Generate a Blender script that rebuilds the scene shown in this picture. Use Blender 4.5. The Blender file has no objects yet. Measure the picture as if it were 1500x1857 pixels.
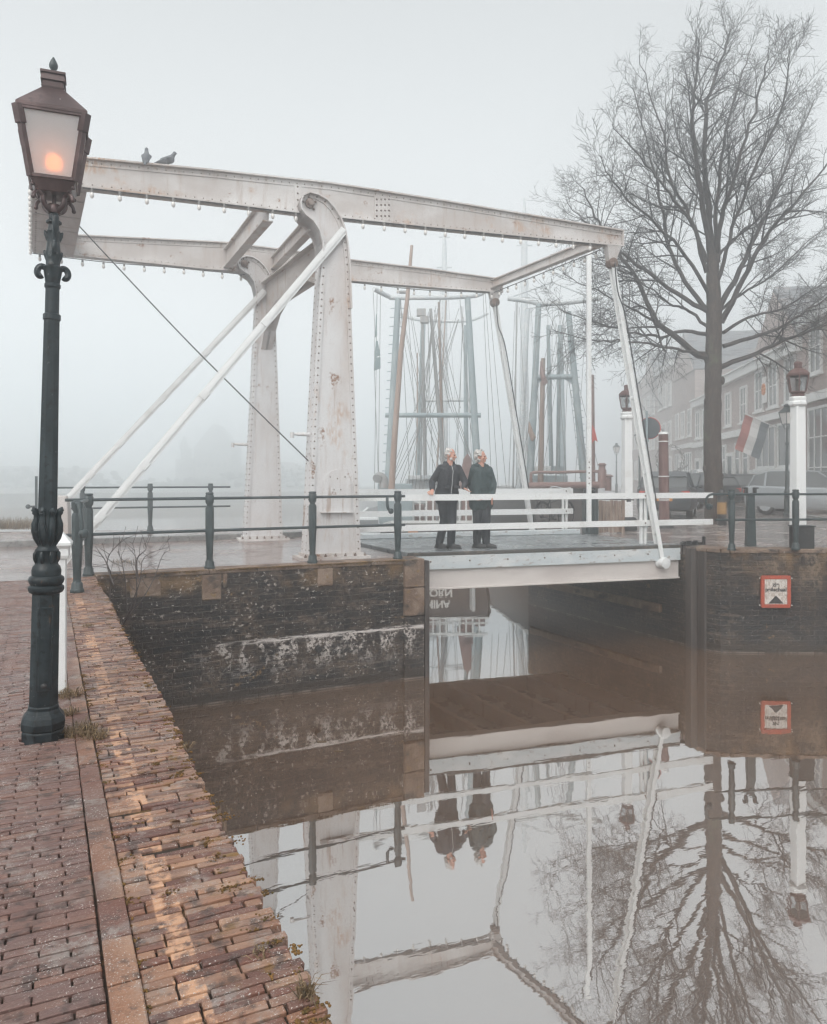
import bpy, bmesh, math, random
from mathutils import Vector, Matrix, Euler
import numpy as np
S = bpy.context.scene
COL = S.collection
R_ = math.radians
random.seed(7)

# ------------------------------------------------------------------ camera, world, sun, exposure
FPX, CX, HY, EYE = 1380.0, 750.0, 868.0, 3.12      # focal length in photo pixels, principal column, horizon row, eye above water
YAW = R_(25.9)
cam = bpy.data.cameras.new("camera")
camo = bpy.data.objects.new("camera", cam); COL.objects.link(camo)
camo.location = (0, 0, EYE); camo.rotation_euler = (R_(90), 0, -YAW)
cam.sensor_fit = 'VERTICAL'; cam.sensor_height = 36.0
cam.lens = 36.0 * FPX / 1857.0
cam.shift_y = -(928.5 - HY) / 1857.0
cam.clip_start = 0.05; cam.clip_end = 2000
S.camera = camo

SUN_EL, SUN_AZ = R_(46), R_(226)
w = bpy.data.worlds.new("World"); S.world = w; w.use_nodes = True
nt = w.node_tree; nt.nodes.clear()
sky = nt.nodes.new("ShaderNodeTexSky"); sky.sky_type = 'NISHITA'; sky.sun_disc = False
sky.sun_elevation = SUN_EL; sky.sun_rotation = SUN_AZ; sky.air_density = 1.0; sky.dust_density = 6.0; sky.ozone_density = 1.0
hsv = nt.nodes.new("ShaderNodeHueSaturation"); hsv.inputs['Saturation'].default_value = 0.12
mixo = nt.nodes.new("ShaderNodeMix"); mixo.data_type = 'RGBA'; mixo.inputs[0].default_value = 0.75
mixo.inputs[7].default_value = (6.2, 6.6, 6.75, 1)              # an even overcast layer over the clear sky
bg = nt.nodes.new("ShaderNodeBackground"); bg.inputs[1].default_value = 0.10
wo = nt.nodes.new("ShaderNodeOutputWorld")
tcw = nt.nodes.new("ShaderNodeTexCoord"); spw = nt.nodes.new("ShaderNodeSeparateXYZ"); nt.links.new(tcw.outputs['Generated'], spw.inputs[0])
mrw = nt.nodes.new("ShaderNodeMapRange"); mrw.inputs[1].default_value = 0.0; mrw.inputs[2].default_value = 0.6; nt.links.new(spw.outputs[2], mrw.inputs[0])
lay = nt.nodes.new("ShaderNodeMix"); lay.data_type = 'RGBA'; lay.inputs[6].default_value = (10.9,11.3,11.4,1); lay.inputs[7].default_value = (6.35, 6.6, 6.7, 1)
nt.links.new(mrw.outputs[0], lay.inputs[0]); nt.links.new(lay.outputs[2], mixo.inputs[7])
nt.links.new(sky.outputs[0], hsv.inputs['Color']); nt.links.new(hsv.outputs[0], mixo.inputs[6])
nt.links.new(mixo.outputs[2], bg.inputs[0]); nt.links.new(bg.outputs[0], wo.inputs[0])

sl = bpy.data.lights.new("sun", 'SUN'); sl.energy = 1.9; sl.angle = R_(60); sl.color = (1.0, 0.96, 0.91)
so = bpy.data.objects.new("sun", sl); COL.objects.link(so)
so.rotation_euler = (R_(90) - SUN_EL, 0, math.pi - SUN_AZ); so.location = (0, 0, 40)

S.view_settings.view_transform = 'Standard'; S.view_settings.look = 'None'
S.view_settings.exposure = 0.38; S.view_settings.gamma = 1.0
cy = S.cycles
cy.volume_bounces = 8; cy.max_bounces = 12; cy.transparent_max_bounces = 12
S.cycles.pixel_filter_type = 'BLACKMAN_HARRIS'; S.cycles.filter_width = 1.35; cy.use_denoising = True; cy.caustics_reflective = False; cy.caustics_refractive = False

# ------------------------------------------------------------------ where a photo pixel stands in the place
sy, cyw = math.sin(YAW), math.cos(YAW)
FW = Vector((sy, cyw, 0)); RT = Vector((cyw, -sy, 0))
def P(px, py, d):
    l = (px - CX) / FPX * d
    return Vector((d * sy + l * cyw, d * cyw - l * sy, EYE - (py - HY) / FPX * d))
def onz(px, py, z): return P(px, py, FPX * (EYE - z) / (py - HY))
def gd(px, d, z):
    p = P(px, HY, d); p.z = z; return p
class VP:                                                        # a vertical plane through two ground points
    def __init__(s, A, B, off=0.0):
        A = Vector((A[0], A[1], 0)); B = Vector((B[0], B[1], 0))
        s.t = (B - A).normalized(); s.n = Vector((-s.t.y, s.t.x, 0)); s.A = A + s.n * off
    def __call__(s, px, py):
        tt = (px - CX) / FPX
        ray = FW + RT * tt
        d = s.A.dot(s.n) / ray.dot(s.n)
        return P(px, py, d)

# ------------------------------------------------------------------ mesh building
OFF = {}
class MB:
    def __init__(s): s.v = []; s.f = []; s.m = []; s.k = 0
    def add(s, vs, fs):
        o = len(s.v); s.v += [tuple(x) for x in vs]
        for q in fs: s.f.append(tuple(i + o for i in q)); s.m.append(s.k)
    def box(s, c, size, rot=None):
        c = Vector(c); hx, hy, hz = size[0] / 2, size[1] / 2, size[2] / 2
        vs = [Vector((x, y, z)) for x in (-hx, hx) for y in (-hy, hy) for z in (-hz, hz)]
        if rot is not None:
            if not isinstance(rot, Matrix): rot = Matrix.Rotation(rot, 3, 'Z')
            vs = [rot @ p for p in vs]
        s.add([p + c for p in vs], [(0, 1, 3, 2), (4, 6, 7, 5), (0, 4, 5, 1), (2, 3, 7, 6), (0, 2, 6, 4), (1, 5, 7, 3)])
    def beam(s, a, b, wd, ht, up=(0, 0, 1)):
        a = Vector(a); b = Vector(b); d = (b - a); L = d.length; d.normalize()
        x = d.cross(Vector(up)); x.normalize(); u = x.cross(d)
        s.box((a + b) / 2, (wd, L, ht), Matrix((x, d, u)).transposed())
    def prism(s, poly, ext):
        n = len(poly); ext = Vector(ext); poly = [Vector(p) for p in poly]
        nn = Vector((0, 0, 0))
        for i in range(n): nn += poly[i].cross(poly[(i + 1) % n])
        if nn.dot(ext) > 0: poly = poly[::-1]
        vs = poly + [p + ext for p in poly]
        s.add(vs, [tuple(range(n)), tuple(range(2 * n - 1, n - 1, -1))] + [(i, i + n, (i + 1) % n + n, (i + 1) % n) for i in range(n)])
    def tube(s, pts, r, n=8, cap=True):
        pts = [Vector(p) for p in pts]; m = len(pts)
        rs = r if isinstance(r, (list, tuple)) else [r] * m
        t0 = (pts[1] - pts[0]).normalized()
        ref = Vector((0, 0, 1)) if abs(t0.z) < 0.9 else Vector((1, 0, 0))
        x = t0.cross(ref).normalized(); vs = []
        for i in range(m):
            t = (pts[min(i + 1, m - 1)] - pts[max(i - 1, 0)])
            if t.length < 1e-9: t = t0.copy()
            t.normalize()
            x = (x - t * x.dot(t))
            if x.length < 1e-6: x = t.orthogonal()
            x.normalize(); y = t.cross(x)
            for k in range(n):
                a = 2 * math.pi * k / n
                vs.append(pts[i] + (x * math.cos(a) + y * math.sin(a)) * rs[i])
        fs = [(i * n + k, i * n + (k + 1) % n, (i + 1) * n + (k + 1) % n, (i + 1) * n + k) for i in range(m - 1) for k in range(n)]
        if cap: fs += [tuple(range(n - 1, -1, -1)), tuple((m - 1) * n + k for k in range(n))]
        s.add(vs, fs)
    def lathe(s, prof, o, n=16, ax=None, rot=0.0, sx=1.0, sy_=1.0):
        o = Vector(o); vs = []; m = len(prof)
        for r, z in prof:
            for k in range(n):
                a = 2 * math.pi * k / n + rot
                p = Vector((r * math.cos(a) * sx, r * math.sin(a) * sy_, z))
                vs.append(o + (ax @ p if ax is not None else p))
        fs = [(i * n + k, i * n + (k + 1) % n, (i + 1) * n + (k + 1) % n, (i + 1) * n + k) for i in range(m - 1) for k in range(n)]
        fs += [tuple(range(n - 1, -1, -1)), tuple((m - 1) * n + k for k in range(n))]
        s.add(vs, fs)
    def ball(s, c, r, n=10, rot=None):
        if not isinstance(r, (list, tuple)): r = (r, r, r)
        c = Vector(c); h = max(4, n // 2); vs = [Vector((0, 0, -1))]
        for i in range(1, h):
            ph = -math.pi / 2 + math.pi * i / h
            for k in range(n):
                a = 2 * math.pi * k / n
                vs.append(Vector((math.cos(ph) * math.cos(a), math.cos(ph) * math.sin(a), math.sin(ph))))
        vs.append(Vector((0, 0, 1)))
        vs = [Vector((p.x * r[0], p.y * r[1], p.z * r[2])) for p in vs]
        if rot is not None: vs = [rot @ p for p in vs]
        fs = [(0, 1 + (k + 1) % n, 1 + k) for k in range(n)]
        for i in range(h - 2):
            for k in range(n):
                a = 1 + i * n; fs.append((a + k, a + (k + 1) % n, a + n + (k + 1) % n, a + n + k))
        t = len(vs) - 1; a = 1 + (h - 2) * n
        fs += [(a + k, a + (k + 1) % n, t) for k in range(n)]
        s.add([p + c for p in vs], fs)
    def capsule(s, a, b, ra, rb, n=12):
        a = Vector(a); b = Vector(b); d = b - a
        if d.length < 1e-6: s.ball(a, max(ra, rb), n); return
        d.normalize(); prof = []
        for i in range(5): ph = -math.pi / 2 + i * math.pi / 8; prof.append((a + d * (math.sin(ph) * ra), max(1e-4, math.cos(ph) * ra)))
        for i in range(5): ph = i * math.pi / 8; prof.append((b + d * (math.sin(ph) * rb), max(1e-4, math.cos(ph) * rb)))
        s.tube([p[0] for p in prof], [p[1] for p in prof], n)
    def obj(s, name, mat, parent=None, origin=None, smooth=None, bevel=0.0, label=None, cat=None, group=None, kind=None):
        off = Vector(origin) if origin is not None else (OFF[parent.name].copy() if parent is not None else Vector((0, 0, 0)))
        me = bpy.data.meshes.new(name)
        me.from_pydata([(x - off.x, y - off.y, z - off.z) for x, y, z in s.v], [], s.f)
        for mt in (mat if isinstance(mat, (list, tuple)) else [mat]): me.materials.append(mt)
        if len(me.materials) > 1: me.polygons.foreach_set("material_index", s.m)
        me.update()
        if smooth is not None:
            me.shade_smooth()
            me.set_sharp_from_angle(angle=R_(smooth))
        o = bpy.data.objects.new(name, me); COL.objects.link(o)
        if parent is not None:
            o.parent = parent; o.location = off - OFF[parent.name]
        else: o.location = off
        OFF[o.name] = off
        if bevel:
            b = o.modifiers.new("bevel", 'BEVEL'); b.width = bevel; b.segments = 2; b.limit_method = 'ANGLE'; b.angle_limit = R_(40)
        tag(o, label, cat, group, kind)
        return o
def tag(o, label=None, cat=None, group=None, kind=None):
    if label: o["label"] = label
    if cat: o["category"] = cat
    if group: o["group"] = group
    if kind: o["kind"] = kind
    return o
def thing(name, label, cat, loc, group=None):
    o = bpy.data.objects.new(name, None); COL.objects.link(o); o.empty_display_size = 0.2
    o.location = loc; OFF[o.name] = Vector(loc)
    return tag(o, label, cat, group)
def remesh(name, mb, mat, parent, voxel, smooth_it=4, label=None):
    """fuse the overlapping closed volumes of mb into one continuous skin"""
    o = mb.obj(name + "_raw", mat if not isinstance(mat, (list, tuple)) else mat[0], parent)
    r = o.modifiers.new("r", 'REMESH'); r.mode = 'VOXEL'; r.voxel_size = voxel; r.use_smooth_shade = True
    sm = o.modifiers.new("s", 'SMOOTH'); sm.iterations = smooth_it; sm.factor = 0.5
    dg = bpy.context.evaluated_depsgraph_get(); dg.update()
    me = bpy.data.meshes.new_from_object(o.evaluated_get(dg)); me.name = name
    off = OFF.pop(o.name); bpy.data.objects.remove(o)
    n = bpy.data.objects.new(name, me); COL.objects.link(n)
    me.shade_smooth()
    n.parent = parent; n.location = off - OFF[parent.name]; OFF[n.name] = off
    if label: n["label"] = label
    return n
def bezier(pts, n=12):                                            # smooth curve through points
    pts = [Vector(p) for p in pts]; out = []
    for i in range(len(pts) - 1):
        p0 = pts[max(i - 1, 0)]; p1 = pts[i]; p2 = pts[i + 1]; p3 = pts[min(i + 2, len(pts) - 1)]
        for k in range(n):
            t = k / n
            out.append(0.5 * ((2 * p1) + (p2 - p0) * t + (2 * p0 - 5 * p1 + 4 * p2 - p3) * t * t + (3 * p1 - p0 - 3 * p2 + p3) * t ** 3))
    out.append(pts[-1]); return out

# ------------------------------------------------------------------ materials
class NT:
    def __init__(s, name):
        s.mat = bpy.data.materials.new(name); s.mat.use_nodes = True
        s.t = s.mat.node_tree; s.b = s.t.nodes["Principled BSDF"]; s.out = s.t.nodes["Material Output"]
        s.pos = s.t.nodes.new("ShaderNodeNewGeometry")
    def n(s, typ, **kw):
        o = s.t.nodes.new(typ)
        for k, v in kw.items(): setattr(o, k, v)
        return o
    def link(s, a, b): s.t.links.new(a, b)
    def vec(s, scale=(1, 1, 1), rotz=0.0):
        m = s.n("ShaderNodeMapping"); m.inputs['Scale'].default_value = scale; m.inputs['Rotation'].default_value = (0, 0, rotz)
        s.link(s.pos.outputs['Position'], m.inputs['Vector']); return m.outputs[0]
    def mr(s, val, lo, hi, a=0.0, b=1.0):
        m = s.n("ShaderNodeMapRange"); m.interpolation_type = 'SMOOTHSTEP'
        for i, x in ((1, lo), (2, hi), (3, a), (4, b)): m.inputs[i].default_value = x
        s.link(val, m.inputs[0]); return m.outputs[0]
    def noise(s, scale, detail=4, rough=0.55, dim=None, seed=0.0):
        x = s.n("ShaderNodeTexNoise"); x.inputs['Detail'].default_value = detail; x.inputs['Roughness'].default_value = rough
        if isinstance(scale, (int, float)): scale = (scale,) * 3
        m = s.n("ShaderNodeMapping"); m.inputs['Scale'].default_value = scale; m.inputs['Location'].default_value = (seed, seed * 1.7, seed * 0.6)
        s.link(s.pos.outputs['Position'], m.inputs['Vector']); s.link(m.outputs[0], x.inputs['Vector']); x.inputs['Scale'].default_value = 1.0
        return x.outputs['Fac']
    def sep(s, ax):
        x = s.n("ShaderNodeSeparateXYZ"); s.link(s.pos.outputs['Position'], x.inputs[0]); return x.outputs[ax]
    def math(s, op, a, b):
        m = s.n("ShaderNodeMath"); m.operation = op
        for i, x in enumerate((a, b)):
            if isinstance(x, (int, float)): m.inputs[i].default_value = x
            else: s.link(x, m.inputs[i])
        return m.outputs[0]
    def mask(s, spec):
        out = None
        for q in (spec if isinstance(spec, list) else [spec]):
            if q[0] == 'noise': o = s.mr(s.noise(q[1], q[4] if len(q) > 4 else 4, 0.6, seed=q[5] if len(q) > 5 else 0.0), q[2], q[3])
            elif q[0] in 'xyz': o = s.mr(s.sep('xyz'.index(q[0])), q[1], q[2])
            elif q[0] == 'island': o = s.mr(s.pos.outputs['Random Per Island'], q[1], q[2])
            elif q[0] == 'const': o = q[1]
            elif q[0] == 'raw': o = q[1]
            out = o if out is None else s.math('MULTIPLY', out, o)
        return out
    def mix(s, a, b, fac):
        m = s.n("ShaderNodeMix"); m.data_type = 'RGBA'
        for i, x in ((6, a), (7, b)):
            if isinstance(x, (tuple, list)): m.inputs[i].default_value = (*x, 1)
            else: s.link(x, m.inputs[i])
        if isinstance(fac, (int, float)): m.inputs[0].default_value = fac
        else: s.link(fac, m.inputs[0])
        return m.outputs[2]
    def bump(s, h, strength=0.3, dist=0.01):
        b = s.n("ShaderNodeBump"); b.inputs['Strength'].default_value = strength; b.inputs['Distance'].default_value = dist
        s.link(h, b.inputs['Height'])
        prev = s.b.inputs['Normal']
        if prev.is_linked: s.link(prev.links[0].from_socket, b.inputs['Normal'])
        s.link(b.outputs[0], prev)
    def color(s, c):
        if isinstance(c, (tuple, list)): s.b.inputs['Base Color'].default_value = (*c, 1)
        else: s.link(c, s.b.inputs['Base Color'])
def surf(name, base, layers=(), rough=0.6, metal=0.0, bump=None, spec=0.5, rmask=None):
    m = NT(name); c = base
    for col, spec_ in layers: c = m.mix(c, col, m.mask(spec_))
    m.color(c); m.b.inputs['Roughness'].default_value = rough; m.b.inputs['Metallic'].default_value = metal
    m.b.inputs['Specular IOR Level'].default_value = spec
    if rmask: m.link(m.mr(m.noise(rmask[0], 3), 0.35, 0.65, rmask[1], rmask[2]), m.b.inputs['Roughness'])
    if bump: m.bump(m.noise(bump[0], 5), bump[1], bump[2])
    return m.mat
RUST = (0.23, 0.105, 0.05)
bridge_paint = surf("bridge_paint", (0.64, 0.635, 0.64), [
    ((0.52, 0.475, 0.455), ('noise', (1.2, 1.2, 0.5), 0.42, 0.75, 5)),
    ((0.47, 0.41, 0.38), [('noise', (14, 14, 1.1), 0.5, 0.8, 4), ('const', 0.7)]),
    ((0.44, 0.27, 0.17), [('noise', (2.2, 2.2, 1.0), 0.56, 0.74, 6, 4.0), ('noise', (30, 30, 9), 0.35, 0.62)]),
    (RUST, [('noise', (3.0, 3.0, 2.0), 0.635, 0.70, 8, 9.0), ('noise', 28, 0.42, 0.58)]),
    ((0.33, 0.22, 0.16), [('noise', (11, 11, .9), 0.56, 0.68, 6, 77.0), ('noise', 1.1, 0.45, 0.65, 3, 8.0), ('const', .7)]),
    ((0.3, 0.25, 0.22), ('noise', 60, 0.66, 0.73, 2, 3.0))], rough=0.55, bump=(18, 0.12, 0.004))
beam_paint = surf("weathered_beam_paint", (0.48, 0.44, 0.42), [
    ((0.64, 0.62, 0.61), ('noise', (0.7, 0.7, 1.4), 0.42, 0.7, 4, 2.0)),
    ((0.40, 0.33, 0.29), ('noise', (9, 9, 1.2), 0.5, 0.8, 5)),
    ((0.42, 0.25, 0.15), [('noise', (1.7, 1.7, 2.5), 0.53, 0.72, 6, 14.0), ('noise', (24, 24, 6), 0.35, 0.6)]),
    (RUST, [('noise', (2.4, 2.4, 4.0), 0.61, 0.67, 8, 5.0), ('noise', 26, 0.42, 0.58)])], rough=0.6, bump=(18, 0.12, 0.004))
under_paint = surf("soffit_paint", (0.40, 0.345, 0.33), [((0.5, 0.46, 0.45), ('noise', (5, 0.7, 3), 0.4, 0.7)), ((0.29, 0.22, 0.19), ('noise', (2, 9, 2), 0.55, 0.75))], rough=0.7)
rivet_mat = surf("rusty_rivet", (0.13, 0.085, 0.065), [((0.27, 0.22, 0.20), ('noise', 9, 0.48, 0.62))], rough=0.7)
white_paint = surf("white_paint", (0.74, 0.75, 0.75), [((0.60, 0.59, 0.57), ('noise', (3, 3, 3), 0.5, 0.8)), ((0.42, 0.36, 0.3), ('noise', 22, 0.68, 0.76, 3))], rough=0.45)
deck_grey = surf("deck_edge_paint", (0.50, 0.54, 0.56), [((0.62, 0.63, 0.63), ('noise', (2, 2, 5), 0.4, 0.7)), ((0.30, 0.26, 0.24), [('noise', (6, 6, 16), 0.58, 0.7)])], rough=0.5)
girder_beige = surf("girder_paint", (0.60, 0.555, 0.53), [((0.5, 0.45, 0.43), ('noise', (0.8, 0.8, 3), 0.45, 0.75)), ((0.38, 0.3, 0.26), ('noise', (9, 9, 2), 0.66, 0.76))], rough=0.5)
asphalt_edge = surf("asphalt_edge", (0.07, 0.065, 0.06), [((0.16, 0.13, 0.11), ('noise', 8, 0.5, 0.7))], rough=0.9, bump=(60, 0.5, 0.01))
deck_top = surf("deck_surface", (0.16, 0.175, 0.185), [((0.24, 0.255, 0.265), ('noise', (0.8, 0.8, 1), 0.4, 0.7)), ((0.10, 0.10, 0.10), ('noise', 30, 0.55, 0.7))], rough=0.3, bump=(80, 0.3, 0.004), rmask=(3, 0.16, 0.45))
iron_green = surf("green_iron", (0.024, 0.038, 0.041), [((0.042, 0.06, 0.064), ('noise', 7, 0.45, 0.7)), ((0.025, 0.04, 0.045), ('noise', 25, 0.55, 0.7))], rough=0.42, bump=(40, 0.12, 0.003))
iron_dark = surf("lamp_iron", (0.010, 0.018, 0.022), [((0.030, 0.044, 0.050), ('noise', (9, 9, 2), 0.48, 0.7, 6)), ((0.004, 0.006, 0.007), ('noise', 30, 0.52, 0.66)), ((0.10, 0.11, 0.11), ('noise', 70, 0.66, 0.72, 3)), ((0.07, 0.045, 0.03), ('noise', (14, 14, 5), 0.66, 0.72, 5, 3.0))], rough=0.4, bump=(60, 0.3, 0.004), spec=0.35, rmask=(12, .28, .6))
iron_black = surf("black_iron", (0.02, 0.022, 0.024), [((0.05, 0.05, 0.05), ('noise', 9, 0.5, 0.7))], rough=0.5)
copper_brown = surf("lantern_copper", (0.075, 0.048, 0.047), [((0.14, 0.092, 0.09), ('noise', (8, 8, 5), 0.4, 0.7)), ((0.07, 0.045, 0.045), ('noise', 22, 0.55, 0.7)), ((0.5, 0.48, 0.46), ('noise', (26, 26, 12), 0.7, 0.76))], rough=0.36, metal=0.35)
lantern_red = surf("lantern_red", (0.10, 0.05, 0.045), [((0.15, 0.085, 0.075), ('noise', 12, 0.45, 0.7))], rough=0.45)
def glassy(name, tint, mixf, rough, ior=1.06, white=0.0):
    m = NT(name); t = m.t
    tr = m.n("ShaderNodeBsdfTranslucent"); tr.inputs[0].default_value = (*tint, 1)
    rf = m.n("ShaderNodeBsdfRefraction"); rf.inputs['Roughness'].default_value = rough; rf.inputs['IOR'].default_value = ior
    rf.inputs[0].default_value = (0.95, 0.97, 0.98, 1)
    gl = m.n("ShaderNodeBsdfGlossy"); gl.inputs['Roughness'].default_value = 0.12
    a = m.n("ShaderNodeMixShader"); a.inputs[0].default_value = mixf
    b = m.n("ShaderNodeMixShader"); b.inputs[0].default_value = 0.06
    m.link(rf.outputs[0], a.inputs[1]); m.link(tr.outputs[0], a.inputs[2]); m.link(a.outputs[0], b.inputs[1]); m.link(gl.outputs[0], b.inputs[2])
    last = b.outputs[0]
    if white:
        df = m.n("ShaderNodeBsdfDiffuse"); df.inputs[0].default_value = (*tint, 1); w2 = m.n("ShaderNodeMixShader"); w2.inputs[0].default_value = white
        m.link(last, w2.inputs[1]); m.link(df.outputs[0], w2.inputs[2]); last = w2.outputs[0]
    m.link(last, m.out.inputs[0]); return m.mat
frosted = glassy("frosted_glass", (0.93, 0.96, 0.97), 0.5, 0.6, 1.2, 0.30)
clear_glass = glassy("lantern_glass", (0.8, 0.83, 0.85), 0.18, 0.05)
def emis(name, col, st):
    m = NT(name); m.color(col); m.b.inputs['Emission Color'].default_value = (*col, 1); m.b.inputs['Emission Strength'].default_value = st; return m.mat
lit_bulb = emis("lit_bulb", (1.0, 0.24, 0.04), 6.5)
bulb_glass = surf("bulb_glass", (0.72, 0.70, 0.68), [((0.6, 0.5, 0.42), ('island', 0.5, 1.0))], rough=0.1)
bulb_sock = surf("bulb_socket", (0.16, 0.155, 0.15), rough=0.5)
cable_blk = surf("cable", (0.03, 0.03, 0.032), rough=0.6)
steel_grey = surf("ship_steel", (0.26, 0.32, 0.34), [((0.34, 0.39, 0.40), ('noise', 2, 0.4, 0.7)), ((0.2, 0.17, 0.15), ('noise', 14, 0.66, 0.74))], rough=0.5)  # grey lightened so the ships look faded by thicker fog
wood_brown = surf("mast_wood", (0.30, 0.20, 0.155), [((0.38, 0.28, 0.23), ('noise', (9, 9, 1.2), 0.45, 0.7))], rough=0.5)
wood_grey = surf("grey_mast", (0.30, 0.30, 0.30), [((0.37, 0.34, 0.32), ('noise', (6, 6, 1), 0.45, 0.7))], rough=0.6)
rope_mat = surf("rigging_rope", (0.2, 0.195, 0.19), rough=0.9)  # rope grey lightened to fade the rigging like fog
hull_brown = surf("hull_paint", (0.055, 0.045, 0.042), [((0.085, 0.07, 0.065), ('noise', (2, 2, 6), 0.45, 0.7))], rough=0.4)
ship_rust = surf("red_brown_paint", (0.22, 0.12, 0.105), [((0.28, 0.18, 0.16), ('noise', 6, 0.45, 0.7))], rough=0.5)
cloth_red = surf("red_cloth", (0.5, 0.06, 0.04), rough=0.8)
cloth_white = surf("white_cloth", (0.75, 0.75, 0.74), rough=0.8)
cloth_blue = surf("navy_cloth", (0.06, 0.09, 0.11), rough=0.8)
cloth_green = surf("grey_green_cloth", (0.16, 0.22, 0.23), [((0.4, 0.42, 0.42), ('noise', (6, 6, 5), 0.55, 0.7))], rough=0.8)
window_dark = surf("window_glass", (0.17, 0.18, 0.185), [((0.16, 0.17, 0.175), ('noise', 0.8, 0.4, 0.7))], rough=0.08)  # panes lightened so the glass colour carries some of the fog fade
trim_white = surf("white_trim", (0.72, 0.73, 0.72), [((0.6, 0.6, 0.58), ('noise', 2, 0.5, 0.8))], rough=0.5)
moss = surf("moss", (0.105, 0.06, 0.02), [((0.20, 0.105, 0.03), ('noise', 30, 0.4, 0.65)), ((0.07, 0.06, 0.02), ('noise', 55, 0.5, 0.7))], rough=1.0)
dry_grass = surf("dry_grass", (0.19, 0.13, 0.07), [((0.09, 0.07, 0.045), ('island', 0.3, 0.9)), ((0.34, 0.25, 0.15), ('island', 0.85, 0.95))], rough=0.9)
twig_mat = surf("twig_bark", (0.075, 0.062, 0.06), rough=0.9)
bark = surf("bark", (0.055, 0.042, 0.036), [((0.095, 0.072, 0.060), ('noise', (22, 22, 5), 0.45, 0.65)), ((0.045, 0.038, 0.034), ('noise', (30, 30, 6), 0.52, 0.62, 3, 5.0)), ((0.10, 0.11, 0.075), ('noise', 2.2, 0.55, 0.75))], rough=0.95, bump=((24, 24, 6), 0.7, 0.03))
limb_mat = surf("limb_bark", (0.036, 0.030, 0.028), [((0.065, 0.052, 0.046), ('noise', (14, 14, 4), 0.42, 0.68))], rough=0.9)
branch_mat = surf("branch_bark", (0.022, 0.019, 0.019), [((0.042, 0.036, 0.035), ('noise', 5, 0.4, 0.7))], rough=0.9)

def bricks_mat():
    m = NT("quay_bricks"); isl = m.pos.outputs['Random Per Island']
    ramp = m.n("ShaderNodeValToRGB"); m.link(isl, ramp.inputs[0]); cr = ramp.color_ramp
    cols = [(0.0, (0.105, 0.052, 0.044)), (0.2, (0.180, 0.082, 0.060)), (0.4, (0.135, 0.080, 0.066)), (0.6, (0.250, 0.108, 0.060)), (0.8, (0.120, 0.070, 0.064)), (1.0, (0.29, 0.138, 0.076))]
    cr.elements[0].position = 0; cr.elements[0].color = (*cols[0][1], 1); cr.elements[1].position = 1; cr.elements[1].color = (*cols[-1][1], 1)
    for p_, c_ in cols[1:-1]:
        e = cr.elements.new(p_); e.color = (*c_, 1)
    c = ramp.outputs[0]
    c = m.mix(c, (0.175, 0.110, 0.098), m.math('MULTIPLY', m.mask([('x', 0.17, 0.10)]), 0.65))
    c = m.mix(c, (0.43, 0.27, 0.185), m.mask([('noise', 5, 0.2, 0.7, 5), ('x', 0.1, 0.25), ('island', 0.15, 0.9), ('const', 0.75)]))
    c = m.mix(c, (0.30, 0.27, 0.25), m.mask([('noise', 6, 0.50, 0.66, 6, 3.0), ('noise', 40, 0.35, 0.6), ('const', 0.7)]))
    c = m.mix(c, (0.065, 0.045, 0.04), m.mask([('noise', 17, 0.52, 0.66, 7, 8.0), ('const', 0.8)]))
    c = m.mix(c, (0.10, 0.07, 0.06), m.mask([('noise', 1.2, 0.55, 0.7, 4, 18.0), ('const', 0.6)]))
    # worn old paint line along the strip
    line = m.math('MULTIPLY', m.math('MULTIPLY', m.mask(('x', 0.288, 0.294)), m.mask(('x', 0.366, 0.360))), m.mask([('noise', (22, 22, 22), 0.42, 0.56, 7, 2.0), ('island', 0.12, 0.34)]))
    line = m.math('MULTIPLY', line, m.mask(('noise', (1.5, 0.9, 1), 0.30, 0.56, 3, 6.0)))
    c = m.mix(c, (0.55, 0.32, 0.20), line)
    c = m.mix(c, (0.55, 0.53, 0.50), m.mask([('noise', 190, 0.61, 0.67, 2, 1.0), ('noise', 9, 0.36, 0.6, 3, 31.0)]))
    c = m.mix(c, (0.20, 0.11, 0.03), m.mask([('noise', 14, 0.58, 0.68, 6, 12.0), ('x', 0.3, 0.62)]))
    m.color(c); m.b.inputs['Specular IOR Level'].default_value = 0.42
    m.link(m.mr(m.noise(2.6, 4, seed=4.0), 0.35, 0.7, 0.22, 0.62), m.b.inputs['Roughness'])
    m.bump(m.noise(60, 7, 0.65), 0.9, 0.007); m.bump(m.noise(300, 3), 0.5, 0.002)
    return m.mat
brick_near = bricks_mat()
joint_soil = surf("joint_soil", (0.035, 0.026, 0.019), [((0.11, 0.065, 0.025), ('noise', 9, 0.5, 0.68)), ((0.025, 0.02, 0.018), ('noise', 30, 0.5, 0.7))], rough=0.95, bump=(90, 0.6, 0.008))
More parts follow.
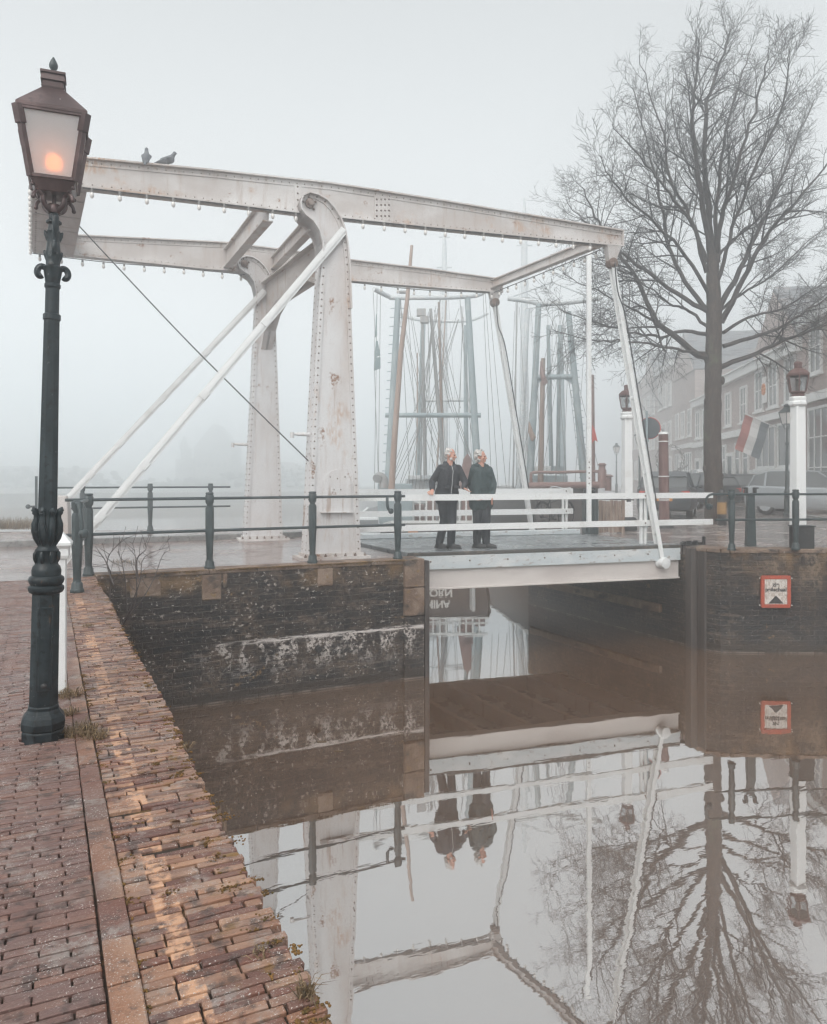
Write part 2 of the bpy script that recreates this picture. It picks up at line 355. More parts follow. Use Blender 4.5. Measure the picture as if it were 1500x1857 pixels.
def paving_mat(name, rot, cols, bw=0.2, bh=0.06, wet=(0.12, 0.5), mortar=(0.06, 0.045, 0.035)):
    m = NT(name)
    v = m.vec((1, 1, 1), rot)
    warp = m.n("ShaderNodeVectorMath"); warp.operation = 'ADD'; nz = m.n("ShaderNodeTexNoise"); nz.inputs['Scale'].default_value = 3.0
    m.link(m.pos.outputs['Position'], nz.inputs['Vector'])
    sc = m.n("ShaderNodeVectorMath"); sc.operation = 'SCALE'; sc.inputs['Scale'].default_value = 0.05; m.link(nz.outputs['Color'], sc.inputs[0])
    m.link(v, warp.inputs[0]); m.link(sc.outputs[0], warp.inputs[1])
    b = m.n("ShaderNodeTexBrick"); b.offset = 0.5
    b.inputs['Color1'].default_value = (*cols[0], 1); b.inputs['Color2'].default_value = (*cols[1], 1); b.inputs['Mortar'].default_value = (*mortar, 1)
    b.inputs['Scale'].default_value = 1.0; b.inputs['Mortar Size'].default_value = 0.011; b.inputs['Mortar Smooth'].default_value = 0.3
    b.inputs['Brick Width'].default_value = bw; b.inputs['Row Height'].default_value = bh; b.inputs['Bias'].default_value = -0.1
    m.link(warp.outputs[0], b.inputs['Vector'])
    c = m.mix(b.outputs[0], cols[2], m.mask([('noise', 0.9, 0.45, 0.7, 5), ('const', 0.6)]))
    c = m.mix(c, (0.09, 0.06, 0.05), m.mask([('noise', 11, 0.55, 0.75, 5, 3.0), ('const', 0.6)]))
    m.color(c); m.b.inputs['Specular IOR Level'].default_value = 0.7
    m.link(m.mr(m.noise(1.3, 4, seed=7.0), 0.35, 0.68, wet[0], wet[1]), m.b.inputs['Roughness'])
    inv = m.math('SUBTRACT', 1.0, b.outputs['Fac'])
    m.bump(inv, 0.9, 0.012); m.bump(m.noise((9, 9, 9), 3), 0.5, 0.012); m.bump(m.noise(40, 4), 0.3, 0.004)
    return m.mat
road_paving = paving_mat("road_clinker", R_(40), [(0.27, 0.185, 0.165), (0.19, 0.14, 0.125), (0.33, 0.28, 0.26)], 0.3, 0.15, (0.06, 0.30))
right_paving = paving_mat("square_clinker", R_(-30), [(0.40, 0.335, 0.315), (0.30, 0.255, 0.24), (0.48, 0.45, 0.435)], 0.3, 0.15, (0.05, 0.28))
kerb_stone = surf("kerb_stone", (0.20, 0.20, 0.20), [((0.3, 0.29, 0.28), ('noise', 4, 0.4, 0.7)), ((0.11, 0.11, 0.11), ('noise', 14, 0.5, 0.7))], rough=0.4)
def quay_wall_mat():
    m = NT("quay_masonry")
    x, y, z = m.sep(0), m.sep(1), m.sep(2)
    cmb = m.n("ShaderNodeCombineXYZ"); m.link(m.math('ADD', x, m.math('MULTIPLY', y, 0.8)), cmb.inputs[0]); m.link(z, cmb.inputs[1])
    nz = m.n("ShaderNodeTexNoise"); nz.inputs['Scale'].default_value = 2.0; m.link(m.pos.outputs['Position'], nz.inputs['Vector'])
    sc = m.n("ShaderNodeVectorMath"); sc.operation = 'SCALE'; sc.inputs['Scale'].default_value = 0.05; m.link(nz.outputs['Color'], sc.inputs[0])
    ad = m.n("ShaderNodeVectorMath"); ad.operation = 'ADD'; m.link(cmb.outputs[0], ad.inputs[0]); m.link(sc.outputs[0], ad.inputs[1])
    b = m.n("ShaderNodeTexBrick"); b.inputs['Scale'].default_value = 1.0; b.inputs['Brick Width'].default_value = 0.26; b.inputs['Row Height'].default_value = 0.088
    b.inputs['Mortar Size'].default_value = 0.009; b.inputs['Mortar Smooth'].default_value = 0.7
    b.inputs['Color1'].default_value = (0.026, 0.023, 0.023, 1); b.inputs['Color2'].default_value = (0.010, 0.012, 0.015, 1); b.inputs['Mortar'].default_value = (0.060, 0.052, 0.046, 1)
    m.link(ad.outputs[0], b.inputs['Vector'])
    c = b.outputs[0]
    c = m.mix(c, (0.105, 0.075, 0.055), m.mask([('noise', 1.3, 0.44, 0.66, 6), ('noise', 20, 0.35, 0.62)]))
    c = m.mix(c, (0.13, 0.10, 0.08), m.mask([('noise', (1.2, 1.2, 15), 0.52, 0.62, 6, 51.0), ('noise', 7, 0.4, 0.6), ('const', .7)]))
    c = m.mix(c, (0.19, 0.12, 0.065), m.mask([('noise', 1.9, 0.46, 0.66, 6, 6.0), ('z', 1.25, 1.80)]))
    c = m.mix(c, (0.21, 0.13, 0.06), m.mask([('noise', (3.2, 3.2, 3.6), 0.665, 0.69, 5, 22.0), ('noise', 40, 0.3, 0.6)]))
    c = m.mix(c, (0.33, 0.29, 0.26), m.mask([('noise', (13, 13, 20), 0.585, 0.64, 6, 2.0), ('noise', 2.0, 0.44, 0.6), ('x', 11.4, 7)]))
    c = m.mix(c, (0.50, 0.46, 0.43), m.mask([('noise', (26, 26, 26), 0.63, 0.67, 4, 5.0), ('noise', 3.0, 0.38, 0.56, 3, 4.0), ('x', 14.5, 7)]))
    # lime deposits: a ragged rim at high water and runs below it
    rim = m.math('MULTIPLY', m.mask(('z', 0.76, 0.80)), m.mask(('z', 0.85, 0.82)))
    rim = m.math('MULTIPLY', rim, m.mask([('noise', (3.5, 3.5, 30), 0.42, 0.54, 5, 7.0), ('x', 1.9, 3.2), ('x', 5.5, 5.4)]))
    c = m.mix(c, (0.62, 0.57, 0.55), rim)
    runs = m.math('MULTIPLY', m.math('MULTIPLY', m.mask(('z', 0.22, 0.7)), m.mask(('z', 0.84, 0.8))), m.mask([('noise', (6, 6, 4.0), 0.47, 0.60, 7, 3.0), ('noise', 24, 0.42, 0.54), ('x', 1.6, 2.6), ('x', 10.5, 5.5)]))
    c = m.mix(c, (0.56, 0.51, 0.48), m.math('MULTIPLY', runs, 0.95))
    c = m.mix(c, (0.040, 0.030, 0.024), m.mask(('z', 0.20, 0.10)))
    c = m.mix(c, (0.20, 0.165, 0.14), m.math('MULTIPLY', m.mask(('z', 0.0, 0.012)), m.mask([('z', 0.03, 0.022), ('noise', 5, .4, .6)])))
    c = m.mix(c, (0.20, 0.15, 0.11), m.mask([('noise', (2.6, 2.6, 1.1), 0.5, 0.62, 7, 40.0), ('noise', 17, 0.38, 0.6), ('x', 9, 10.5), ('z', .75, 1.7)]))
    m.color(c); m.b.inputs['Roughness'].default_value = 0.75
    m.link(m.mr(m.sep(2), 0.1, 0.9, 0.35, 0.8), m.b.inputs['Roughness'])
    inv = m.math('SUBTRACT', 1.0, b.outputs['Fac'])
    m.bump(inv, 0.5, 0.012); m.bump(m.noise(14, 6), 0.7, 0.03); m.bump(m.noise(70, 3), 0.4, 0.006)
    return m.mat
masonry = quay_wall_mat()
cap_stone = surf("cap_stone", (0.17, 0.115, 0.085), [((0.27, 0.20, 0.155), ('noise', 5, 0.42, 0.68, 6)), ((0.05, 0.045, 0.042), ('noise', (3, 3, 5), 0.5, 0.68, 5, 4.0)), ((0.34, 0.30, 0.27), ('noise', 22, 0.62, 0.7, 4)), ((0.22, 0.14, 0.055), ('noise', 9, 0.6, 0.7, 5, 8.0))], rough=0.85, bump=(16, 0.7, 0.03))
wall_timber = surf("wet_timber", (0.055, 0.046, 0.042), [((0.085, 0.07, 0.064), ('noise', (16, 16, 1.2), 0.45, 0.65)), ((0.045, 0.04, 0.04), ('noise', (26, 26, 2), 0.52, 0.64))], rough=0.6, bump=((30, 30, 2), 0.5, 0.01))
plank_wood = surf("plank_wood", (0.25, 0.18, 0.14), [((0.36, 0.30, 0.26), ('noise', (14, 14, 1), 0.45, 0.65)), ((0.14, 0.095, 0.075), ('noise', (24, 24, 1.4), 0.5, 0.62))], rough=0.8)
brown_post_mat = surf("red_brown_post", (0.12, 0.06, 0.053), [((0.18, 0.105, 0.095), ('noise', (8, 8, 2), 0.45, 0.65))], rough=0.6)
grass_bank = surf("dry_bank", (0.17, 0.13, 0.09), [((0.25, 0.19, 0.13), ('noise', 6, 0.4, 0.7)), ((0.09, 0.085, 0.05), ('noise', 14, 0.5, 0.7))], rough=1.0, bump=(30, 0.8, 0.05))
def water_mat():
    m = NT("murky_water")
    d = m.n("ShaderNodeBsdfDiffuse"); d.inputs[0].default_value = (0.20, 0.115, 0.068, 1)
    g = m.n("ShaderNodeBsdfGlossy"); g.inputs['Roughness'].default_value = 0.012; g.inputs[0].default_value = (0.86, 0.875, 0.88, 1)
    lw = m.n("ShaderNodeFresnel"); lw.inputs[0].default_value = 1.9
    fac = m.mr(lw.outputs[0], 0.08, 0.6, 0.68, 0.76)
    mx = m.n("ShaderNodeMixShader"); m.link(fac, mx.inputs[0]); m.link(d.outputs[0], mx.inputs[1]); m.link(g.outputs[0], mx.inputs[2])
    m.link(mx.outputs[0], m.out.inputs[0])
    h = m.math('ADD', m.math('MULTIPLY', m.noise((0.55, 1.9, 1), 2, seed=3.0), 1.0), m.math('MULTIPLY', m.noise((2.6, 7.5, 1), 3, seed=9.0), 0.22))
    b = m.n("ShaderNodeBump"); b.inputs['Strength'].default_value = 1.0; b.inputs['Distance'].default_value = 0.0016; m.link(h, b.inputs['Height'])
    m.link(b.outputs[0], g.inputs['Normal']); return m.mat
water_m = water_mat()

# ------------------------------------------------------------------ water and land
G = 1.86                                                         # top of the quays above the water
DK = 1.90                                                        # bridge deck
mb = MB(); mb.add([(-170, -30, 0), (190, -30, 0), (190, 190, 0), (-170, 190, 0)], [(0, 1, 2, 3)])
mb.obj("water", water_m, kind="structure")
mb = MB(); mb.add([(-170, -30, -1.2), (190, -30, -1.2), (190, 190, -1.2), (-170, 190, -1.2)], [(0, 1, 2, 3)])
mb.obj("canal_bed", grass_bank, kind="structure")

def land(name, poly, z, mat, zb=-1.1):
    m = MB(); m.prism([(x, y, zb) for x, y in poly], (0, 0, z - zb)); return m.obj(name, mat, kind="structure")
# left quay: the strip of real bricks lies on this bed
land("quay_ground", [(-30, -20), (0.56, -20), (0.56, 10.60), (-30, 10.60)], G - 0.016, joint_soil)
land("road", [(-40, 10.60), (5.30, 10.70), (5.30, 16.02), (-40, 16.02)], G - 0.01, road_paving)
land("far_pavement", [(-40, 16.16), (5.30, 16.16), (5.30, 18.3), (2.4, 18.5), (-3, 19.6), (-40, 19.6)], G + 0.08, road_paving)
mb = MB(); mb.box((-17.35, 16.09, G - 0.1), (45.3, 0.139, 0.4)); mb.obj("kerb", kerb_stone, kind="structure", bevel=0.015)
# right quay
RQ = [(10.92, 10.62), (10.95, 10.05), (11.3, 9.72), (12.55, 9.10), (16, 7.4), (60, -14), (90, 10), (90, 120), (75, 106), (46.5, 64.5), (15.3, 18.6), (10.92, 15.6)]
land("square", RQ, G - 0.004, right_paving)

# ------------------------------------------------------------------ near brickwork, brick by brick
def brick(m, cx, cy, lx, ly, z, tilt):
    hx, hy = lx / 2, ly / 2; c = 0.0035; dz = 0.003
    a, b = tilt
    vs = []
    for (ex, ey, zz) in ((hx, hy, -0.035), (hx, hy, -dz), (hx - c, hy - c, 0.0)):
        for sx_, sy2 in ((-1, -1), (1, -1), (1, 1), (-1, 1)):
            X, Y = sx_ * ex + random.uniform(-.0016, .0016), sy2 * ey + random.uniform(-.0016, .0016)
            vs.append((cx + X, cy + Y, z + zz + a * X + b * Y))
    fs = [(8, 9, 10, 11)]
    for r in (0, 4):
        for k in range(4): fs.append((r + k, r + (k + 1) % 4, r + 4 + (k + 1) % 4, r + 4 + k))
    m.add(vs, fs)
random.seed(11)
mb = MB()
y = 1.0; row = 0
while y < 10.60:                                                  # coping strip along the water
    h = 0.0325 + random.uniform(-.0012, .0012)
    x = 0.2165 + random.uniform(0, .003) ; first = random.choice([0.15, 0.08, 0.12, 0.05])
    edge = 0.605 + random.uniform(-.012, .012) + 0.012 * math.sin(y * 1.7)
    if random.random() < 0.07: edge -= random.uniform(0.02, 0.05)
    if y > 10.2: edge = 0.60
    while x < edge - 0.03:
        L = min(first, edge - x)
        if edge - x - L < 0.05: L = edge - x
        if not (random.random() < 0.006):
            brick(mb, x + L / 2, y + h / 2, L - random.uniform(.005, .008), h - random.uniform(.004, .007), G - 0.002 + random.uniform(-.004, .003), (random.uniform(-.02, .02), random.uniform(-.03, .03)))
        x += L; first = random.uniform(0.14, 0.168)
    y += h; row += 1
strip = mb.obj("coping_paving", brick_near, kind="structure")
mb = MB(); y = 1.0
while y < 10.5:                                                   # row of kerb bricks laid lengthwise
    L = random.uniform(0.195, 0.21)
    brick(mb, 0.1775 + 0.003 * math.sin(y), y + L / 2, 0.076, L - .008, G + 0.004 + random.uniform(-.003, .003), (random.uniform(-.03, .03), random.uniform(-.01, .01)))
    y += L
mb.obj("edge_course", brick_near, kind="structure")
mb = MB(); y = 1.0; row = 0
while y < 10.55:                                                  # footpath
    h = 0.0325 + random.uniform(-.0006, .0006)
    x = 0.137; first = (0.16, 0.08)[row % 2] + random.uniform(-.012, .012)
    lim = -2.6
    while x > lim:
        L = first; first = random.uniform(0.150, 0.166)
        wv = 0.004 * math.sin(x * 5 + y * 2)
        if not ((x - L / 2 - 0.0) ** 2 + (y + h / 2 - 4.12) ** 2 < 0.008):
            brick(mb, x - L / 2, y + h / 2 + 0.008 * math.sin(x * 2.1 + y * .6), L - .005, h - .0050, G + wv + random.uniform(-.002, .002), (random.uniform(-.012, .012), random.uniform(-.02, .02)))
        x -= L
    y += h; row += 1
mb.obj("footpath", brick_near, kind="structure")
# moss along the water edge and in wide joints
random.seed(5); mb = MB()
for i in range(300):
    yy = 1.3 + 9.2 * random.random() ** 1.3
    xx = random.choice([0.60, 0.595, 0.57, 0.52, 0.2175, 0.2175, random.uniform(.23, .6)]) + random.uniform(-.012, .012)
    n_ = random.randint(6, 22); sx_ = random.uniform(.006, .03); sy2 = random.uniform(.004, .012)
    for k in range(n_):
        r = random.uniform(.0016, .0042)
        mb.ball((xx + random.gauss(0, sx_ * .6), yy + random.gauss(0, sy2), G - .004 + random.uniform(0, .004)), (r * 1.3, r * 1.1, r), 5)
for i in range(160):
    xx = random.uniform(.65, 5.2); n_ = random.randint(8, 24)
    for k in range(n_):
        r = random.uniform(.003, .009); mb.ball((xx + random.gauss(0, .05), 10.665 + random.gauss(0, .012), G + .004 - abs(random.gauss(0, .012))), (r * 1.4, r, r * .8), 5)
mb.obj("moss", moss, kind="stuff", smooth=60)

# ------------------------------------------------------------------ quay walls (things)
mb = MB(); mb.prism([(0.555, 10.68, -1.0), (5.18, 10.70, -1.0), (5.18, 10.95, -1.0), (0.555, 10.95, -1.0)], (0, 0, 2.80))
lw_root = thing("quay_wall", "dark weathered brick quay wall with lime streaks below the left bridge railing", "wall", (3.0, 10.7, 0))
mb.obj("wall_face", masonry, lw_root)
mb = MB(); x = 0.56; random.seed(3)
while x < 5.0:
    L = random.uniform(0.55, 1.0); L = min(L, 5.0 - x)
    mb.prism([(x + .004, 10.664 + random.uniform(-.006, .006), G - 0.055), (x + L - .004, 10.664 + random.uniform(-.006, .006), G - 0.055), (x + L - .004, 11.02, G - 0.055), (x + .004, 11.02, G - 0.055)], (0, 0, 0.055 + random.uniform(0, .012)))
    x += L
mb.obj("coping", cap_stone, lw_root, bevel=0.012)
for x0, x1, z0 in ((1.02, 1.42, .26), (1.95, 2.22, .36), (2.24, 2.30, .2), (3.62, 3.86, .27)):
    mb = MB(); mb.prism([(x0, 10.672, G - .06 - z0), (x1, 10.672, G - .06 - z0), (x1, 10.75, G - .06 - z0), (x0, 10.75, G - .06 - z0)], (0, 0, z0)); mb.obj("facing_stone", cap_stone, lw_root, bevel=.02)
mb = MB()
for z0, z1 in ((.98, 1.42), (1.42, G + .012)):
    mb.prism([(5.02, 10.645 + random.uniform(-.01, .01), z0 + .005), (5.365, 10.64, z0 + .005), (5.375, 11.1, z0 + .005), (5.02, 11.1, z0 + .005)], (0, 0, z1 - z0 - .008))
mb.obj("corner_block", cap_stone, lw_root, bevel=0.02)
mb = MB(); mb.prism([(5.02, 10.655, -1), (5.365, 10.65, -1), (5.375, 11.1, -1), (5.02, 11.1, -1)], (0, 0, 1.98)); mb.obj("corner_face", masonry, lw_root, bevel=.02)
mb = MB(); mb.prism([(5.376, 10.66, -1), (5.46, 10.66, -1), (5.46, 10.8, -1), (5.376, 10.8, -1)], (0, 0, G + .97)); mb.obj("fender_timber", wall_timber, lw_root, bevel=.01)
mb = MB(); mb.prism([(5.2, 11.1, -1), (5.37, 11.1, -1), (5.40, 16.2, -1), (5.2, 16.2, -1)], (0, 0, G + .97)); mb.obj("passage_face", masonry, lw_root)
mb = MB(); mb.tube([(3.62, 10.6, 0.62), (3.62, 10.72, 0.62)], [0.045, 0.045], 12); mb.obj("drain_mouth", iron_black, lw_root, smooth=40)

mb = MB(); mb.prism([(0.40, -8, -1.0), (0.565, -8, -1.0), (0.565, 10.68, -1.0), (0.40, 10.68, -1.0)], (0, 0, 2.78))
nw = thing("quay_wall", "long brick quay wall falling to the water under the near brick strip", "wall", (0.5, 3, 0))
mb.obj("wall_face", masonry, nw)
mb = MB(); mb.tube([(0.5, 7.3, 1.5), (0.68, 7.3, 1.5)], [0.07, 0.07], 14); mb.tube([(0.68, 7.3, 1.5), (0.70, 7.3, 1.5)], [0.085, 0.085], 14)
mb.obj("pipe_end", steel_grey, nw, smooth=40)

rw = thing("quay_wall", "black stained quay wall with rounded corner carrying the red framed sign", "wall", (12.5, 9.0, 0))
def face_pts(z): return [(10.82, 15.75), (10.80, 10.55), (10.82, 10.10), (10.90, 9.86), (11.02, 9.76), (12.53, 8.97), (16, 7.15), (24, 3.0)]
fp = face_pts(0)
mb = MB()
for i in range(1, len(fp) - 1):
    a, b = Vector((*fp[i], 0)), Vector((*fp[i + 1], 0)); n = Vector((-(b - a).y, (b - a).x, 0)).normalized() * 0.25
    mb.prism([(a.x, a.y, -1), (b.x, b.y, -1), (b.x + n.x, b.y + n.y, -1), (a.x + n.x, a.y + n.y, -1)], (0, 0, G + .935))
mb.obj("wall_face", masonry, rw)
mb = MB(); mb.prism([(10.82, 10.6, -1), (10.82, 15.75, -1), (11.05, 15.75, -1), (11.05, 10.6, -1)], (0, 0, G + .83)); mb.obj("passage_face", masonry, rw)
mb = MB(); random.seed(21)
for i in range(1, len(fp) - 1):
    a, b = Vector((*fp[i], 0)), Vector((*fp[i + 1], 0)); t = (b - a); L = t.length; t.normalize(); n = Vector((-t.y, t.x, 0))
    k = max(1, int(L / 0.8))
    for j in range(k):
        p, q = a + t * (L * j / k + .003) - n * (.02 + random.uniform(0, .006)), a + t * (L * (j + 1) / k - .003) - n * (.02 + random.uniform(0, .006))
        mb.prism([(p.x, p.y, G - .07), (q.x, q.y, G - .07), (q.x + n.x * .4, q.y + n.y * .4, G - .07), (p.x + n.x * .4, p.y + n.y * .4, G - .07)], (0, 0, .072 + random.uniform(0, .01)))
mb.obj("coping", cap_stone, rw, bevel=.015)
mb = MB()
mb.prism([(10.70, 10.36, -1), (10.82, 10.30, -1), (10.84, 10.5, -1), (10.70, 10.5, -1)], (0, 0, G + .98))
mb.prism([(10.785, 10.12, -1), (10.83, 10.10, -1), (10.84, 10.28, -1), (10.785, 10.29, -1)], (0, 0, G + .93))
mb.obj("fender_timber", wall_timber, rw, bevel=.012)
mb = MB(); mb.prism([(10.74, 11.2, .52), (10.74, 15.6, .52), (10.83, 15.6, .52), (10.83, 11.2, .52)], (0, 0, .16)); mb.obj("ledge", cap_stone, rw, bevel=.02)

# ------------------------------------------------------------------ red framed board on the right wall
def text_mesh(txt, size, mat, parent, origin, xdir, zdir, name="lettering", depth=0.002, align='CENTER', bold=0.0):
    cu = bpy.data.curves.new("t", 'FONT'); cu.body = txt; cu.size = size; cu.offset = bold; cu.extrude = depth; cu.align_x = align
    to = bpy.data.objects.new("t", cu); COL.objects.link(to)
    dg = bpy.context.evaluated_depsgraph_get(); dg.update()
    me = bpy.data.meshes.new_from_object(to.evaluated_get(dg)); me.name = name
    bpy.data.objects.remove(to)
    xdir = Vector(xdir).normalized(); zdir = Vector(zdir).normalized(); nd = xdir.cross(zdir)
    M = Matrix((xdir, zdir, nd)).transposed().to_4x4(); M.translation = Vector(origin) - OFF[parent.name]
    me.transform(M); me.materials.clear(); me.materials.append(mat)
    o = bpy.data.objects.new(name, me); COL.objects.link(o); o.parent = parent; OFF[o.name] = OFF[parent.name]
    return o
sign_red = surf("sign_red", (0.42, 0.075, 0.04), [((0.33, 0.08, 0.055), ('noise', 9, 0.45, 0.7)), ((0.5, 0.2, 0.15), ('noise', 40, 0.6, 0.7))], rough=0.5)
sign_white = surf("sign_white", (0.62, 0.58, 0.54), [((0.42, 0.35, 0.30), ('noise', (30, 30, 12), 0.45, 0.65)), ((0.24, 0.19, 0.16), ('noise', (60, 60, 40), 0.58, 0.68))], rough=0.6)
sign_black = surf("sign_black", (0.035, 0.037, 0.04), [((0.14, 0.12, 0.11), ('noise', 60, 0.58, 0.68))], rough=0.6)
wp = VP(fp[4], fp[5], -0.05)
c0, c1 = wp(1380, 1102), wp(1434, 1044)
tx = Vector((c1.x - c0.x, c1.y - c0.y, 0)); W_ = tx.length; tx.normalize(); H_ = c1.z - c0.z; nn = Vector((tx.y, -tx.x, 0))
cen = (c0 + c1) / 2
sg = thing("sign", "square red framed board with black triangle mounted on the dark quay wall", "sign", cen)
mb = MB()
def sq(u, v, o=0.0): return cen + tx * u + Vector((0, 0, v)) + nn * o
rr = []
for (sx_, sz_, a0) in ((1, 1, 0), (-1, 1, 90), (-1, -1, 180), (1, -1, 270)):
    for k in range(4):
        a = R_(a0 + 30 * k); rr.append(sq(sx_ * (W_ / 2 - .04) + .04 * math.cos(a), sz_ * (H_ / 2 - .04) + .04 * math.sin(a)))
mb.prism(rr, -nn * .02); mb.obj("back_plate", sign_red, sg)
mb = MB(); bw = .062
for u, v, ww, hh in ((0, H_ / 2 - bw / 2, W_ - .02, bw), (0, -H_ / 2 + bw / 2, W_ - .02, bw), (-W_ / 2 + bw / 2, 0, bw, H_ - 2 * bw), (W_ / 2 - bw / 2, 0, bw, H_ - 2 * bw)):
    mb.prism([sq(u - ww / 2, v - hh / 2, .003), sq(u + ww / 2, v - hh / 2, .003), sq(u + ww / 2, v + hh / 2, .003), sq(u - ww / 2, v + hh / 2, .003)], nn * .014)
mb.obj("frame", sign_red, sg, bevel=.006)
mb = MB(); a, b = W_ / 2 - bw - .002, H_ / 2 - bw - .002
mb.prism([sq(-a, -b, .002), sq(a, -b, .002), sq(a, b, .002), sq(-a, b, .002)], nn * .005); mb.obj("panel", sign_white, sg)
mb = MB(); mb.prism([sq(-.135, -b + .012, .0075), sq(.135, -b + .012, .0075), sq(0, -b + .155, .0075)], nn * .003); mb.obj("triangle", sign_black, sg)
text_mesh("zie", .105, sign_black, sg, sq(0, .095, .0085), tx, (0, 0, 1), bold=.003)
text_mesh("peilschaal", .098, sign_black, sg, sq(0, .008, .0085), tx, (0, 0, 1), bold=.003)
mb = MB()
for u in (-1, 1):
    for v in (-.24, .24): mb = MB(); mb.ball(sq(u * (W_ / 2 + .02), v, 0), .012, 6); mb.obj("bolt", white_paint, sg)

# ------------------------------------------------------------------ the drawbridge
NA, NB = (4.18, 11.53), (9.55, 11.22)
FA, FB = (4.20, 15.55), (9.30, 14.87)
VN, VF = VP(NA, NB), VP(FA, FB)
nN, nF = VN.n, VF.n
bridge = thing("drawbridge", "white rusty riveted iron drawbridge with two balance beams over the canal", "drawbridge", (4.2, 13.5, G))
def rivets(m, a, b, spacing, r, nrm, skip=()):
    a = Vector(a); b = Vector(b); L = (b - a).length; k = max(1, int(L / spacing)); nrm = Vector(nrm).normalized()
    x = nrm.orthogonal().normalized(); y = nrm.cross(x)
    for i in range(k + 1):
        p = a.lerp(b, i / k); vs = []
        for j in range(6): q = 2 * math.pi * j / 6; vs.append(p + (x * math.cos(q) + y * math.sin(q)) * r - nrm * .004)
        for j in range(6): q = 2 * math.pi * j / 6; vs.append(p + (x * math.cos(q) + y * math.sin(q)) * r * .55 + nrm * r * .55)
        m.add(vs, [tuple(range(6, 12))] + [(j, (j + 1) % 6, 6 + (j + 1) % 6, 6 + j) for j in range(6)])
# near post
near_front = [(556, 1003), (563, 880), (568, 760), (574, 640), (580, 530), (584, 470), (584, 440), (578, 420), (567, 403), (553, 392), (545, 381), (543, 368), (548, 355), (560, 349),
              (576, 353), (592, 362), (606, 377), (617, 395), (625, 416), (630, 440), (634, 480), (637, 560), (641, 660), (645, 760), (650, 880), (655, 1003)]
far_front = [(443, 968), (448, 880), (453, 780), (458, 680), (462, 590), (464, 553), (464, 530), (460, 512), (452, 500), (441, 493), (433, 486), (431, 477), (436, 468), (446, 464),
             (458, 466), (470, 473), (481, 484), (489, 497), (494, 515), (497, 545), (500, 590), (503, 655), (507, 780), (510, 880), (513, 968)]
def make_post(vp, n, front, D, nh, hb, label):
    v0 = VP((vp.A.x, vp.A.y), (vp.A.x + vp.t.x, vp.A.y + vp.t.y), -D / 2)
    poly = [v0(*p) for p in front]; zb = G + .03
    poly[0].z = zb; poly[-1].z = zb
    m = MB(); L = len(poly)
    # rim frame proud of the web plate: web is thinner, rim strips follow the outline
    m.prism([p + n * .018 for p in poly], n * (D - .036))
    wd = .075; tv = vp.t; inner = []
    for i in range(L):                                            # offset the outline inwards
        d1 = (poly[min(i + 1, L - 1)] - poly[max(i - 1, 0)]).normalized()
        inner.append(poly[i] + n.cross(d1) * wd)
    for o in (0.0, D - .018):
        for i in range(L - 1):
            m.add([poly[i] + n * o, poly[i + 1] + n * o, inner[i + 1] + n * o, inner[i] + n * o,
                   poly[i] + n * (o + .018), poly[i + 1] + n * (o + .018), inner[i + 1] + n * (o + .018), inner[i] + n * (o + .018)],
                  [(3, 2, 1, 0), (4, 5, 6, 7), (0, 1, 5, 4), (1, 2, 6, 5), (2, 3, 7, 6), (3, 0, 4, 7)])
    for i in range(nh, hb):                                       # raised flange round the curved head
        a, b = poly[i], poly[i + 1]; e = (inner[i] - poly[i]).normalized() * .022; f = (inner[i + 1] - poly[i + 1]).normalized() * .022; o0 = -n * .07
        m.add([a + o0, b + o0, b + f + o0, a + e + o0, a + n * (D + .07), b + n * (D + .07), b + f + n * (D + .07), a + e + n * (D + .07)], [(0, 1, 2, 3), (7, 6, 5, 4), (0, 4, 5, 1), (1, 5, 6, 2), (2, 6, 7, 3), (3, 7, 4, 0)])
    r = m; m.k = 1
    for i in range(L - 1):
        a = poly[i].lerp(inner[i], .5); b = poly[i + 1].lerp(inner[i + 1], .5)
        rivets(r, a, b, .105, .0165, -n)
        if i < nh:
            a2 = poly[i] + n * (D * .18); b2 = poly[i + 1] + n * (D * .18); rivets(r, a2, b2, .105, .013, -tv)
            a2 = poly[i] + n * (D * .82); b2 = poly[i + 1] + n * (D * .82); rivets(r, a2, b2, .105, .015, -tv)
    po = m.obj("post", [bridge_paint, rivet_mat], bridge, label=label)
    return po, poly, v0
DP = .36
npost, npoly, vN0 = make_post(VN, nN, near_front, DP, 5, 21, "front post with a rounded hatch near its foot")
fpost, fpoly, vF0 = make_post(VF, nF, far_front, DP, 5, 19, "rear post partly hidden behind the front one")
for (vp, n, poly, po) in ((VN, nN, npoly, npost), (VF, nF, fpoly, fpost)):
    a, b = poly[0].copy(), poly[-1].copy(); t = vp.t
    m = MB(); z0 = G - .012
    A_ = a - t * .11 - n * .10; B_ = b + t * .13 - n * .10
    m.prism([Vector((A_.x, A_.y, z0)), Vector((B_.x, B_.y, z0)), Vector((B_.x, B_.y, z0)) + n * (DP + .22), Vector((A_.x, A_.y, z0)) + n * (DP + .22)], (0, 0, .045))
    m.prism([Vector((a.x, a.y, z0 + .045)) - n * .03 - t * .03, Vector((b.x, b.y, z0 + .045)) - n * .03 + t * .03, Vector((b.x, b.y, z0 + .045)) + n * (DP + .03) + t * .03, Vector((a.x, a.y, z0 + .045)) + n * (DP + .03) - t * .03], (0, 0, .05))
    m.k = 1; r = m
    for k in range(7): p = A_.lerp(B_, (k + .5) / 7); r.lathe([(.022, 0), (.022, .025), (.01, .03), (.01, .05)], (p.x + n.x * .05, p.y + n.y * .05, z0 + .045), 6)
    m.obj("base_plate", [beam_paint, rivet_mat], po)
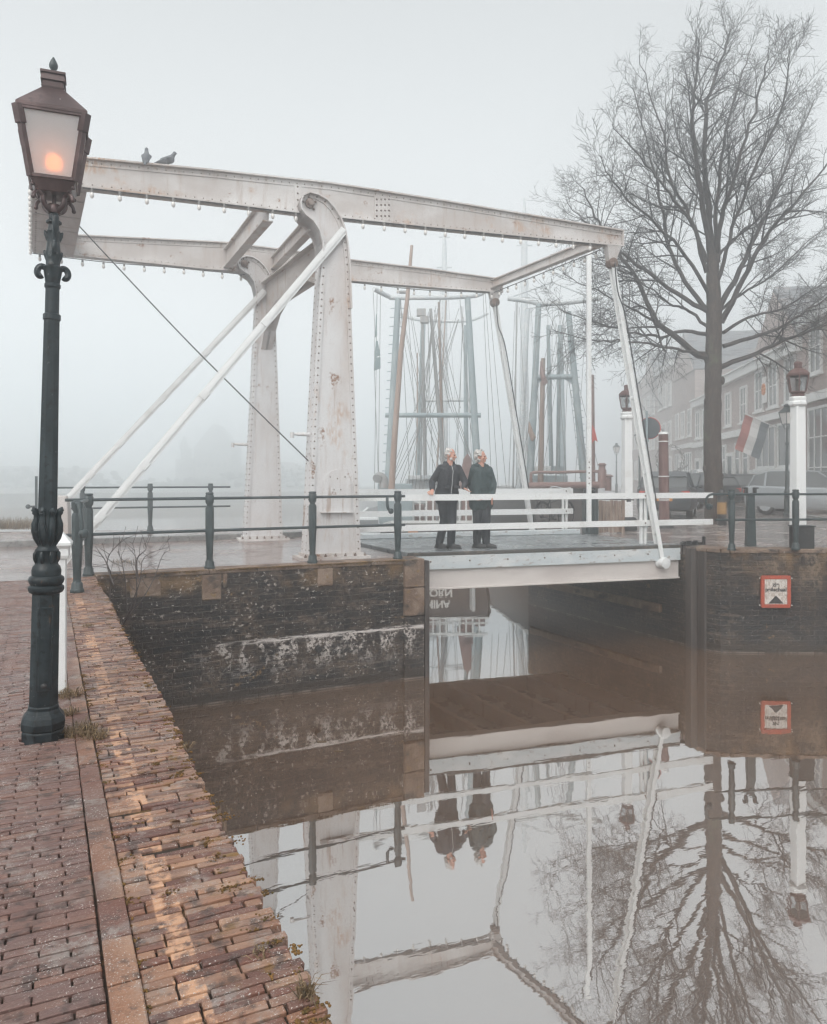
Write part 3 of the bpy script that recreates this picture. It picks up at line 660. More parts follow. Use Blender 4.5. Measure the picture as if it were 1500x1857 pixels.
# hatch on the near post
hp = [(586, 930), (586, 890), (588, 872), (594, 860), (603, 853), (612, 851), (621, 853), (630, 860), (636, 872), (637, 890), (637, 930)]
m = MB(); m.prism([vN0(*p) - nN * .004 for p in hp], nN * .02)
m.prism([vN0(581, 930) - nN * .05, vN0(640, 930) - nN * .05, vN0(640, 930) + nN * .016, vN0(581, 930) + nN * .016], (0, 0, .018))
m.k = 1
for p in ((599, 865), (626, 865), (606, 888), (618, 888), (612, 868)): rivets(m, vN0(*p), vN0(*p) + Vector((0, 0, .001)), 1, .016, -nN)
m.obj("hatch", [bridge_paint, rivet_mat], npost)
# spouts and winch slot on the left sides
for (vp, n, y, px, po) in ((VN, nN, 788, 567, npost), (VF, nF, 806, 452, fpost)):
    p = vp(px, y); t = -vp.t
    m = MB(); m.tube([p - t * .02, p + t * .24], [.035, .03], 10); m.tube([p + t * .24, p + t * .34], [.022, .02], 10); m.tube([p + t * .33 + Vector((0, 0, .03)), p + t * .33 - Vector((0, 0, .06))], [.034, .03], 10)
    m.obj("pipe_bracket", bridge_paint, po, smooth=40)
m = MB(); p = VN(567, 845); t = -VN.t
m.box(p + t * .012, (.03, .08, .30), math.atan2(VN.t.y, VN.t.x)); m.obj("winch_slot", iron_black, npost)
for yy_ in (822, 867): m = MB(); m.box(VN(567, yy_) + t * .03, (.1, .16, .02), math.atan2(VN.t.y, VN.t.x)); m.obj("winch_bracket", bridge_paint, npost)
# pivot bolts
for vp0, n, px, py, po, rr_ in ((vN0, nN, 562, 369, npost, .075), (vF0, nF, 443, 478, fpost, .075)):
    m = MB(); p = vp0(px, py); ax = Matrix((VN.t, Vector((0, 0, 1)), -n)).transposed()
    m.lathe([(rr_, -.02), (rr_, .03), (rr_ * .6, .045), (rr_ * .6, .07), (.015, .075)], p, 12, ax)
    for k in range(4): m.ball(p + ax @ Vector((.10 * math.cos(k * 1.3 - .9), .10 * math.sin(k * 1.3 - .9), .0)), .02, 6)
    m.obj("pivot_pin", rivet_mat, po, smooth=40)

# balance beams
near_top = [(58, 279), (150, 288), (380, 310), (565, 330), (600, 334), (780, 362), (950, 390), (1125, 419)]
near_bot = [(58, 332), (150, 343), (400, 372), (530, 388), (625, 399), (780, 415), (950, 432), (1125, 449)]
far_top = [(62, 420), (133, 427), (375, 439), (412, 441), (540, 457), (636, 472), (780, 489), (908, 507)]
far_bot = [(60, 458), (133, 465), (375, 490), (412, 492), (500, 499), (636, 511), (780, 523), (908, 532)]
def balance_beam(vp, n, top, bot, label, splice=False):
    T = [vp(*p) for p in top]; B = [vp(*p) for p in bot]; tk = .05; fl = .19
    m = MB(); m.prism([p - n * tk / 2 for p in B] + [p - n * tk / 2 for p in T[::-1]], n * tk)
    def flange(pts, dz, th, wd):
        for i in range(len(pts) - 1):
            a, b = pts[i] + Vector((0, 0, dz)), pts[i + 1] + Vector((0, 0, dz))
            u = (b - a).normalized().cross(n); u = u if u.z > 0 else -u
            m.add([a - n * wd / 2, b - n * wd / 2, b + n * wd / 2, a + n * wd / 2, a - n * wd / 2 + u * th, b - n * wd / 2 + u * th, b + n * wd / 2 + u * th, a + n * wd / 2 + u * th],
                  [(0, 3, 2, 1), (4, 5, 6, 7), (0, 1, 5, 4), (1, 2, 6, 5), (2, 3, 7, 6), (3, 0, 4, 7)])
    flange(T, -.02, .022, fl); flange(B, 0, .022, fl)
    # angle irons against the web, top and bottom
    for pts, dz in ((T, -.105), (B, .022)):
        for i in range(len(pts) - 1):
            for sd in (-1, 1):
                a, b = pts[i] + Vector((0, 0, dz)), pts[i + 1] + Vector((0, 0, dz)); o = n * sd * tk / 2; e = n * sd * .012
                m.prism([a + o, b + o, b + o + Vector((0, 0, .082)), a + o + Vector((0, 0, .082))], e)
    # end plate
    m.prism([B[-1] - n * fl / 2, T[-1] - n * fl / 2, T[-1] + n * fl / 2, B[-1] + n * fl / 2], vp.t * .02)
    m.k = 1; r = m
    for pts, dz in ((T, -.062), (B, .062)):
        for i in range(len(pts) - 1): rivets(r, pts[i] + Vector((0, 0, dz)) - n * (tk / 2 + .012), pts[i + 1] + Vector((0, 0, dz)) - n * (tk / 2 + .012), .12, .013, -n)
    if splice:
        m.k = 0; o = -n * .026
        m.prism([vp(678, 355) + o, vp(707, 360) + o, vp(707, 402) + o, vp(678, 398) + o], -n * .014); m.prism([vp(533, 334) + o, vp(546, 336) + o, vp(546, 384) + o, vp(533, 382) + o], -n * .014)
        m.k = 1
        for px in (682, 690, 697, 704):
            for py in (363, 373, 383, 393): rivets(m, vp(px, py) - n * .04, vp(px, py + .1) - n * .04, 1, .02, -n)
        for py in (340, 352, 364, 376): rivets(m, vp(539, py) - n * .04, vp(539, py + .1) - n * .04, 1, .018, -n)
    o = m.obj("balance_beam", [beam_paint, rivet_mat], bridge, label=label)
    return o, T, B
nbeam, NT_, NB_ = balance_beam(VN, nN, near_top, near_bot, "front balance beam carrying two pigeons", True)
fbeam, FT_, FB_ = balance_beam(VF, nF, far_top, far_bot, "rear balance beam, thinner and paler in the fog")
# counterweight between the beam tails
m = MB(); za = .01
A0, A1 = NB_[0], VN(157, 344); B0, B1 = FB_[0] , VF(134, 466)
A0 = A0 + nN * .1; A1 = A1 + nN * .1; B0 = B0 - nF * .1; B1 = B1 - nF * .1
ht = .44
bot = [A0, A1, B1, B0]; topq = [p + Vector((0, 0, ht)) for p in bot]
m.add(bot + topq, [(0, 3, 2, 1), (4, 5, 6, 7), (0, 1, 5, 4), (1, 2, 6, 5), (2, 3, 7, 6), (3, 0, 4, 7)])
k = 9
for i in range(k):                                               # plates of the underside
    f0, f1 = i / k + .004, (i + 1) / k - .004
    q = [A0.lerp(B0, f0), A1.lerp(B1, f0), A1.lerp(B1, f1), A0.lerp(B0, f1)]
    dz = Vector((0, 0, -.004 - .006 * (i % 2))); m.prism([p + dz for p in q], (0, 0, -.012))
m.k = 1; rivets(m, A0 + VN.t * -.003 + Vector((0, 0, .05)), B0 + VN.t * -.003 + Vector((0, 0, .05)), .14, .018, -VN.t); rivets(m, A0 + Vector((.05, 0, -.02)), B0 + Vector((.05, 0, -.02)), .14, .018, (0, 0, -1))
cw = m.obj("counterweight", [under_paint, rivet_mat], bridge, label="box counterweight with a planked underside joining the beam tails")
# cross members between the beams
def cross(a_px, b_px, wd, ht, name="cross_member", dz=0.0, mat=beam_paint):
    a, b = VN(*a_px) + nN * .03, VF(*b_px) - nF * .03
    m = MB(); d = (b - a).normalized(); x = d.cross(Vector((0, 0, 1))).normalized(); u = x.cross(d)
    Mx = Matrix((x, d, u)).transposed(); c = (a + b) / 2; L = (b - a).length
    m.box(c, (.03, L, ht), Mx); m.box(c + u * (ht / 2 + .01), (wd, L, .02), Mx); m.box(c - u * (ht / 2 + .01), (wd, L, .02), Mx)
    return m.obj(name, mat, bridge)
cross((487, 378), (412, 470), .16, .34)
cross((568, 402), (497, 478), .14, .22)
cross((1102, 432), (893, 516), .14, .15)
# knee portal between the two posts
a0 = VN(612, 432) + nN * (DP / 2 - .01); b0 = VF(482, 510) - nF * (DP / 2 - .01)
hd = Vector((b0.x - a0.x, b0.y - a0.y, 0)); Lp = hd.length; hd.normalize()
ztop = (a0.z + b0.z) / 2 + .02
prof = [(0, 0), (Lp, 0), (Lp, -1.35), (Lp - .22, -1.0), (Lp - .55, -.72), (Lp - 1.0, -.56), (1.0, -.56), (.55, -.72), (.22, -1.0), (0, -1.35)]
tt = Vector((hd.y, -hd.x, 0))
m = MB(); base = Vector((a0.x, a0.y, ztop))
pts = [base + hd * u + Vector((0, 0, v)) for u, v in prof]
m.prism([p - tt * .02 for p in pts], tt * .04)
for i in (0, 2, 3, 4, 5, 6, 7, 8):
    a, b = pts[i], pts[i + 1]
    m.add([a - tt * .12, b - tt * .12, b + tt * .12, a + tt * .12, a - tt * .12 + Vector((0, 0, .02)), b - tt * .12 + Vector((0, 0, .02)), b + tt * .12 + Vector((0, 0, .02)), a + tt * .12 + Vector((0, 0, .02))],
          [(0, 3, 2, 1), (4, 5, 6, 7), (0, 1, 5, 4), (1, 2, 6, 5), (2, 3, 7, 6), (3, 0, 4, 7)])
m.obj("portal_beam", beam_paint, bridge)
# raking struts to the left
def strut(vp, n, a, b, off, label, zend):
    p, q = vp(*a) - n * off, vp(*b) - n * off
    d = (q - p).normalized(); k = (zend - p.z) / d.z; q = p + d * k
    m = MB(); m.beam(p, q, .022, .13, n.cross(d)); 
    x = n
    m.beam(p + n * .06, q + n * .06, .12, .02, d.cross(n))
    m.beam(p + n * .0, q + n * .0, .05, .05, d.cross(n))
    L = (q - p).length
    for f in (.3, .52, .72, .86): m.box(p.lerp(q, f), (.07, .13, .10), Matrix((n, d, n.cross(d))).transposed())
    o = m.obj("raking_strut", white_paint, bridge, label=label)
    return o, q
s1, foot1 = strut(VN, nN, (617, 424), (175, 945), DP / 2 + .05, "front raking strut", G)
s2, foot2 = strut(VF, nF, (478, 532), (118, 912), DP / 2 + .05, "rear raking strut", G + .72)
m = MB(); m.lathe([(.26, 0), (.24, .62), (.20, .86)], (foot2.x, foot2.y, G + .08), 4, None, .6); m.obj("strut_pedestal", beam_paint, bridge, bevel=.02)
# brackets, hangers
def hanger(vp, n, top, piv, bot, wd, botp):
    m = MB(); a = vp(*top[0]); b = vp(*top[1]); c = vp(*piv)
    m.prism([a - n * .09, b - n * .09, c + vp.t * .06 - n * .03, c - vp.t * .06 - n * .03], n * .12)
    o = m.obj("hanger_bracket", beam_paint, bridge, bevel=.006)
    r = MB(); ax = Matrix((vp.t, Vector((0, 0, 1)), -n)).transposed(); r.lathe([(.095, -.06), (.095, .08), (.05, .1), (.02, .11)], c, 14, ax); r.obj("pivot_pin", rivet_mat, o, smooth=40)
    h = MB(); e = botp; d = (e - c).normalized()
    s_ = d.cross(n).normalized()
    h.beam(c - n * .05, e - n * .05, .022, wd, s_); h.beam(c + n * .05, e + n * .05, .022, wd, s_)
    mid = c.lerp(e, .62); 
    for f in (.2, .45, .7, .9): h.box(c.lerp(e, f), (.11, .05, .05), Matrix((n, d, n.cross(d))).transposed())
    ho = h.obj("hanger", white_paint, bridge)
    r = MB(); r.lathe([(.10, -.12), (.105, -.02), (.085, 0), (.085, .05), (.105, .07), (.10, .14), (.04, .15)], e, 14, ax); r.obj("hanger_eye", white_paint, ho, smooth=40)
    cb = MB(); pts = [c + Vector((0, 0, .02)) - n * .1, c.lerp(e, .1) + vp.t * -.06 - n * .12, c.lerp(e, .18) + vp.t * .03 - n * .11, c.lerp(e, .4) - n * .09 + s_ * .05, c.lerp(e, .8) - n * .09 + s_ * .05]
    cb.tube(bezier(pts, 6), .012, 6); cb.obj("power_cable", cable_blk, ho)
    return ho
GN0, GN1 = (5.42, 11.40), (10.72, 10.66)                          # near girder line of the leaf
VG = VP(GN0, GN1)
hanger(VN, nN, ((1096, 446), (1122, 449)), (1109, 478), None, .085, P(1199, 1020, 14.12))
fe = P(966, 968, 18.05)
hanger(VF, nF, ((885, 529), (907, 531)), (897, 549), None, .085, fe)
# the leaf
n_g = VG.n; tG = VG.t
a = Vector((*GN0, 0)); b = Vector((*GN1, 0))
Wd = 3.55
c_ = Vector((10.76, 14.25, 0)); d_ = Vector((5.42, 15.0, 0))
leaf = MB(); leaf.prism([Vector((p.x, p.y, DK - .30)) + q for p, q in ((a, n_g * .02), (b, n_g * .02), (c_, -n_g * .02), (d_, -n_g * .02))], (0, 0, .25))
lf = leaf.obj("deck", deck_top, bridge, label="grey road leaf spanning the canal")
m = MB(); m.prism([Vector((p.x, p.y, DK - .05)) for p in (a - n_g * .02, b - n_g * .02, c_, d_)], (0, 0, .05)); m.obj("road_surface", deck_top, lf, bevel=.008)
m = MB(); m.prism([Vector((p.x, p.y, DK - .075)) for p in (a - n_g * .035, b - n_g * .035, b + n_g * .06, a + n_g * .06)], (0, 0, .062)); m.obj("worn_edge", asphalt_edge, lf, bevel=.01)
m = MB(); m.prism([Vector((p.x, p.y, DK - .30)) for p in (a - n_g * .03, b - n_g * .03, b, a)], (0, 0, .225))
m.k = 1; er = m
rivets(er, Vector((a.x, a.y, DK - .17)) - n_g * .03 + tG * .4, Vector((b.x, b.y, DK - .17)) - n_g * .03, .62, .02, -n_g); m.obj("edge_plate", [deck_grey, rivet_mat], lf)
m = MB(); m.prism([Vector((p.x, p.y, DK - .62)) for p in (a + n_g * .03, b + n_g * .03, b + n_g * .12, a + n_g * .12)], (0, 0, .32))
m.prism([Vector((p.x, p.y, DK - .645)) for p in (a - n_g * .01, b - n_g * .01, b + n_g * .2, a + n_g * .2)], (0, 0, .025)); m.obj("girder", girder_beige, lf)
m = MB(); m.prism([Vector((p.x, p.y, DK - .6)) for p in (d_ - n_g * .2, c_ - n_g * .2, c_ - n_g * .1, d_ - n_g * .1)], (0, 0, .3)); m.obj("girder", girder_beige, lf)
m = MB()
for f in (.1, .28, .46, .64, .82, .97): m.beam(Vector((*a.lerp(b, f).to_2d(), DK - .45)) + n_g * .13, Vector((*d_.lerp(c_, f).to_2d(), DK - .45)) - n_g * .2, .12, .28)
m.obj("cross_joists", under_paint, lf)
m = MB(); m.prism([Vector((p.x, p.y, DK + .002)) for p in (d_ - n_g * .75, c_ - n_g * .75, c_ - n_g * .60, d_ - n_g * .60)], (0, 0, .10)); m.obj("kerb_beam", deck_grey, lf, bevel=.012)
# railings of the leaf: white timber rails on slim posts
def leaf_rail(p0, p1, z_list, th, posts, name, label, off):
    p0 = Vector(p0); p1 = Vector(p1); t = (p1 - p0).normalized(); n = Vector((-t.y, t.x, 0))
    m = MB()
    for z in z_list: m.beam(Vector((p0.x, p0.y, z)), Vector((p1.x, p1.y, z)), .045, th)
    m.k = 1
    for f in posts:
        for z in z_list: rivets(m, Vector((*p0.lerp(p1, f).to_2d(), z)) - n * .024, Vector((*p0.lerp(p1, f).to_2d(), z + .001)) - n * .024, 1, .02, -n)
    o = m.obj("leaf_railing", [white_paint, rivet_mat], bridge, label=label)
    for f in posts:
        for dx in (-.05, .05):
            m = MB(); p = p0.lerp(p1, f) + t * dx + n * .045
            m.beam(Vector((p.x - t.x * .02 * (dx > 0), p.y, DK)), Vector((p.x, p.y, max(z_list) + .03)), .04, .05, (t.x, t.y, 0)); m.obj("rail_post", white_paint, o, bevel=.004)
    return o
RN0, RN1 = (4.60, 11.67), (11.60, 10.69)
leaf_rail((*RN0, 0), (*RN1, 0), (2.80, 2.29), .105, (.785,), "x", "near white railing the couple leans on", 0)
leaf_rail((5.2, 15.2, 0), (11.15, 14.42, 0), (2.83, 2.36), .125, (.97,), "x", "far white railing behind the couple", 0)
# toe end of the leaf on the right bank: hinge castings
m = MB()
for k in range(7):
    p = Vector((10.9 + .05 * k, 10.75 - .02 * k + .03 * (k % 2), G + .03)); m.box(p, (.05, .09, .05 + .03 * (k % 3)), .3 * k)
m.box((11.02, 10.7, G + .012), (.55, .16, .02), -.2); m.box((11.3, 10.62, G + .08), (.04, .06, .16)); m.obj("leaf_lock", iron_black, bridge, bevel=.005)
# wire from the counterweight to the winch
m = MB(); a1 = VN(146, 430); a1 = A1.lerp(B1, .45) + Vector((0, 0, -.02)); b1 = VN(565, 838) - VN.t * .03
m.tube(bezier([a1, a1.lerp(b1, .5) + Vector((0, 0, -.07)), b1], 8), .011, 6); m.obj("winch_wire", cable_blk, bridge)

# ------------------------------------------------------------------ strings of festoon bulbs
def festoon(pts, n, label, sag=.0, r=.03):
    pts = [Vector(p) for p in pts]
    root = thing("light_string", label, "string lights", pts[0], "strings of bulbs under the bridge beams")
    seg = [0]; 
    for i in range(len(pts) - 1): seg.append(seg[-1] + (pts[i + 1] - pts[i]).length)
    def at(s):
        for i in range(len(pts) - 1):
            if s <= seg[i + 1] + 1e-9: return pts[i].lerp(pts[i + 1], (s - seg[i]) / (seg[i + 1] - seg[i]))
        return pts[-1]
    m = MB(); cp = []
    N = n * 3
    for i in range(N + 1):
        p = at(seg[-1] * i / N); cp.append(p + Vector((0, 0, -sag * abs(math.sin(math.pi * 3 * i / N + .4)))))
    m.tube(cp, .009, 5); m.obj("cable", cable_blk, root)
    g0 = s0 = None
    for i in range(n):
        p = cp[i * 3 + 1]
        if g0 is None:
            k = MB(); k.lathe([(.016, .01), (.02, -.005), (.02, -.05)], p, 8)
            s0 = k.obj("socket", bulb_sock, root, origin=p, smooth=40)
            k = MB(); k.lathe([(.016, -.05), (.026, -.065), (r, -.09), (r * .85, -.115), (r * .4, -.13)], p, 8)
            g0 = k.obj("bulb", bulb_glass, s0, origin=p, smooth=50)
        else:
            so_ = s0.copy(); COL.objects.link(so_); so_.parent = root; so_.location = p - OFF[root.name]
            g = g0.copy(); COL.objects.link(g); g.parent = so_; g.location = (0, 0, 0)
    return root
dz = Vector((0, 0, -.012))
festoon([VN(x, y) - nN * .085 + dz for x, y in near_bot[1:-1]] + [VN(1085, 445) - nN * .085 + dz], 24, "string of bulbs along the underside of the front balance beam")
festoon([VF(x, y) - nF * .06 + dz for x, y in far_bot] , 26, "string of bulbs hanging under the rear balance beam", .05)
a, b = VN(1094, 441), VF(893, 524)
festoon([a + nN * .1 + Vector((0, 0, -.1)), b - nF * .1 + Vector((0, 0, -.1))], 11, "short string of bulbs on the cross member joining the beam noses")
festoon([A0 + Vector((0, 0, .02)) - VN.t * .03, B0 + Vector((0, 0, .02)) - VN.t * .03], 14, "string of bulbs along the tail edge of the counterweight")

# ------------------------------------------------------------------ two pigeons on the front beam
def pigeon(p, yaw, label, upright=0.0):
    root = thing("pigeon", label, "pigeon", p, "pigeons on the front beam")
    Rz = Matrix.Rotation(yaw, 3, 'Z') @ Matrix.Rotation(-upright, 3, 'Y')
    m = MB(); q = lambda x, y, z: Vector(p) + Rz @ Vector((x, y, z))
    m.capsule(q(-.06, 0, .075), q(.05, 0, .10), .05, .06); m.capsule(q(.05, 0, .11), q(.105, 0, .175), .045, .026); m.ball(q(.11, 0, .19), .029, 10)
    m.capsule(q(.13, 0, .19), q(.155, 0, .182), .010, .004); m.capsule(q(-.06, 0, .07), q(-.20, 0, .035), .035, .014)
    for s_ in (-1, 1): m.capsule(q(0, .03 * s_, .05), q(.01, .03 * s_, .0), .012, .007)
    remesh("body", m, pigeon_m, root, .009, 3)
    for s_ in (-1, 1):
        m = MB(); m.capsule(q(.05, .045 * s_, .105), q(-.14, .025 * s_, .055), .028, .010); m.obj("wing", pigeon_w, root, smooth=60)
pigeon_m = surf("pigeon_grey", (0.10, 0.11, 0.125), [((0.16, 0.17, 0.185), ('noise', 18, 0.4, 0.65))], rough=0.7)
pigeon_w = surf("pigeon_wing", (0.14, 0.15, 0.165), [((0.05, 0.055, 0.06), ('noise', (20, 20, 30), 0.5, 0.6))], rough=0.7)
p = VN(266, 299); pigeon(p + Vector((0, 0, .004)), math.atan2(FW.y, FW.x) + .2, "pigeon seen from behind, sitting upright on the front beam", .55)
p = VN(303, 302); pigeon(p + Vector((0, 0, .004)), math.atan2(RT.y, RT.x), "pigeon in profile with its tail to the left on the front beam")

# ------------------------------------------------------------------ near street lamp
def street_lamp_near():
    base = onz(78, 1338, G); k = (EYE - G) / (1338 - HY)       # metres per photo pixel at the lamp
    lean = 0.0212                                                 # the column leans slightly to the right
    root = thing("street_lamp", "tall dark green cast iron street lamp with lit square lantern on the brick footpath", "street lamp", base, "street lamps")
    ax = Matrix(((1, 0, 0), (0, 1, 0), (0, 0, 1)))
    up = (Vector((0, 0, 1)) + RT * lean).normalized()
    X = Vector((1, -.02, 0)); X = X - up * X.dot(up); X.normalize(); Y = up.cross(X); AX = Matrix((X * .905, Y * .905, up)).transposed()   # faces the footpath
    def h(y): return (1338 - y) * k
    def prof(rows): return [(hw * k, h(y)) for hw, y in rows]
    o = base + Vector((0, 0, 0))
    c8 = math.pi / 8
    m = MB(); e = 1 / math.cos(c8)
    m.lathe([(r * e, z) for r, z in prof([(38, 1342), (38, 1322), (36, 1320), (39, 1317), (40, 1306), (37, 1297), (31, 1290), (28, 1284), (28, 1279), (26, 1276)])], o, 8, AX, c8)
    bs = m.obj("base", iron_dark, root, bevel=.004)
    m = MB(); m.lathe([(r * e, z) for r, z in prof([(26, 1278), (25, 1074)])], o, 8, AX, c8); sh = m.obj("pedestal", iron_dark, root, bevel=.003)
    # service door on the facing side
    m = MB(); yaw_c = Matrix.Rotation(0, 3, 'Z')
    for sgn in (0,):
        for (u0, u1) in ((-14.0, 0.0), (0.0, 13.0)):
            pass
    dn = -Y
    def dp(u, y, off): return o + AX @ Vector((u * k, -off * k, h(y)))
    for (ua, ub, offa, offb) in ((-15, -10.2, 24.2, 25.9), (-10.2, 10.2, 25.9, 25.9), (10.2, 15, 25.9, 24.2)):
        a_, b_, c_2, d_2 = dp(ua, 1247, offa + .4), dp(ub, 1247, offb + .4), dp(ub, 1098, offb - .4), dp(ua, 1098, offa - .4)
        m.prism([a_, b_, c_2, d_2], AX @ Vector((0, -.006, 0)))
    m.obj("service_door", iron_dark, sh, bevel=.002)
    m = MB(); p = dp(0, 1238, 27); m.lathe([(.012, -.01), (.014, .008), (.006, .012)], p, 10, Matrix((X, up, -Y)).transposed()); m.obj("door_lock", iron_black, sh, smooth=40)
    m = MB(); m.lathe(prof([(25, 1076), (31, 1073), (33.5, 1068), (33, 1063), (29, 1060), (32, 1056), (33.5, 1051), (32, 1046), (27, 1043), (27.5, 1034), (25, 1026), (22, 1024), (21, 1020)]), o, 28, AX)
    m.obj("collar", iron_dark, root, smooth=45)
    # tulip shaped ornament with petals
    m = MB(); m.lathe(prof([(21, 1022), (20, 1008), (21.5, 1000), (22.5, 997), (19, 994), (17, 990), (20, 978), (22.5, 962), (22.5, 950), (20, 938), (18, 931), (18, 924)]), o, 28, AX)
    for i in range(8):
        a = 2 * math.pi * i / 8 + c8
        pts = []
        for (r, y) in ((15, 988), (21.5, 975), (23.5, 962), (23.2, 950), (21, 940), (21, 933), (24.5, 927), (28.5, 924), (29.5, 927)):
            pts.append(o + AX @ Vector((r * k * math.cos(a), r * k * math.sin(a), h(y))))
        m.tube(pts, [.008, .014, .018, .018, .014, .014, .017, .014, .007], 8)
        for da in (-.26, .26):
            m.tube([o + AX @ Vector((r * k * math.cos(a + da * w_), r * k * math.sin(a + da * w_), h(y))) for r, y, w_ in ((18, 986, 1), (22.2, 972, 1), (23.2, 957, .9), (21.5, 942, .6), (20, 932, .3))], .004, 6)
        pts = [o + AX @ Vector((r * k * math.cos(a), r * k * math.sin(a), h(y))) for r, y in ((20, 1020), (22.5, 1012), (23, 1004), (21, 999))]
        m.tube(pts, [.006, .011, .011, .006], 6)
    m.obj("leaf_ornament", iron_dark, root, smooth=50)
    m = MB(); m.lathe([(r * e, z) for r, z in prof([(17.5, 935), (14.2, 578)])], o, 8, AX, c8)
    m.lathe(prof([(14, 582), (16.5, 580), (16.5, 571), (14, 569)]), o, 20, AX); m.lathe(prof([(13.2, 575), (12.8, 520)]), o, 20, AX); m.lathe(prof([(13, 524), (15, 521), (15, 516), (13, 514)]), o, 20, AX)
    m.obj("column", iron_dark, root, smooth=30)
    m = MB(); m.lathe(prof([(13, 517), (14.5, 506), (16, 499), (17, 492), (19, 486), (15, 483), (13, 481), (13.5, 470), (15, 460), (13.5, 456), (12, 440), (11.5, 424), (13, 421), (10.5, 417), (9.5, 408), (14.5, 405), (14.5, 402), (9.5, 398), (9.5, 388), (12.5, 386)]), o, 20, AX)
    for s_ in (-1, 1):                                            # side scrolls
        pts = [o + AX @ Vector((s_ * r * k, 0, h(y))) for r, y in ((12, 488), (20, 485), (26, 489), (28, 497), (24, 503), (19, 501))]
        m.tube(bezier(pts, 4), .015, 8)
        for y0 in (424, 460):
            m.tube([o + AX @ Vector((s_ * r * k, 0, h(y))) for r, y in ((9, y0 + 12), (13, y0 + 2), (16.5, y0 - 4))], [.012, .012, .004], 8)
    m.tube(bezier([o + AX @ Vector((3 * k, -r * k, h(y))) for r, y in ((8, 392), (16, 398), (17, 414), (13, 428), (11, 440), (16, 450), (13, 462))], 5), .014, 8)
    m.obj("capital", iron_dark, root, smooth=45)
    m = MB(); m.lathe(prof([(12, 388), (13.5, 386), (13.5, 375), (12, 372), (9, 371)]), o, 20, AX); m.obj("lantern_seat", copper_brown, root, smooth=40)
    # square lantern on four arms
    LX = AX @ Matrix.Rotation(R_(-2.5), 3, 'Z') @ Matrix.Rotation(R_(-1.5), 3, 'Y')
    lo = o + AX @ Vector((0, 0, h(376)))
    q = lambda x, y, z: lo + LX @ Vector((x, y, z))
    Z = lambda y: (376 - y) * k
    m = MB()
    for sx_, sy2 in ((-1, -1), (1, -1), (1, 1), (-1, 1)):
        pts = [q(sx_ * r1 * k, sy2 * r1 * k, Z(y)) for r1, y in ((7, 384), (15, 378), (19, 370), (19.5, 362), (25, 356), (30, 352))]
        m.tube(bezier(pts, 4), .0125, 8)
        m.tube(bezier([q(sx_ * r1 * k, sy2 * r1 * k, Z(y)) for r1, y in ((28, 358), (33, 362), (35, 368))], 3), .009, 6); m.ball(q(sx_ * 35 * k, sy2 * 35 * k, Z(370)), .011, 8); m.ball(q(sx_ * 36 * k, sy2 * 36 * k, Z(348)), .010, 8)
    m.tube([q(0, 0, Z(384)), q(0, 0, Z(352))], .010, 8)
    lt = m.obj("lantern_arms", copper_brown, root, smooth=50)
    def frame4(m, r, y, wd, ht):
        for i in range(4):
            c, s_ = math.cos(i * math.pi / 2), math.sin(i * math.pi / 2)
            rot = lambda x, yy: (x * c - yy * s_, x * s_ + yy * c)
            m.beam(q(*rot(-r * k, -r * k), Z(y)), q(*rot(r * k, -r * k), Z(y)), wd, ht, up)
    def ring(rt, yt, rb, yb):
        v = [q(sx_ * rb * k, sy2 * rb * k, Z(yb)) for sx_, sy2 in ((-1, -1), (1, -1), (1, 1), (-1, 1))] + [q(sx_ * rt * k, sy2 * rt * k, Z(yt)) for sx_, sy2 in ((-1, -1), (1, -1), (1, 1), (-1, 1))]
        return v, [(3, 2, 1, 0), (4, 5, 6, 7)] + [(i, (i + 1) % 4, 4 + (i + 1) % 4, 4 + i) for i in range(4)]
    YT, YB, RTp, RB = 222, 334, 59, 39
    ln = MB(); frame4(ln, RB, YB, .020, .018); frame4(ln, RTp - 1, YT + 1, .020, .022)
    for sx_, sy2 in ((-1, -1), (1, -1), (1, 1), (-1, 1)):
        ln.beam(q(sx_ * RB * k, sy2 * RB * k, Z(YB + 3)), q(sx_ * RTp * k, sy2 * RTp * k, Z(YT - 2)), .026, .026, LX @ Vector((sx_, sy2, 0)))
        ln.beam(q(sx_ * 54 * k, sy2 * 54 * k, Z(252)), q(sx_ * 60 * k, sy2 * 60 * k, Z(YT - 1)), .036, .036, LX @ Vector((sx_, sy2, 0)))
    ln.add(*ring(41, YB + 3, 31, 356))
    lf_ = ln.obj("lantern_frame", copper_brown, root, bevel=.002)
    m = MB(); m.add(*ring(63, YT - 6, 63, YT + 1)); m.add(*ring(19, 168, 62.8, YT - 6)); rf = m.obj("lantern_roof", copper_brown, lf_, bevel=.003)
    m = MB(); m.add(*ring(18.5, 142, 19, 170)); m.add(*ring(23, 138, 23, 143)); m.add(*ring(20, 142.5, 22.5, 155)); m.add(*ring(21.5, 165, 20, 170)); m.obj("chimney", copper_brown, lf_, bevel=.002)
    m = MB(); m.lathe([(r * k, (138 - y) * k) for r, y in ((3, 139), (3, 132), (4.5, 129), (7.8, 124), (8.4, 119), (6, 113), (1.2, 105))], q(0, 0, Z(138)), 14, LX); m.obj("finial", iron_green, lf_, smooth=50)
    g = MB()
    for i in range(4):
        c, s_ = math.cos(i * math.pi / 2), math.sin(i * math.pi / 2)
        R4 = lambda x, yy, y: q((x * c - yy * s_) * k, (x * s_ + yy * c) * k, Z(y))
        inn = LX @ Vector((-(0 * c - -1 * s_), -(0 * s_ + -1 * c), 0))
        g.prism([R4(-RB + 1, -RB + .5, YB), R4(RB - 1, -RB + .5, YB), R4(RTp - 2, -RTp + 1.5, YT + 2), R4(-RTp + 2, -RTp + 1.5, YT + 2)], inn * -.004)
    g.obj("glass", frosted, lf_)
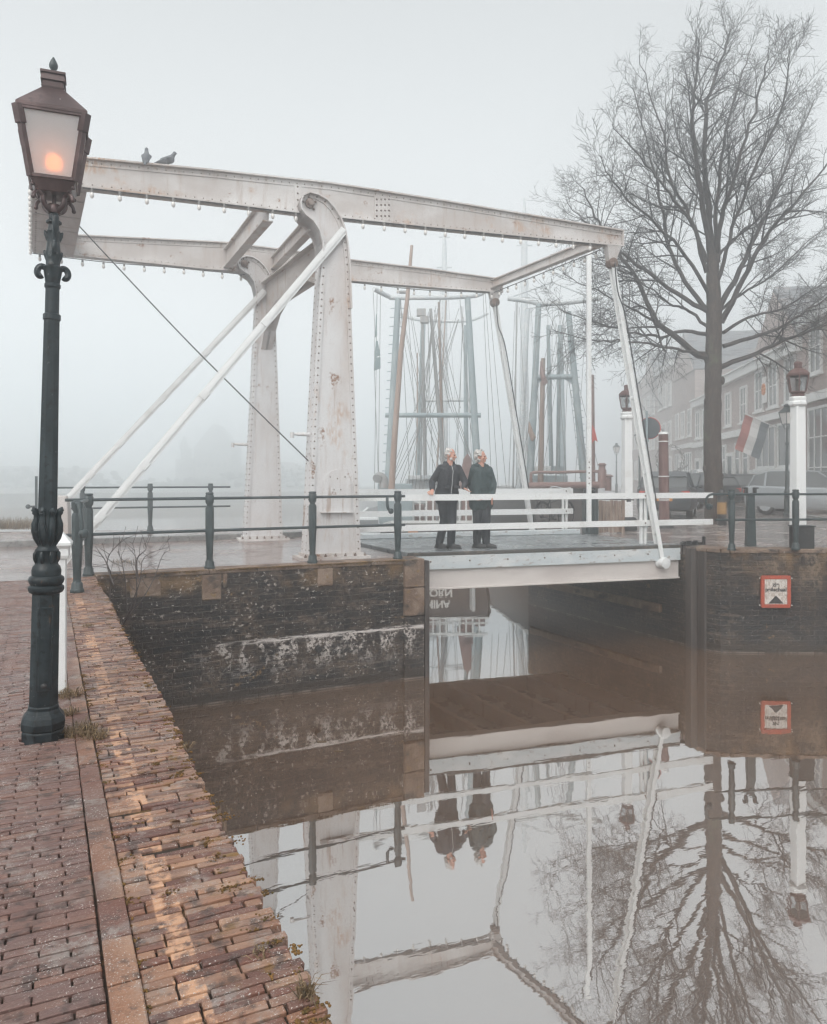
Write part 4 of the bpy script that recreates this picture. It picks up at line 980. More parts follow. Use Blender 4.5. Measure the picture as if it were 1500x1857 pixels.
    m = MB(); bp = q(0, 0, Z(296)); m.ball(bp, (.040, .040, .046), 14); m.obj("bulb", lit_bulb, lf_, smooth=60)
    m = MB(); m.tube([q(0, 0, Z(346)), q(0, 0, Z(311))], .016, 10); m.obj("bulb_holder", white_paint, lf_)
    return root
street_lamp_near()

# ------------------------------------------------------------------ white post behind the lamp
p = onz(106, 1256, G)
root = thing("white_post", "square white timber post with pyramid cap behind the dark street lamp", "post", p)
m = MB(); Rz = Matrix.Rotation(-YAW + .35, 3, 'Z'); m.box(p + Vector((0, 0, .43)), (.085, .085, .86), Rz); m.obj("shaft", white_paint, root, bevel=.005)
m = MB(); m.lathe([(.075, .79), (.085, .81), (.085, .85), (.105, .87), (.105, .885), (.005, .97)], p, 4, Rz, math.pi / 4); m.obj("cap", white_paint, root, bevel=.004)

# ------------------------------------------------------------------ green railings
RH = 1.07
def railing(name, label, posts, rails, group="green iron railings", hook=None, ends=(.0, .0), zg=G, curl=None, mat=iron_green):
    root = thing(name, label, "railing", (*posts[0], zg), group)
    for (x, y) in posts:
        m = MB()
        m.lathe([(.078, 0), (.078, .03), (.066, .045), (.062, .10), (.046, .12), (.046, .14)], (x, y, zg), 8, None, math.pi / 8)
        m.lathe([(.043, .13), (.058, .47), (.063, .50), (.060, .53), (.060, .84), (.052, .875)], (x, y, zg), 8, None, math.pi / 8)
        m.lathe([(.040, .87), (.038, .895), (.056, .925), (.060, .96), (.060, 1.02), (.050, 1.035), (.056, 1.045), (.054, 1.066), (.03, RH)], (x, y, zg), 16)
        m.obj("railing_post", mat, root, bevel=.003, smooth=35)
    for z in (.985, .535):
        m = MB(); pts = [Vector((x, y, zg + z)) for x, y in posts]
        t0 = (pts[0] - pts[1]).normalized(); t1 = (pts[-1] - pts[-2]).normalized()
        pts = [pts[0] + t0 * ends[0]] + pts + [pts[-1] + t1 * ends[1]]
        if curl and z > .9:
            e = pts[0] if curl < 0 else pts[-1]; t = t0 if curl < 0 else t1
            cv = [e + t * u + Vector((0, 0, v)) for u, v in ((.06, 0), (.13, -.03), (.165, -.10), (.16, -.2), (.12, -.255), (.07, -.23), (.075, -.18))]
            pts = (cv[::-1] + pts) if curl < 0 else (pts + cv)
            pts = bezier(pts, 3)
            m.ball((e + t * .115 + Vector((0, 0, -.21))), .05, 10)
        m.tube(pts, .021, 10); m.obj("rail", mat, root, smooth=50)
    return root
lr = [(0.52, 10.72), (2.08, 10.80), (3.60, 10.86), (4.98, 10.82)]
railing("railing", "long dark green railing on the left quay wall in front of the white bridge posts", lr, 2, ends=(.28, .12))
lrr = [o for o in COL.objects if o.name == 'railing'][0]
m = MB(); m.tube(bezier([(4.80, 10.82, G + .97), (4.79, 10.80, G + .88), (4.80, 10.79, G + .80), (4.84, 10.79, G + .76)], 4), .024, 8); m.ball((4.85, 10.79, G + .755), .045, 10); m.obj("drop_scroll", iron_green, lrr, smooth=50)
m_root = thing("railing", "single green railing post with a drooping scroll at the corner of the brick strip", "railing", (0.33, 9.22, G), "green iron railings")
m = MB(); x, y = .33, 9.22
m.lathe([(.078, 0), (.078, .03), (.066, .045), (.062, .10), (.046, .12), (.046, .14)], (x, y, G), 8, None, math.pi / 8)
m.lathe([(.043, .13), (.058, .47), (.063, .50), (.060, .53), (.060, .84), (.052, .875)], (x, y, G), 8, None, math.pi / 8)
m.lathe([(.040, .87), (.038, .895), (.056, .925), (.060, .96), (.060, 1.0), (.03, 1.02)], (x, y, G), 16)
m.obj("railing_post", iron_green, m_root, bevel=.003, smooth=35)
m = MB(); m.tube(bezier([(0.50, 10.68, G + .985), (.45, 10.2, G + .985), (.33, 9.3, G + .985), (.345, 9.12, G + .97), (.36, 9.06, G + .85), (.37, 9.05, G + .72), (.385, 9.06, G + .66)], 5), .022, 10); m.ball((.39, 9.06, G + .66), .055, 12); m.obj("scroll_rail", iron_green, m_root, smooth=50)
m = MB(); m.tube([(0.50, 10.68, G + .535), (.33, 9.22, G + .535)], .021, 10); m.obj("rail", iron_green, m_root, smooth=50)
fr = [(.75, 18.0), (2.15, 18.0), (3.48, 17.95)]
railing("railing", "far green railing across the road at the left, pale in fog", fr, 2, ends=(.5, .45), zg=G + .08)
rr_ = [(10.98, 9.93), (12.06, 9.47), (13.35, 8.85), (14.7, 8.2)]
rr_ = [tuple(onz(1327, 998, G).to_2d()), tuple(onz(1443, 997, G).to_2d())]
t = Vector(rr_[1]) - Vector(rr_[0]); rr_ += [tuple(Vector(rr_[1]) + t), tuple(Vector(rr_[1]) + t * 2)]
railing("railing", "green railing with a scrolled end on the right quay wall above the square board", rr_, 2, ends=(.30, .1), curl=-1)

# barrier post with twin jaws, cabinet, green housing, fence
def at2(px, py, z=G): return onz(px, py, z)
p = at2(1361, 990); root = thing("barrier_post", "tapered dark green barrier post with a forked top between railing posts", "barrier post", p)
m = MB(); m.lathe([(.125, 0), (.115, .12), (.09, .92), (.09, .96)], p, 4, Matrix.Rotation(-.6, 3, 'Z'), math.pi / 4); m.obj("shaft", iron_green, root, bevel=.008)
m = MB(); Rz = Matrix.Rotation(-.6, 3, 'Z')
for s_ in (-1, 1): m.box(p + Rz @ Vector((.075 * s_, 0, 1.02)), (.045, .11, .13), Rz); m.box(p + Rz @ Vector((.095 * s_, 0, 1.085)), (.075, .11, .025), Rz)
m.obj("fork", iron_black, root, bevel=.004)
p = gd(1454, 13.7, G); root = thing("cabinet", "low dark green utility cabinet at the foot of the white lantern column", "cabinet", p)
m = MB(); Rz = Matrix.Rotation(-.42, 3, 'Z'); m.box(p + Vector((0, 0, .2)), (.32, .28, .40), Rz); m.obj("body", iron_black, root, bevel=.012)
m = MB(); m.box(p + Vector((0, 0, .41)), (.35, .31, .02), Rz); m.obj("lid", iron_green, root, bevel=.005)
p = gd(1070, 17.3, G); root = thing("control_cabinet", "dark green bridge control cabinet at the end of the far white railing", "cabinet", p)
Rz = Matrix.Rotation(-.42, 3, 'Z'); m = MB()
for i in range(5): m.box(p + Rz @ Vector((-.125 + .0625 * i, 0, .42)), (.058, .30, .84), Rz)
m.obj("body", iron_green, root, bevel=.008)
m = MB(); m.box(p + Vector((0, 0, .87)), (.34, .34, .05), Rz); m.lathe([(.05, .9), (.06, .97), (.02, 1.0)], p + Rz @ Vector((.07, 0, 0)), 8); m.lathe([(.07, .9), (.07, 1.0), (.03, 1.03)], p + Rz @ Vector((-.08, 0, 0)), 8)
m.tube([p + Rz @ Vector((-.1, 0, .98)), p + Rz @ Vector((.02, -.02, 1.05)), p + Rz @ Vector((.12, 0, 1.03))], .022, 6); m.obj("top_gear", iron_black, root, bevel=.004)
m = MB(); m.tube([p + Rz @ Vector((.18, 0, .80)), p + Rz @ Vector((.98, -.1, .78))], .016, 6); m.box(p + Rz @ Vector((.86, -.09, .79)), (.08, .08, .11), Rz); m.obj("swing_bar", iron_black, root)
p = gd(1110, 17.6, G); root = thing("plank_screen", "low weathered plank screen between the green cabinet and the left lantern column", "plank screen", p)
m = MB()
for i in range(7): m.box(p + Rz @ Vector((-.27 + .088 * i, .012 * (i % 2), .38)), (.082, .028, .76 - .02 * (i % 3)), Rz)
m.obj("planks", plank_wood, root, bevel=.004)
m = MB(); 
for z in (.15, .6): m.box(p + Rz @ Vector((0, .05, z)), (.62, .05, .07), Rz)
m.obj("batten", plank_wood, root)
# white pole by the cabinet
p = gd(1068, 17.1, G); q = gd(1068, 17.1, 8.35)
root = thing("white_pole", "tall slim white pole rising from the green cabinet past the beam nose", "pole", p)
m = MB(); m.box((p + q) / 2 + Vector((0, 0, .2)), (.10, .10, q.z - p.z), -.42); m.obj("shaft", white_paint, root, bevel=.01)
m = MB()
for i in range(5): m.ball(p + Vector((-.03, -.05, 1.15 + .12 * i)), .018, 6)
m.obj("bolts", rivet_mat, root)

# white lantern columns
def lantern_column(px, d, label, htop, foot, zg=G):
    p = gd(px, d, zg); root = thing("lantern_column", label, "lantern post", p, "white columns with red brown lanterns")
    Rz = Matrix.Rotation(-YAW + .2, 3, 'Z'); hc = htop - .62
    m = MB(); m.lathe([(.152, .3), (.138, hc - .18)], p, 4, Rz, math.pi / 4); m.obj("column", white_paint, root, bevel=.02)
    m = MB(); m.lathe([(.125, hc - .19), (.165, hc - .15), (.165, hc - .10), (.145, hc - .09), (.155, hc - .03), (.145, hc)], p, 8, Rz, math.pi / 8); m.obj("cornice", white_paint, root, bevel=.006)
    if foot:
        m = MB(); m.lathe([(.26, 0), (.26, .28), (.20, .33)], p, 4, Rz, math.pi / 4); m.obj("foot", iron_black, root, bevel=.02)
    o = p + Vector((0, 0, hc))
    m = MB(); m.lathe([(.10, 0), (.13, .02), (.11, .05), (.15, .08), (.145, .10)], o, 6, Rz)
    fr_ = [(.145, .09), (.20, .385)]
    for i in range(6):
        a = i * math.pi / 3
        m.beam(o + Rz @ Vector((fr_[0][0] * math.cos(a), fr_[0][0] * math.sin(a), .09)), o + Rz @ Vector((fr_[1][0] * math.cos(a), fr_[1][0] * math.sin(a), .385)), .022, .022)
    m.lathe([(.205, .38), (.215, .40), (.215, .43), (.14, .50), (.075, .53), (.075, .60), (.085, .61), (.08, .64), (.04, .66)], o, 6, Rz)
    lt = m.obj("lantern", lantern_red, root, bevel=.003)
    m = MB(); m.lathe([(.135, .10), (.188, .38)], o, 6, Rz); m.obj("glass", clear_glass, lt)
    m = MB(); m.lathe([(.03, .1), (.03, .2), (.055, .24), (.05, .3), (.02, .33)], o, 10); m.obj("bulb", bulb_glass, lt, smooth=50)
    return root
lantern_column(1447, 14.3, "white timber column with red brown lantern behind the right railing", 3.42, False)
lantern_column(1137, 18.5, "white lantern column with black foot behind the bridge hanger", 3.50, True)

# classic street lamps in the distance
def small_lamp(px, d, htop, label, zg=G):
    p = gd(px, d, zg); root = thing("street_lamp", label, "street lamp", p, "street lamps")
    m = MB(); m.lathe([(.12, 0), (.12, .1), (.085, .14), (.085, .8), (.10, .84), (.06, .9), (.055, 1.0), (.042, htop - 1.35), (.06, htop - 1.33), (.06, htop - 1.28), (.035, htop - 1.25), (.03, htop - .78)], p, 10); m.obj("column", iron_green, root, smooth=35)
    o = p + Vector((0, 0, htop - .80)); Rz = Matrix.Rotation(-YAW + .3, 3, 'Z')
    m = MB()
    for i in range(4):
        a = i * math.pi / 2 + math.pi / 4
        m.tube(bezier([o + Rz @ Vector((r * math.cos(a), r * math.sin(a), z)) for r, z in ((.03, -.03), (.09, .02), (.10, .09), (.14, .13))], 3), .012, 6)
        m.beam(o + Rz @ Vector((.14 * math.cos(a), .14 * math.sin(a), .13)), o + Rz @ Vector((.235 * math.cos(a), .235 * math.sin(a), .50)), .02, .02)
    m.lathe([(.15, .12), (.15, .14)], o, 4, Rz, math.pi / 4); m.lathe([(.255, .50), (.26, .52), (.09, .68), (.09, .74), (.10, .75), (.03, .80)], o, 4, Rz, math.pi / 4)
    lt = m.obj("lantern", iron_green, root)
    m = MB(); m.lathe([(.135, .14), (.222, .50)], o, 4, Rz, math.pi / 4); m.obj("glass", bulb_glass, lt)
small_lamp(1427, 25.0, 3.72, "dark green street lamp beside the house fronts at the right")
small_lamp(1160, 36.0, 3.6, "pale street lamp far off left of the round road sign")
small_lamp(1118, 52.0, 3.7, "faintest street lamp standing deep in the fog")

# round road sign seen from behind
p = gd(1173, 19.6, G); root = thing("road_sign", "round road sign seen from its grey back with a red rim", "road sign", p)
m = MB(); m.tube([p, p + Vector((0, 0, 3.0))], .03, 10); m.obj("pole", steel_grey, root, smooth=50)
cz = p + Vector((0, 0, 2.56)) + RT * .06
face = (RT * -.35 - FW * .94).normalized(); ax = Matrix((Vector((0, 0, 1)).cross(face).normalized(), Vector((0, 0, 1)), face)).transposed()
m = MB(); m.lathe([(.262, -.012), (.268, 0.0), (.262, .010)], cz - face * .05, 40, ax); m.obj("disc", surf("sign_back", (.07, .085, .095), rough=.5), root, smooth=30)
m = MB(); m.lathe([(.275, -.03), (.285, -.022), (.285, -.012), (.27, -.012)], cz - face * .05, 40, ax); m.obj("rim", surf("rim_red", (.5, .07, .05), rough=.5), root, smooth=30)
m = MB(); m.box(p + Vector((0, 0, 2.24)), (.09, .07, .06), -YAW); m.obj("clamp", steel_grey, root)
m = MB(); m.box(cz - RT * -.12 + face * -.036 + Vector((0, 0, -.06)), (.05, .006, .025), -YAW); m.obj("sticker", cloth_white, root)

# red brown mooring post
p = gd(1205, 19.4, G); root = thing("mooring_post", "thick red brown timber post right of the round road sign", "post", p)
m = MB(); b = gd(1203, 19.4, EYE + (HY - 787) / FPX * 19.4)
m.tube([p, p.lerp(b, .5), b], [.13, .125, .118], 14); m.obj("shaft", brown_post_mat, root, smooth=40)
m = MB(); t = (b - p).normalized(); m.tube([b - t * .01, b + t * .03, b + t * .06], [.124, .12, .04], 14); m.obj("cap", white_paint, root, smooth=40)
m = MB()
for f in (.92, .55, .30): m.tube([p.lerp(b, f) - t * .012, p.lerp(b, f) + t * .012], .136, 14)
m.obj("band", white_paint, root, smooth=40)
m = MB(); m.lathe([(.24, 0), (.22, .06), (.15, .12)], p, 12); m.obj("foot", iron_black, root, smooth=40)

# wire garland ring hanging further back
p = gd(1215, 27, G); root = thing("wire_ornament", "pale wire ring ornament behind the red brown post", "ornament", p)
m = MB(); o = p + Vector((0, 0, 1.95)); rnd = random.Random(4)
for ring_r in (.44, .50):
    pts = [o + RT * (ring_r * math.cos(a)) + Vector((0, 0, ring_r * math.sin(a))) + Vector((rnd.uniform(-.03, .03), rnd.uniform(-.03, .03), rnd.uniform(-.03, .03))) for a in [2 * math.pi * i / 40 for i in range(41)]]
    m.tube(pts, .012, 5)
for i in range(80):
    a = rnd.uniform(0, 6.28); r = rnd.uniform(.42, .53); q = o + RT * (r * math.cos(a)) + Vector((0, 0, r * math.sin(a)))
    m.ball(q, .02, 5)
m.obj("ring", wood_grey, root)
m = MB(); m.tube(bezier([p, p + RT * .1 + Vector((0, 0, .7)), p + RT * .28 + Vector((0, 0, 1.4)), p + RT * .62 + Vector((0, 0, 1.75))], 6), .03, 6); m.tube([p, o - Vector((0, 0, .48))], .025, 6); m.obj("stand", wood_grey, root)
# amber banded bollard by the tree
p = gd(1309, 20.6, G); root = thing("bollard", "dark bollard with an ochre band leaning on the tree trunk", "bollard", p)
m = MB(); m.lathe([(.12, 0), (.115, .85), (.08, .95), (.02, .98)], p, 12); m.obj("body", iron_black, root, smooth=40)
m = MB(); m.lathe([(.124, .30), (.122, .62)], p, 12); m.obj("band", surf("ochre_band", (.30, .17, .06), rough=.7), root, smooth=40)
# thin marker post far left
p = gd(66, 15.6, G + .07); root = thing("marker_post", "slim dark marker post at the left edge behind the lamp column", "post", p)
m = MB(); m.box(p + Vector((0, 0, .62)), (.05, .05, 1.24)); m.tube([p + Vector((0, 0, .62)), p + Vector((-.14, -.05, .62))], .022, 6); m.ball(p + Vector((-.15, -.05, .62)), .05, 8); m.obj("shaft", iron_green, root)


# ------------------------------------------------------------------ the big bare tree and others
def grow(m, rnd, p, d, L, r, level, maxlev, spread, droop, nseg=4, bias=None):
    """one branch with its side branches"""
    pts = [p.copy()]; rs = [r]; dd = d.normalized(); st = L / nseg
    for i in range(nseg):
        j = Vector((rnd.gauss(0, 1), rnd.gauss(0, 1), rnd.gauss(0, 1))) * (.10 + .03 * level)
        dd = (dd + j + Vector((0, 0, droop)) * (.5 + .5 * i / nseg)).normalized()
        pts.append(pts[-1] + dd * st); rs.append(max(r * (1 - .78 * (i + 1) / nseg), .0036))
    m.tube(pts, rs, 4 if level < 2 else 3, cap=False)
    if level >= maxlev: return
    side_branches(m, rnd, pts, rs, L, level, maxlev, spread, droop)
def side_branches(m, rnd, pts, rs, L, level, maxlev, spread, droop, t0=.18, dens=None):
    n = dens if dens else max(3, int(L / (.125 if level >= 1 else .2)))
    n = min(n, 28 if dens else 12)
    for i in range(n):
        t = t0 + (1 - t0) * (i + rnd.random()) / n
        f = t * (len(pts) - 1); k = min(int(f), len(pts) - 2)
        q = pts[k].lerp(pts[k + 1], f - k); r = rs[k] + (rs[k + 1] - rs[k]) * (f - k)
        dirv = (pts[k + 1] - pts[k]).normalized()
        a = dirv.orthogonal().normalized(); b = dirv.cross(a); ph = rnd.uniform(0, 6.283)
        sidev = a * math.cos(ph) + b * math.sin(ph)
        an = R_(rnd.uniform(28, 62)) * spread
        nd = dirv * math.cos(an) + sidev * math.sin(an)
        ln = L * rnd.uniform(.28, .50) * (1.15 - .7 * t)
        ln = min(max(ln, .24), 2.4)
        grow(m, rnd, q, nd, ln, min(max(r * .55, .0050), .028), level + 1, maxlev, spread, droop, 4 if ln > .6 else 3)
def big_tree():
    D = 21.3; base = gd(1297, D, G); rnd = random.Random(31)
    root = thing("bare_tree", "tall bare tree with a wide crown standing on the right bank", "tree", base, "bare trees")
    def zp(zx, zy, dd=0.0): return P(980 + zx / 2.652, zy / 2.652, D + dd)
    m = MB(); tp = [P(1297, 958, D), P(1296, 935, D), P(1294, 880, D), P(1292, 800, D), P(1293, 720, D), P(1294, 640, D), P(1295, 566, D), P(1293, 500, D), P(1293, 462, D)]
    tr = [.36, .27, .245, .235, .225, .215, .205, .175, .15]
    pts = bezier(tp, 6); rs = []
    for i in range(len(pts)):
        f = i / 6; k = min(int(f), len(tr) - 2); rs.append((tr[k] + (tr[k + 1] - tr[k]) * (f - k)) * (1 + .03 * math.sin(i * 2.3) + .02 * rnd.uniform(-1, 1)))
    m.tube(pts, rs, 18)
    for px, py, s_ in ((1281, 728, -1), (1279, 850, -1), (1308, 865, 1), (1310, 690, 1), (1305, 672, 1), (1281, 650, -1)):
        m.ball(P(px, py, D - .02), (.07, .07, .12), 10)
    m.obj("trunk", bark, root, smooth=60)
    L = [ # zoomed pixel traces, start radius, depth reach
        ([(810, 1745), (690, 1650), (560, 1550), (480, 1370), (400, 1245), (310, 1120), (250, 1010), (200, 900)], .105, -.8),
        ([(815, 1620), (700, 1590), (600, 1620), (500, 1610), (400, 1590), (250, 1545), (120, 1500), (40, 1440)], .06, 1.2),
        ([(800, 1700), (690, 1685), (560, 1660), (440, 1645), (310, 1640), (180, 1620), (60, 1585)], .05, -2.2),
        ([(810, 1500), (650, 1410), (500, 1300), (400, 1225), (300, 1140), (210, 1060), (120, 960)], .075, 2.0),
        ([(560, 1550), (430, 1480), (320, 1420), (210, 1375), (110, 1310)], .04, -1.0),
        ([(800, 1490), (690, 1350), (620, 1180), (580, 980), (540, 800), (490, 600), (450, 420)], .075, 1.0),
        ([(800, 1310), (740, 1100), (640, 960), (560, 850), (450, 720), (340, 600)], .065, -2.0),
        ([(805, 1260), (720, 1050), (620, 850), (600, 690), (540, 480), (470, 270)], .065, .6),
        ([(825, 1240), (785, 1000), (740, 700), (735, 500), (755, 340), (765, 190)], .10, -.6),
        ([(830, 1240), (800, 900), (790, 600), (830, 400), (885, 250), (915, 140)], .10, .8),
        ([(842, 1240), (850, 1000), (870, 760), (920, 520), (975, 340), (1015, 210)], .075, 2.2),
        ([(850, 1260), (870, 1050), (930, 860), (1010, 600), (1075, 360), (1100, 240)], .085, -1.4),
        ([(600, 1690), (520, 1500), (430, 1480), (350, 1560), (260, 1640), (190, 1730)], .03, .8),
        ([(860, 1225), (960, 1130), (1060, 1030), (1150, 850), (1200, 640)], .045, 2.4),
        ([(860, 1480), (960, 1300), (1060, 1080), (1150, 880), (1250, 640), (1320, 480)], .09, 1.4),
        ([(870, 1550), (980, 1340), (1080, 1150), (1200, 1000), (1330, 850), (1440, 700)], .09, -1.6),
        ([(880, 1600), (1000, 1530), (1150, 1490), (1300, 1400), (1440, 1300)], .055, 1.8),
        ([(880, 1665), (1060, 1610), (1170, 1570), (1290, 1490), (1420, 1400), (1540, 1330)], .065, -1.0),
        ([(865, 1765), (1010, 1710), (1150, 1650), (1300, 1590), (1450, 1540), (1560, 1470)], .08, .4),
        ([(825, 1350), (810, 1150), (790, 950), (700, 780), (640, 560), (640, 330)], .06, 3.2),
        ([(835, 1400), (900, 1200), (960, 1000), (1050, 760), (1150, 560), (1190, 350), (1200, 240)], .065, -3.2),
        ([(815, 1420), (700, 1230), (560, 1080), (420, 960), (330, 850), (290, 760)], .06, -3.4),
        ([(835, 1520), (960, 1420), (1120, 1320), (1260, 1180), (1380, 1090)], .05, 3.4),
        ([(820, 1580), (720, 1500), (640, 1470), (540, 1400), (440, 1320), (330, 1260), (200, 1230)], .05, 3.4),
    ]
    m = MB()
    for tr_, r0, dep in L:
        n = len(tr_); raw = [zp(x, y, dep * (i / (n - 1)) ** 1.2) for i, (x, y) in enumerate(tr_)]
        sm = bezier(raw, 4)
        out = [sm[0]]
        for i in range(1, len(sm)): out.append(sm[i] + Vector((rnd.gauss(0, .02), rnd.gauss(0, .02), rnd.gauss(0, .02))))
        k = len(out); rs = [max(r0 * (1 - .86 * (i / (k - 1)) ** .8), .010) for i in range(k)]
        m.k = 1; m.tube(out, rs, 7, cap=False); m.k = 0
        Ln = sum((out[i + 1] - out[i]).length for i in range(k - 1))
        low = tr_[0][1] > 1560
        side_branches(m, rnd, out, rs, min(Ln, 4.6), 0, 3, 1.0 if low else .85, -.04 if low else .08, .2, int(min(Ln * 3.6, 28)))
    m.obj("crown", [branch_mat, limb_mat], root)
big_tree()
def other_tree(px, d, ytop, seed, label, r0=.2, wide=1.0, lev=3):
    base = gd(px, d, G); h = EYE - (ytop - HY) / FPX * d - G; rnd = random.Random(seed)
    root = thing("bare_tree", label, "tree", base, "bare trees")
    m = MB(); tp = [base, base + Vector((.05, 0, h * .18)), base + Vector((-.05, .05, h * .38)), base + Vector((.05, 0, h * .55))]
    m.tube(bezier(tp, 5), [r0 * (1 - .5 * i / 15) for i in range(16)], 10); m.obj("trunk", bark, root, smooth=60)
    m = MB()
    for i in range(13):
        f = .32 + .62 * i / 13; q = base + Vector((0, 0, h * .58 * f + h * .02)); a = i * 2.4 + rnd.random()
        el = R_(28 + 50 * i / 13); d_ = Vector((math.cos(a) * math.cos(el), math.sin(a) * math.cos(el), math.sin(el)))
        Ln = h * (.40 + .08 * rnd.random()) * (wide if i < 8 else 1)
        pts = [q]; dd = d_.copy()
        for k in range(8): dd = (dd + Vector((rnd.gauss(0, .1), rnd.gauss(0, .1), .05 + rnd.gauss(0, .06)))).normalized(); pts.append(pts[-1] + dd * Ln / 8)
        rs = [max(r0 * .42 * (1 - .9 * k / 8), .012) for k in range(9)]
        m.tube(pts, rs, 5, cap=False); side_branches(m, rnd, pts, rs, min(Ln, 3.6), 0, lev, .95, .04, .15, 12)
    m.obj("crown", branch_mat, root)
other_tree(1650, 28, 330, 9, "bare tree at the right edge with branches reaching in front of the houses", .24, 1.25, 3)
other_tree(1235, 62, 560, 13, "distant bare tree barely visible between the houses and the lantern column", .2, 1.0, 2)

# ------------------------------------------------------------------ the row of houses along the right quay
HP = Vector((26.85, 19.2, 0)); HU = Vector((.559, .829, 0)).normalized(); HN = Vector((-HU.y, HU.x, 0))
fogged_brick_cols = [(0.44, 0.345, 0.32), (0.54, 0.445, 0.42), (0.54, 0.46, 0.44), (0.62, 0.60, 0.59), (0.52, 0.45, 0.43), (0.58, 0.53, 0.51), (0.56, 0.50, 0.48)]  # brick tones lightened, fog fade is put into the house colours
def house_brick(i):
    c = fogged_brick_cols[i % len(fogged_brick_cols)]
    m = NT("house_brick")
    cmb = m.n("ShaderNodeCombineXYZ"); m.link(m.math('ADD', m.math('MULTIPLY', m.sep(0), HU.x), m.math('MULTIPLY', m.sep(1), HU.y)), cmb.inputs[0]); m.link(m.sep(2), cmb.inputs[1])
    b = m.n("ShaderNodeTexBrick"); b.inputs['Scale'].default_value = 1; b.inputs['Brick Width'].default_value = .22; b.inputs['Row Height'].default_value = .075; b.inputs['Mortar Size'].default_value = .008
    b.inputs['Color1'].default_value = (*c, 1); b.inputs['Color2'].default_value = (*[x * .72 for x in c], 1); b.inputs['Mortar'].default_value = (.33, .30, .28, 1)
    m.link(cmb.outputs[0], b.inputs['Vector'])
    m.color(m.mix(b.outputs[0], [x * .6 for x in c], m.mask([('noise', (.5, .5, 1.2), .5, .75), ('const', .7)]))); m.b.inputs['Roughness'].default_value = .85
    return m.mat
roof_tile = surf("roof_tile", (0.22, 0.235, 0.25), [((0.28, 0.255, 0.25), ('noise', 2, 0.45, 0.7)), ((0.05, 0.05, 0.055), ('noise', (1, 1, 14), 0.5, 0.6))], rough=0.6)  # tiles lightened too, part of the fog fade sits in this colour
door_green = surf("door_paint", (0.05, 0.075, 0.085), rough=0.4)
def house(label, s0, s1, hgt, wins, door=None, roof='flat', cornice=True, mat=None, bands=(), depth=9.0):
    o = HP + HU * s0; Wd = s1 - s0; root = thing("house", label, "house", o + Vector((0, 0, G)), "houses along the right quay")
    q = lambda u, v, z: o + HU * u + HN * v + Vector((0, 0, G + z))
    m = MB(); m.prism([q(.004, 0, -.1), q(Wd - .004, 0, -.1), q(Wd - .004, -depth, -.1), q(.004, -depth, -.1)], (0, 0, hgt + .1)); wl = m.obj("wall", mat, root)
    def bx(m, u0, u1, v0, v1, z0, z1): m.prism([q(u0, v0, z0), q(u1, v0, z0), q(u1, v1, z0), q(u0, v1, z0)], (0, 0, z1 - z0))
    if roof == 'flat':
        m = MB(); bx(m, -.05, Wd + .05, .22, -depth, hgt, hgt + .12); m.prism([q(0, .05, hgt + .12), q(0, -depth, hgt + .12), q(0, -depth * .5, hgt + 1.7)], HU * Wd); m.obj("roof", roof_tile, root)
    elif roof == 'gable':
        m = MB(); m.prism([q(-.05, .05, hgt), q(Wd + .05, .05, hgt), q(Wd / 2, .05, hgt + Wd * .45)], -HN * depth); m.obj("roof", roof_tile, root)
        g = MB(); g.prism([q(.1, .06, hgt), q(Wd - .1, .06, hgt), q(Wd / 2, .06, hgt + Wd * .41)], HN * .06); g.obj("gable", mat, root)
    if cornice:
        m = MB(); bx(m, 0, Wd, .002, .28, hgt - .42, hgt - .02); bx(m, 0, Wd, .002, .40, hgt - .02, hgt + .06); m.obj("cornice", trim_white, root)
    for z0, z1, pr in bands:
        m = MB(); bx(m, .02, Wd - .02, .002, pr, z0, z1); m.obj("band", trim_white, root)
    for (u, z, w_, h_, nx, nz) in wins:
        f = MB(); e = .11
        bx(f, u, u + e, .003, .09, z, z + h_); bx(f, u + w_ - e, u + w_, .003, .09, z, z + h_); bx(f, u + e, u + w_ - e, .003, .085, z + h_ - e, z + h_); bx(f, u - .08, u + w_ + .08, .004, .16, z - .09, z)
        bx(f, u + e, u + w_ - e, .003, .085, z + .001, z + e)
        for k in range(1, nx): x = u + w_ * k / nx; bx(f, x - .028, x + .028, .003, .075, z + e, z + h_ - e)
        for k in range(1, nz): zz = z + h_ * k / nz; bx(f, u + e, u + w_ - e, .003, .07, zz - .025, zz + .025)
        fo = f.obj("window", trim_white, root)
        g = MB(); bx(g, u + .05, u + w_ - .05, .001, .04, z + .05, z + h_ - .05); g.obj("pane", window_dark, fo)
    if door:
        u, w_, h_ = door
        m = MB(); bx(m, u - .14, u, .002, .14, 0, h_ + .2); bx(m, u + w_, u + w_ + .14, .002, .14, 0, h_ + .2); bx(m, u, u + w_, .002, .14, h_, h_ + .2); fo = m.obj("door_frame", trim_white, root)
        m = MB(); bx(m, u, u + w_, .003, .06, 0, h_); m.obj("door", door_green, fo)
    return root, q, bx
HB = [house_brick(i) for i in range(7)]
r, q, bx = house("nearest brick house at the right edge with tall white framed ground floor windows", -7.0, 2.6, 7.9,
      [(u, 5.4, 1.25, 2.2, 2, 2) for u in (-.0 + .5, 2.6, 4.7, 7.4)] + [(.4, .5, 4.4, 3.6, 7, 3), (5.4, .5, 3.4, 3.6, 5, 3)], None, 'flat', True, HB[0], ((4.3, 4.65, .22),))
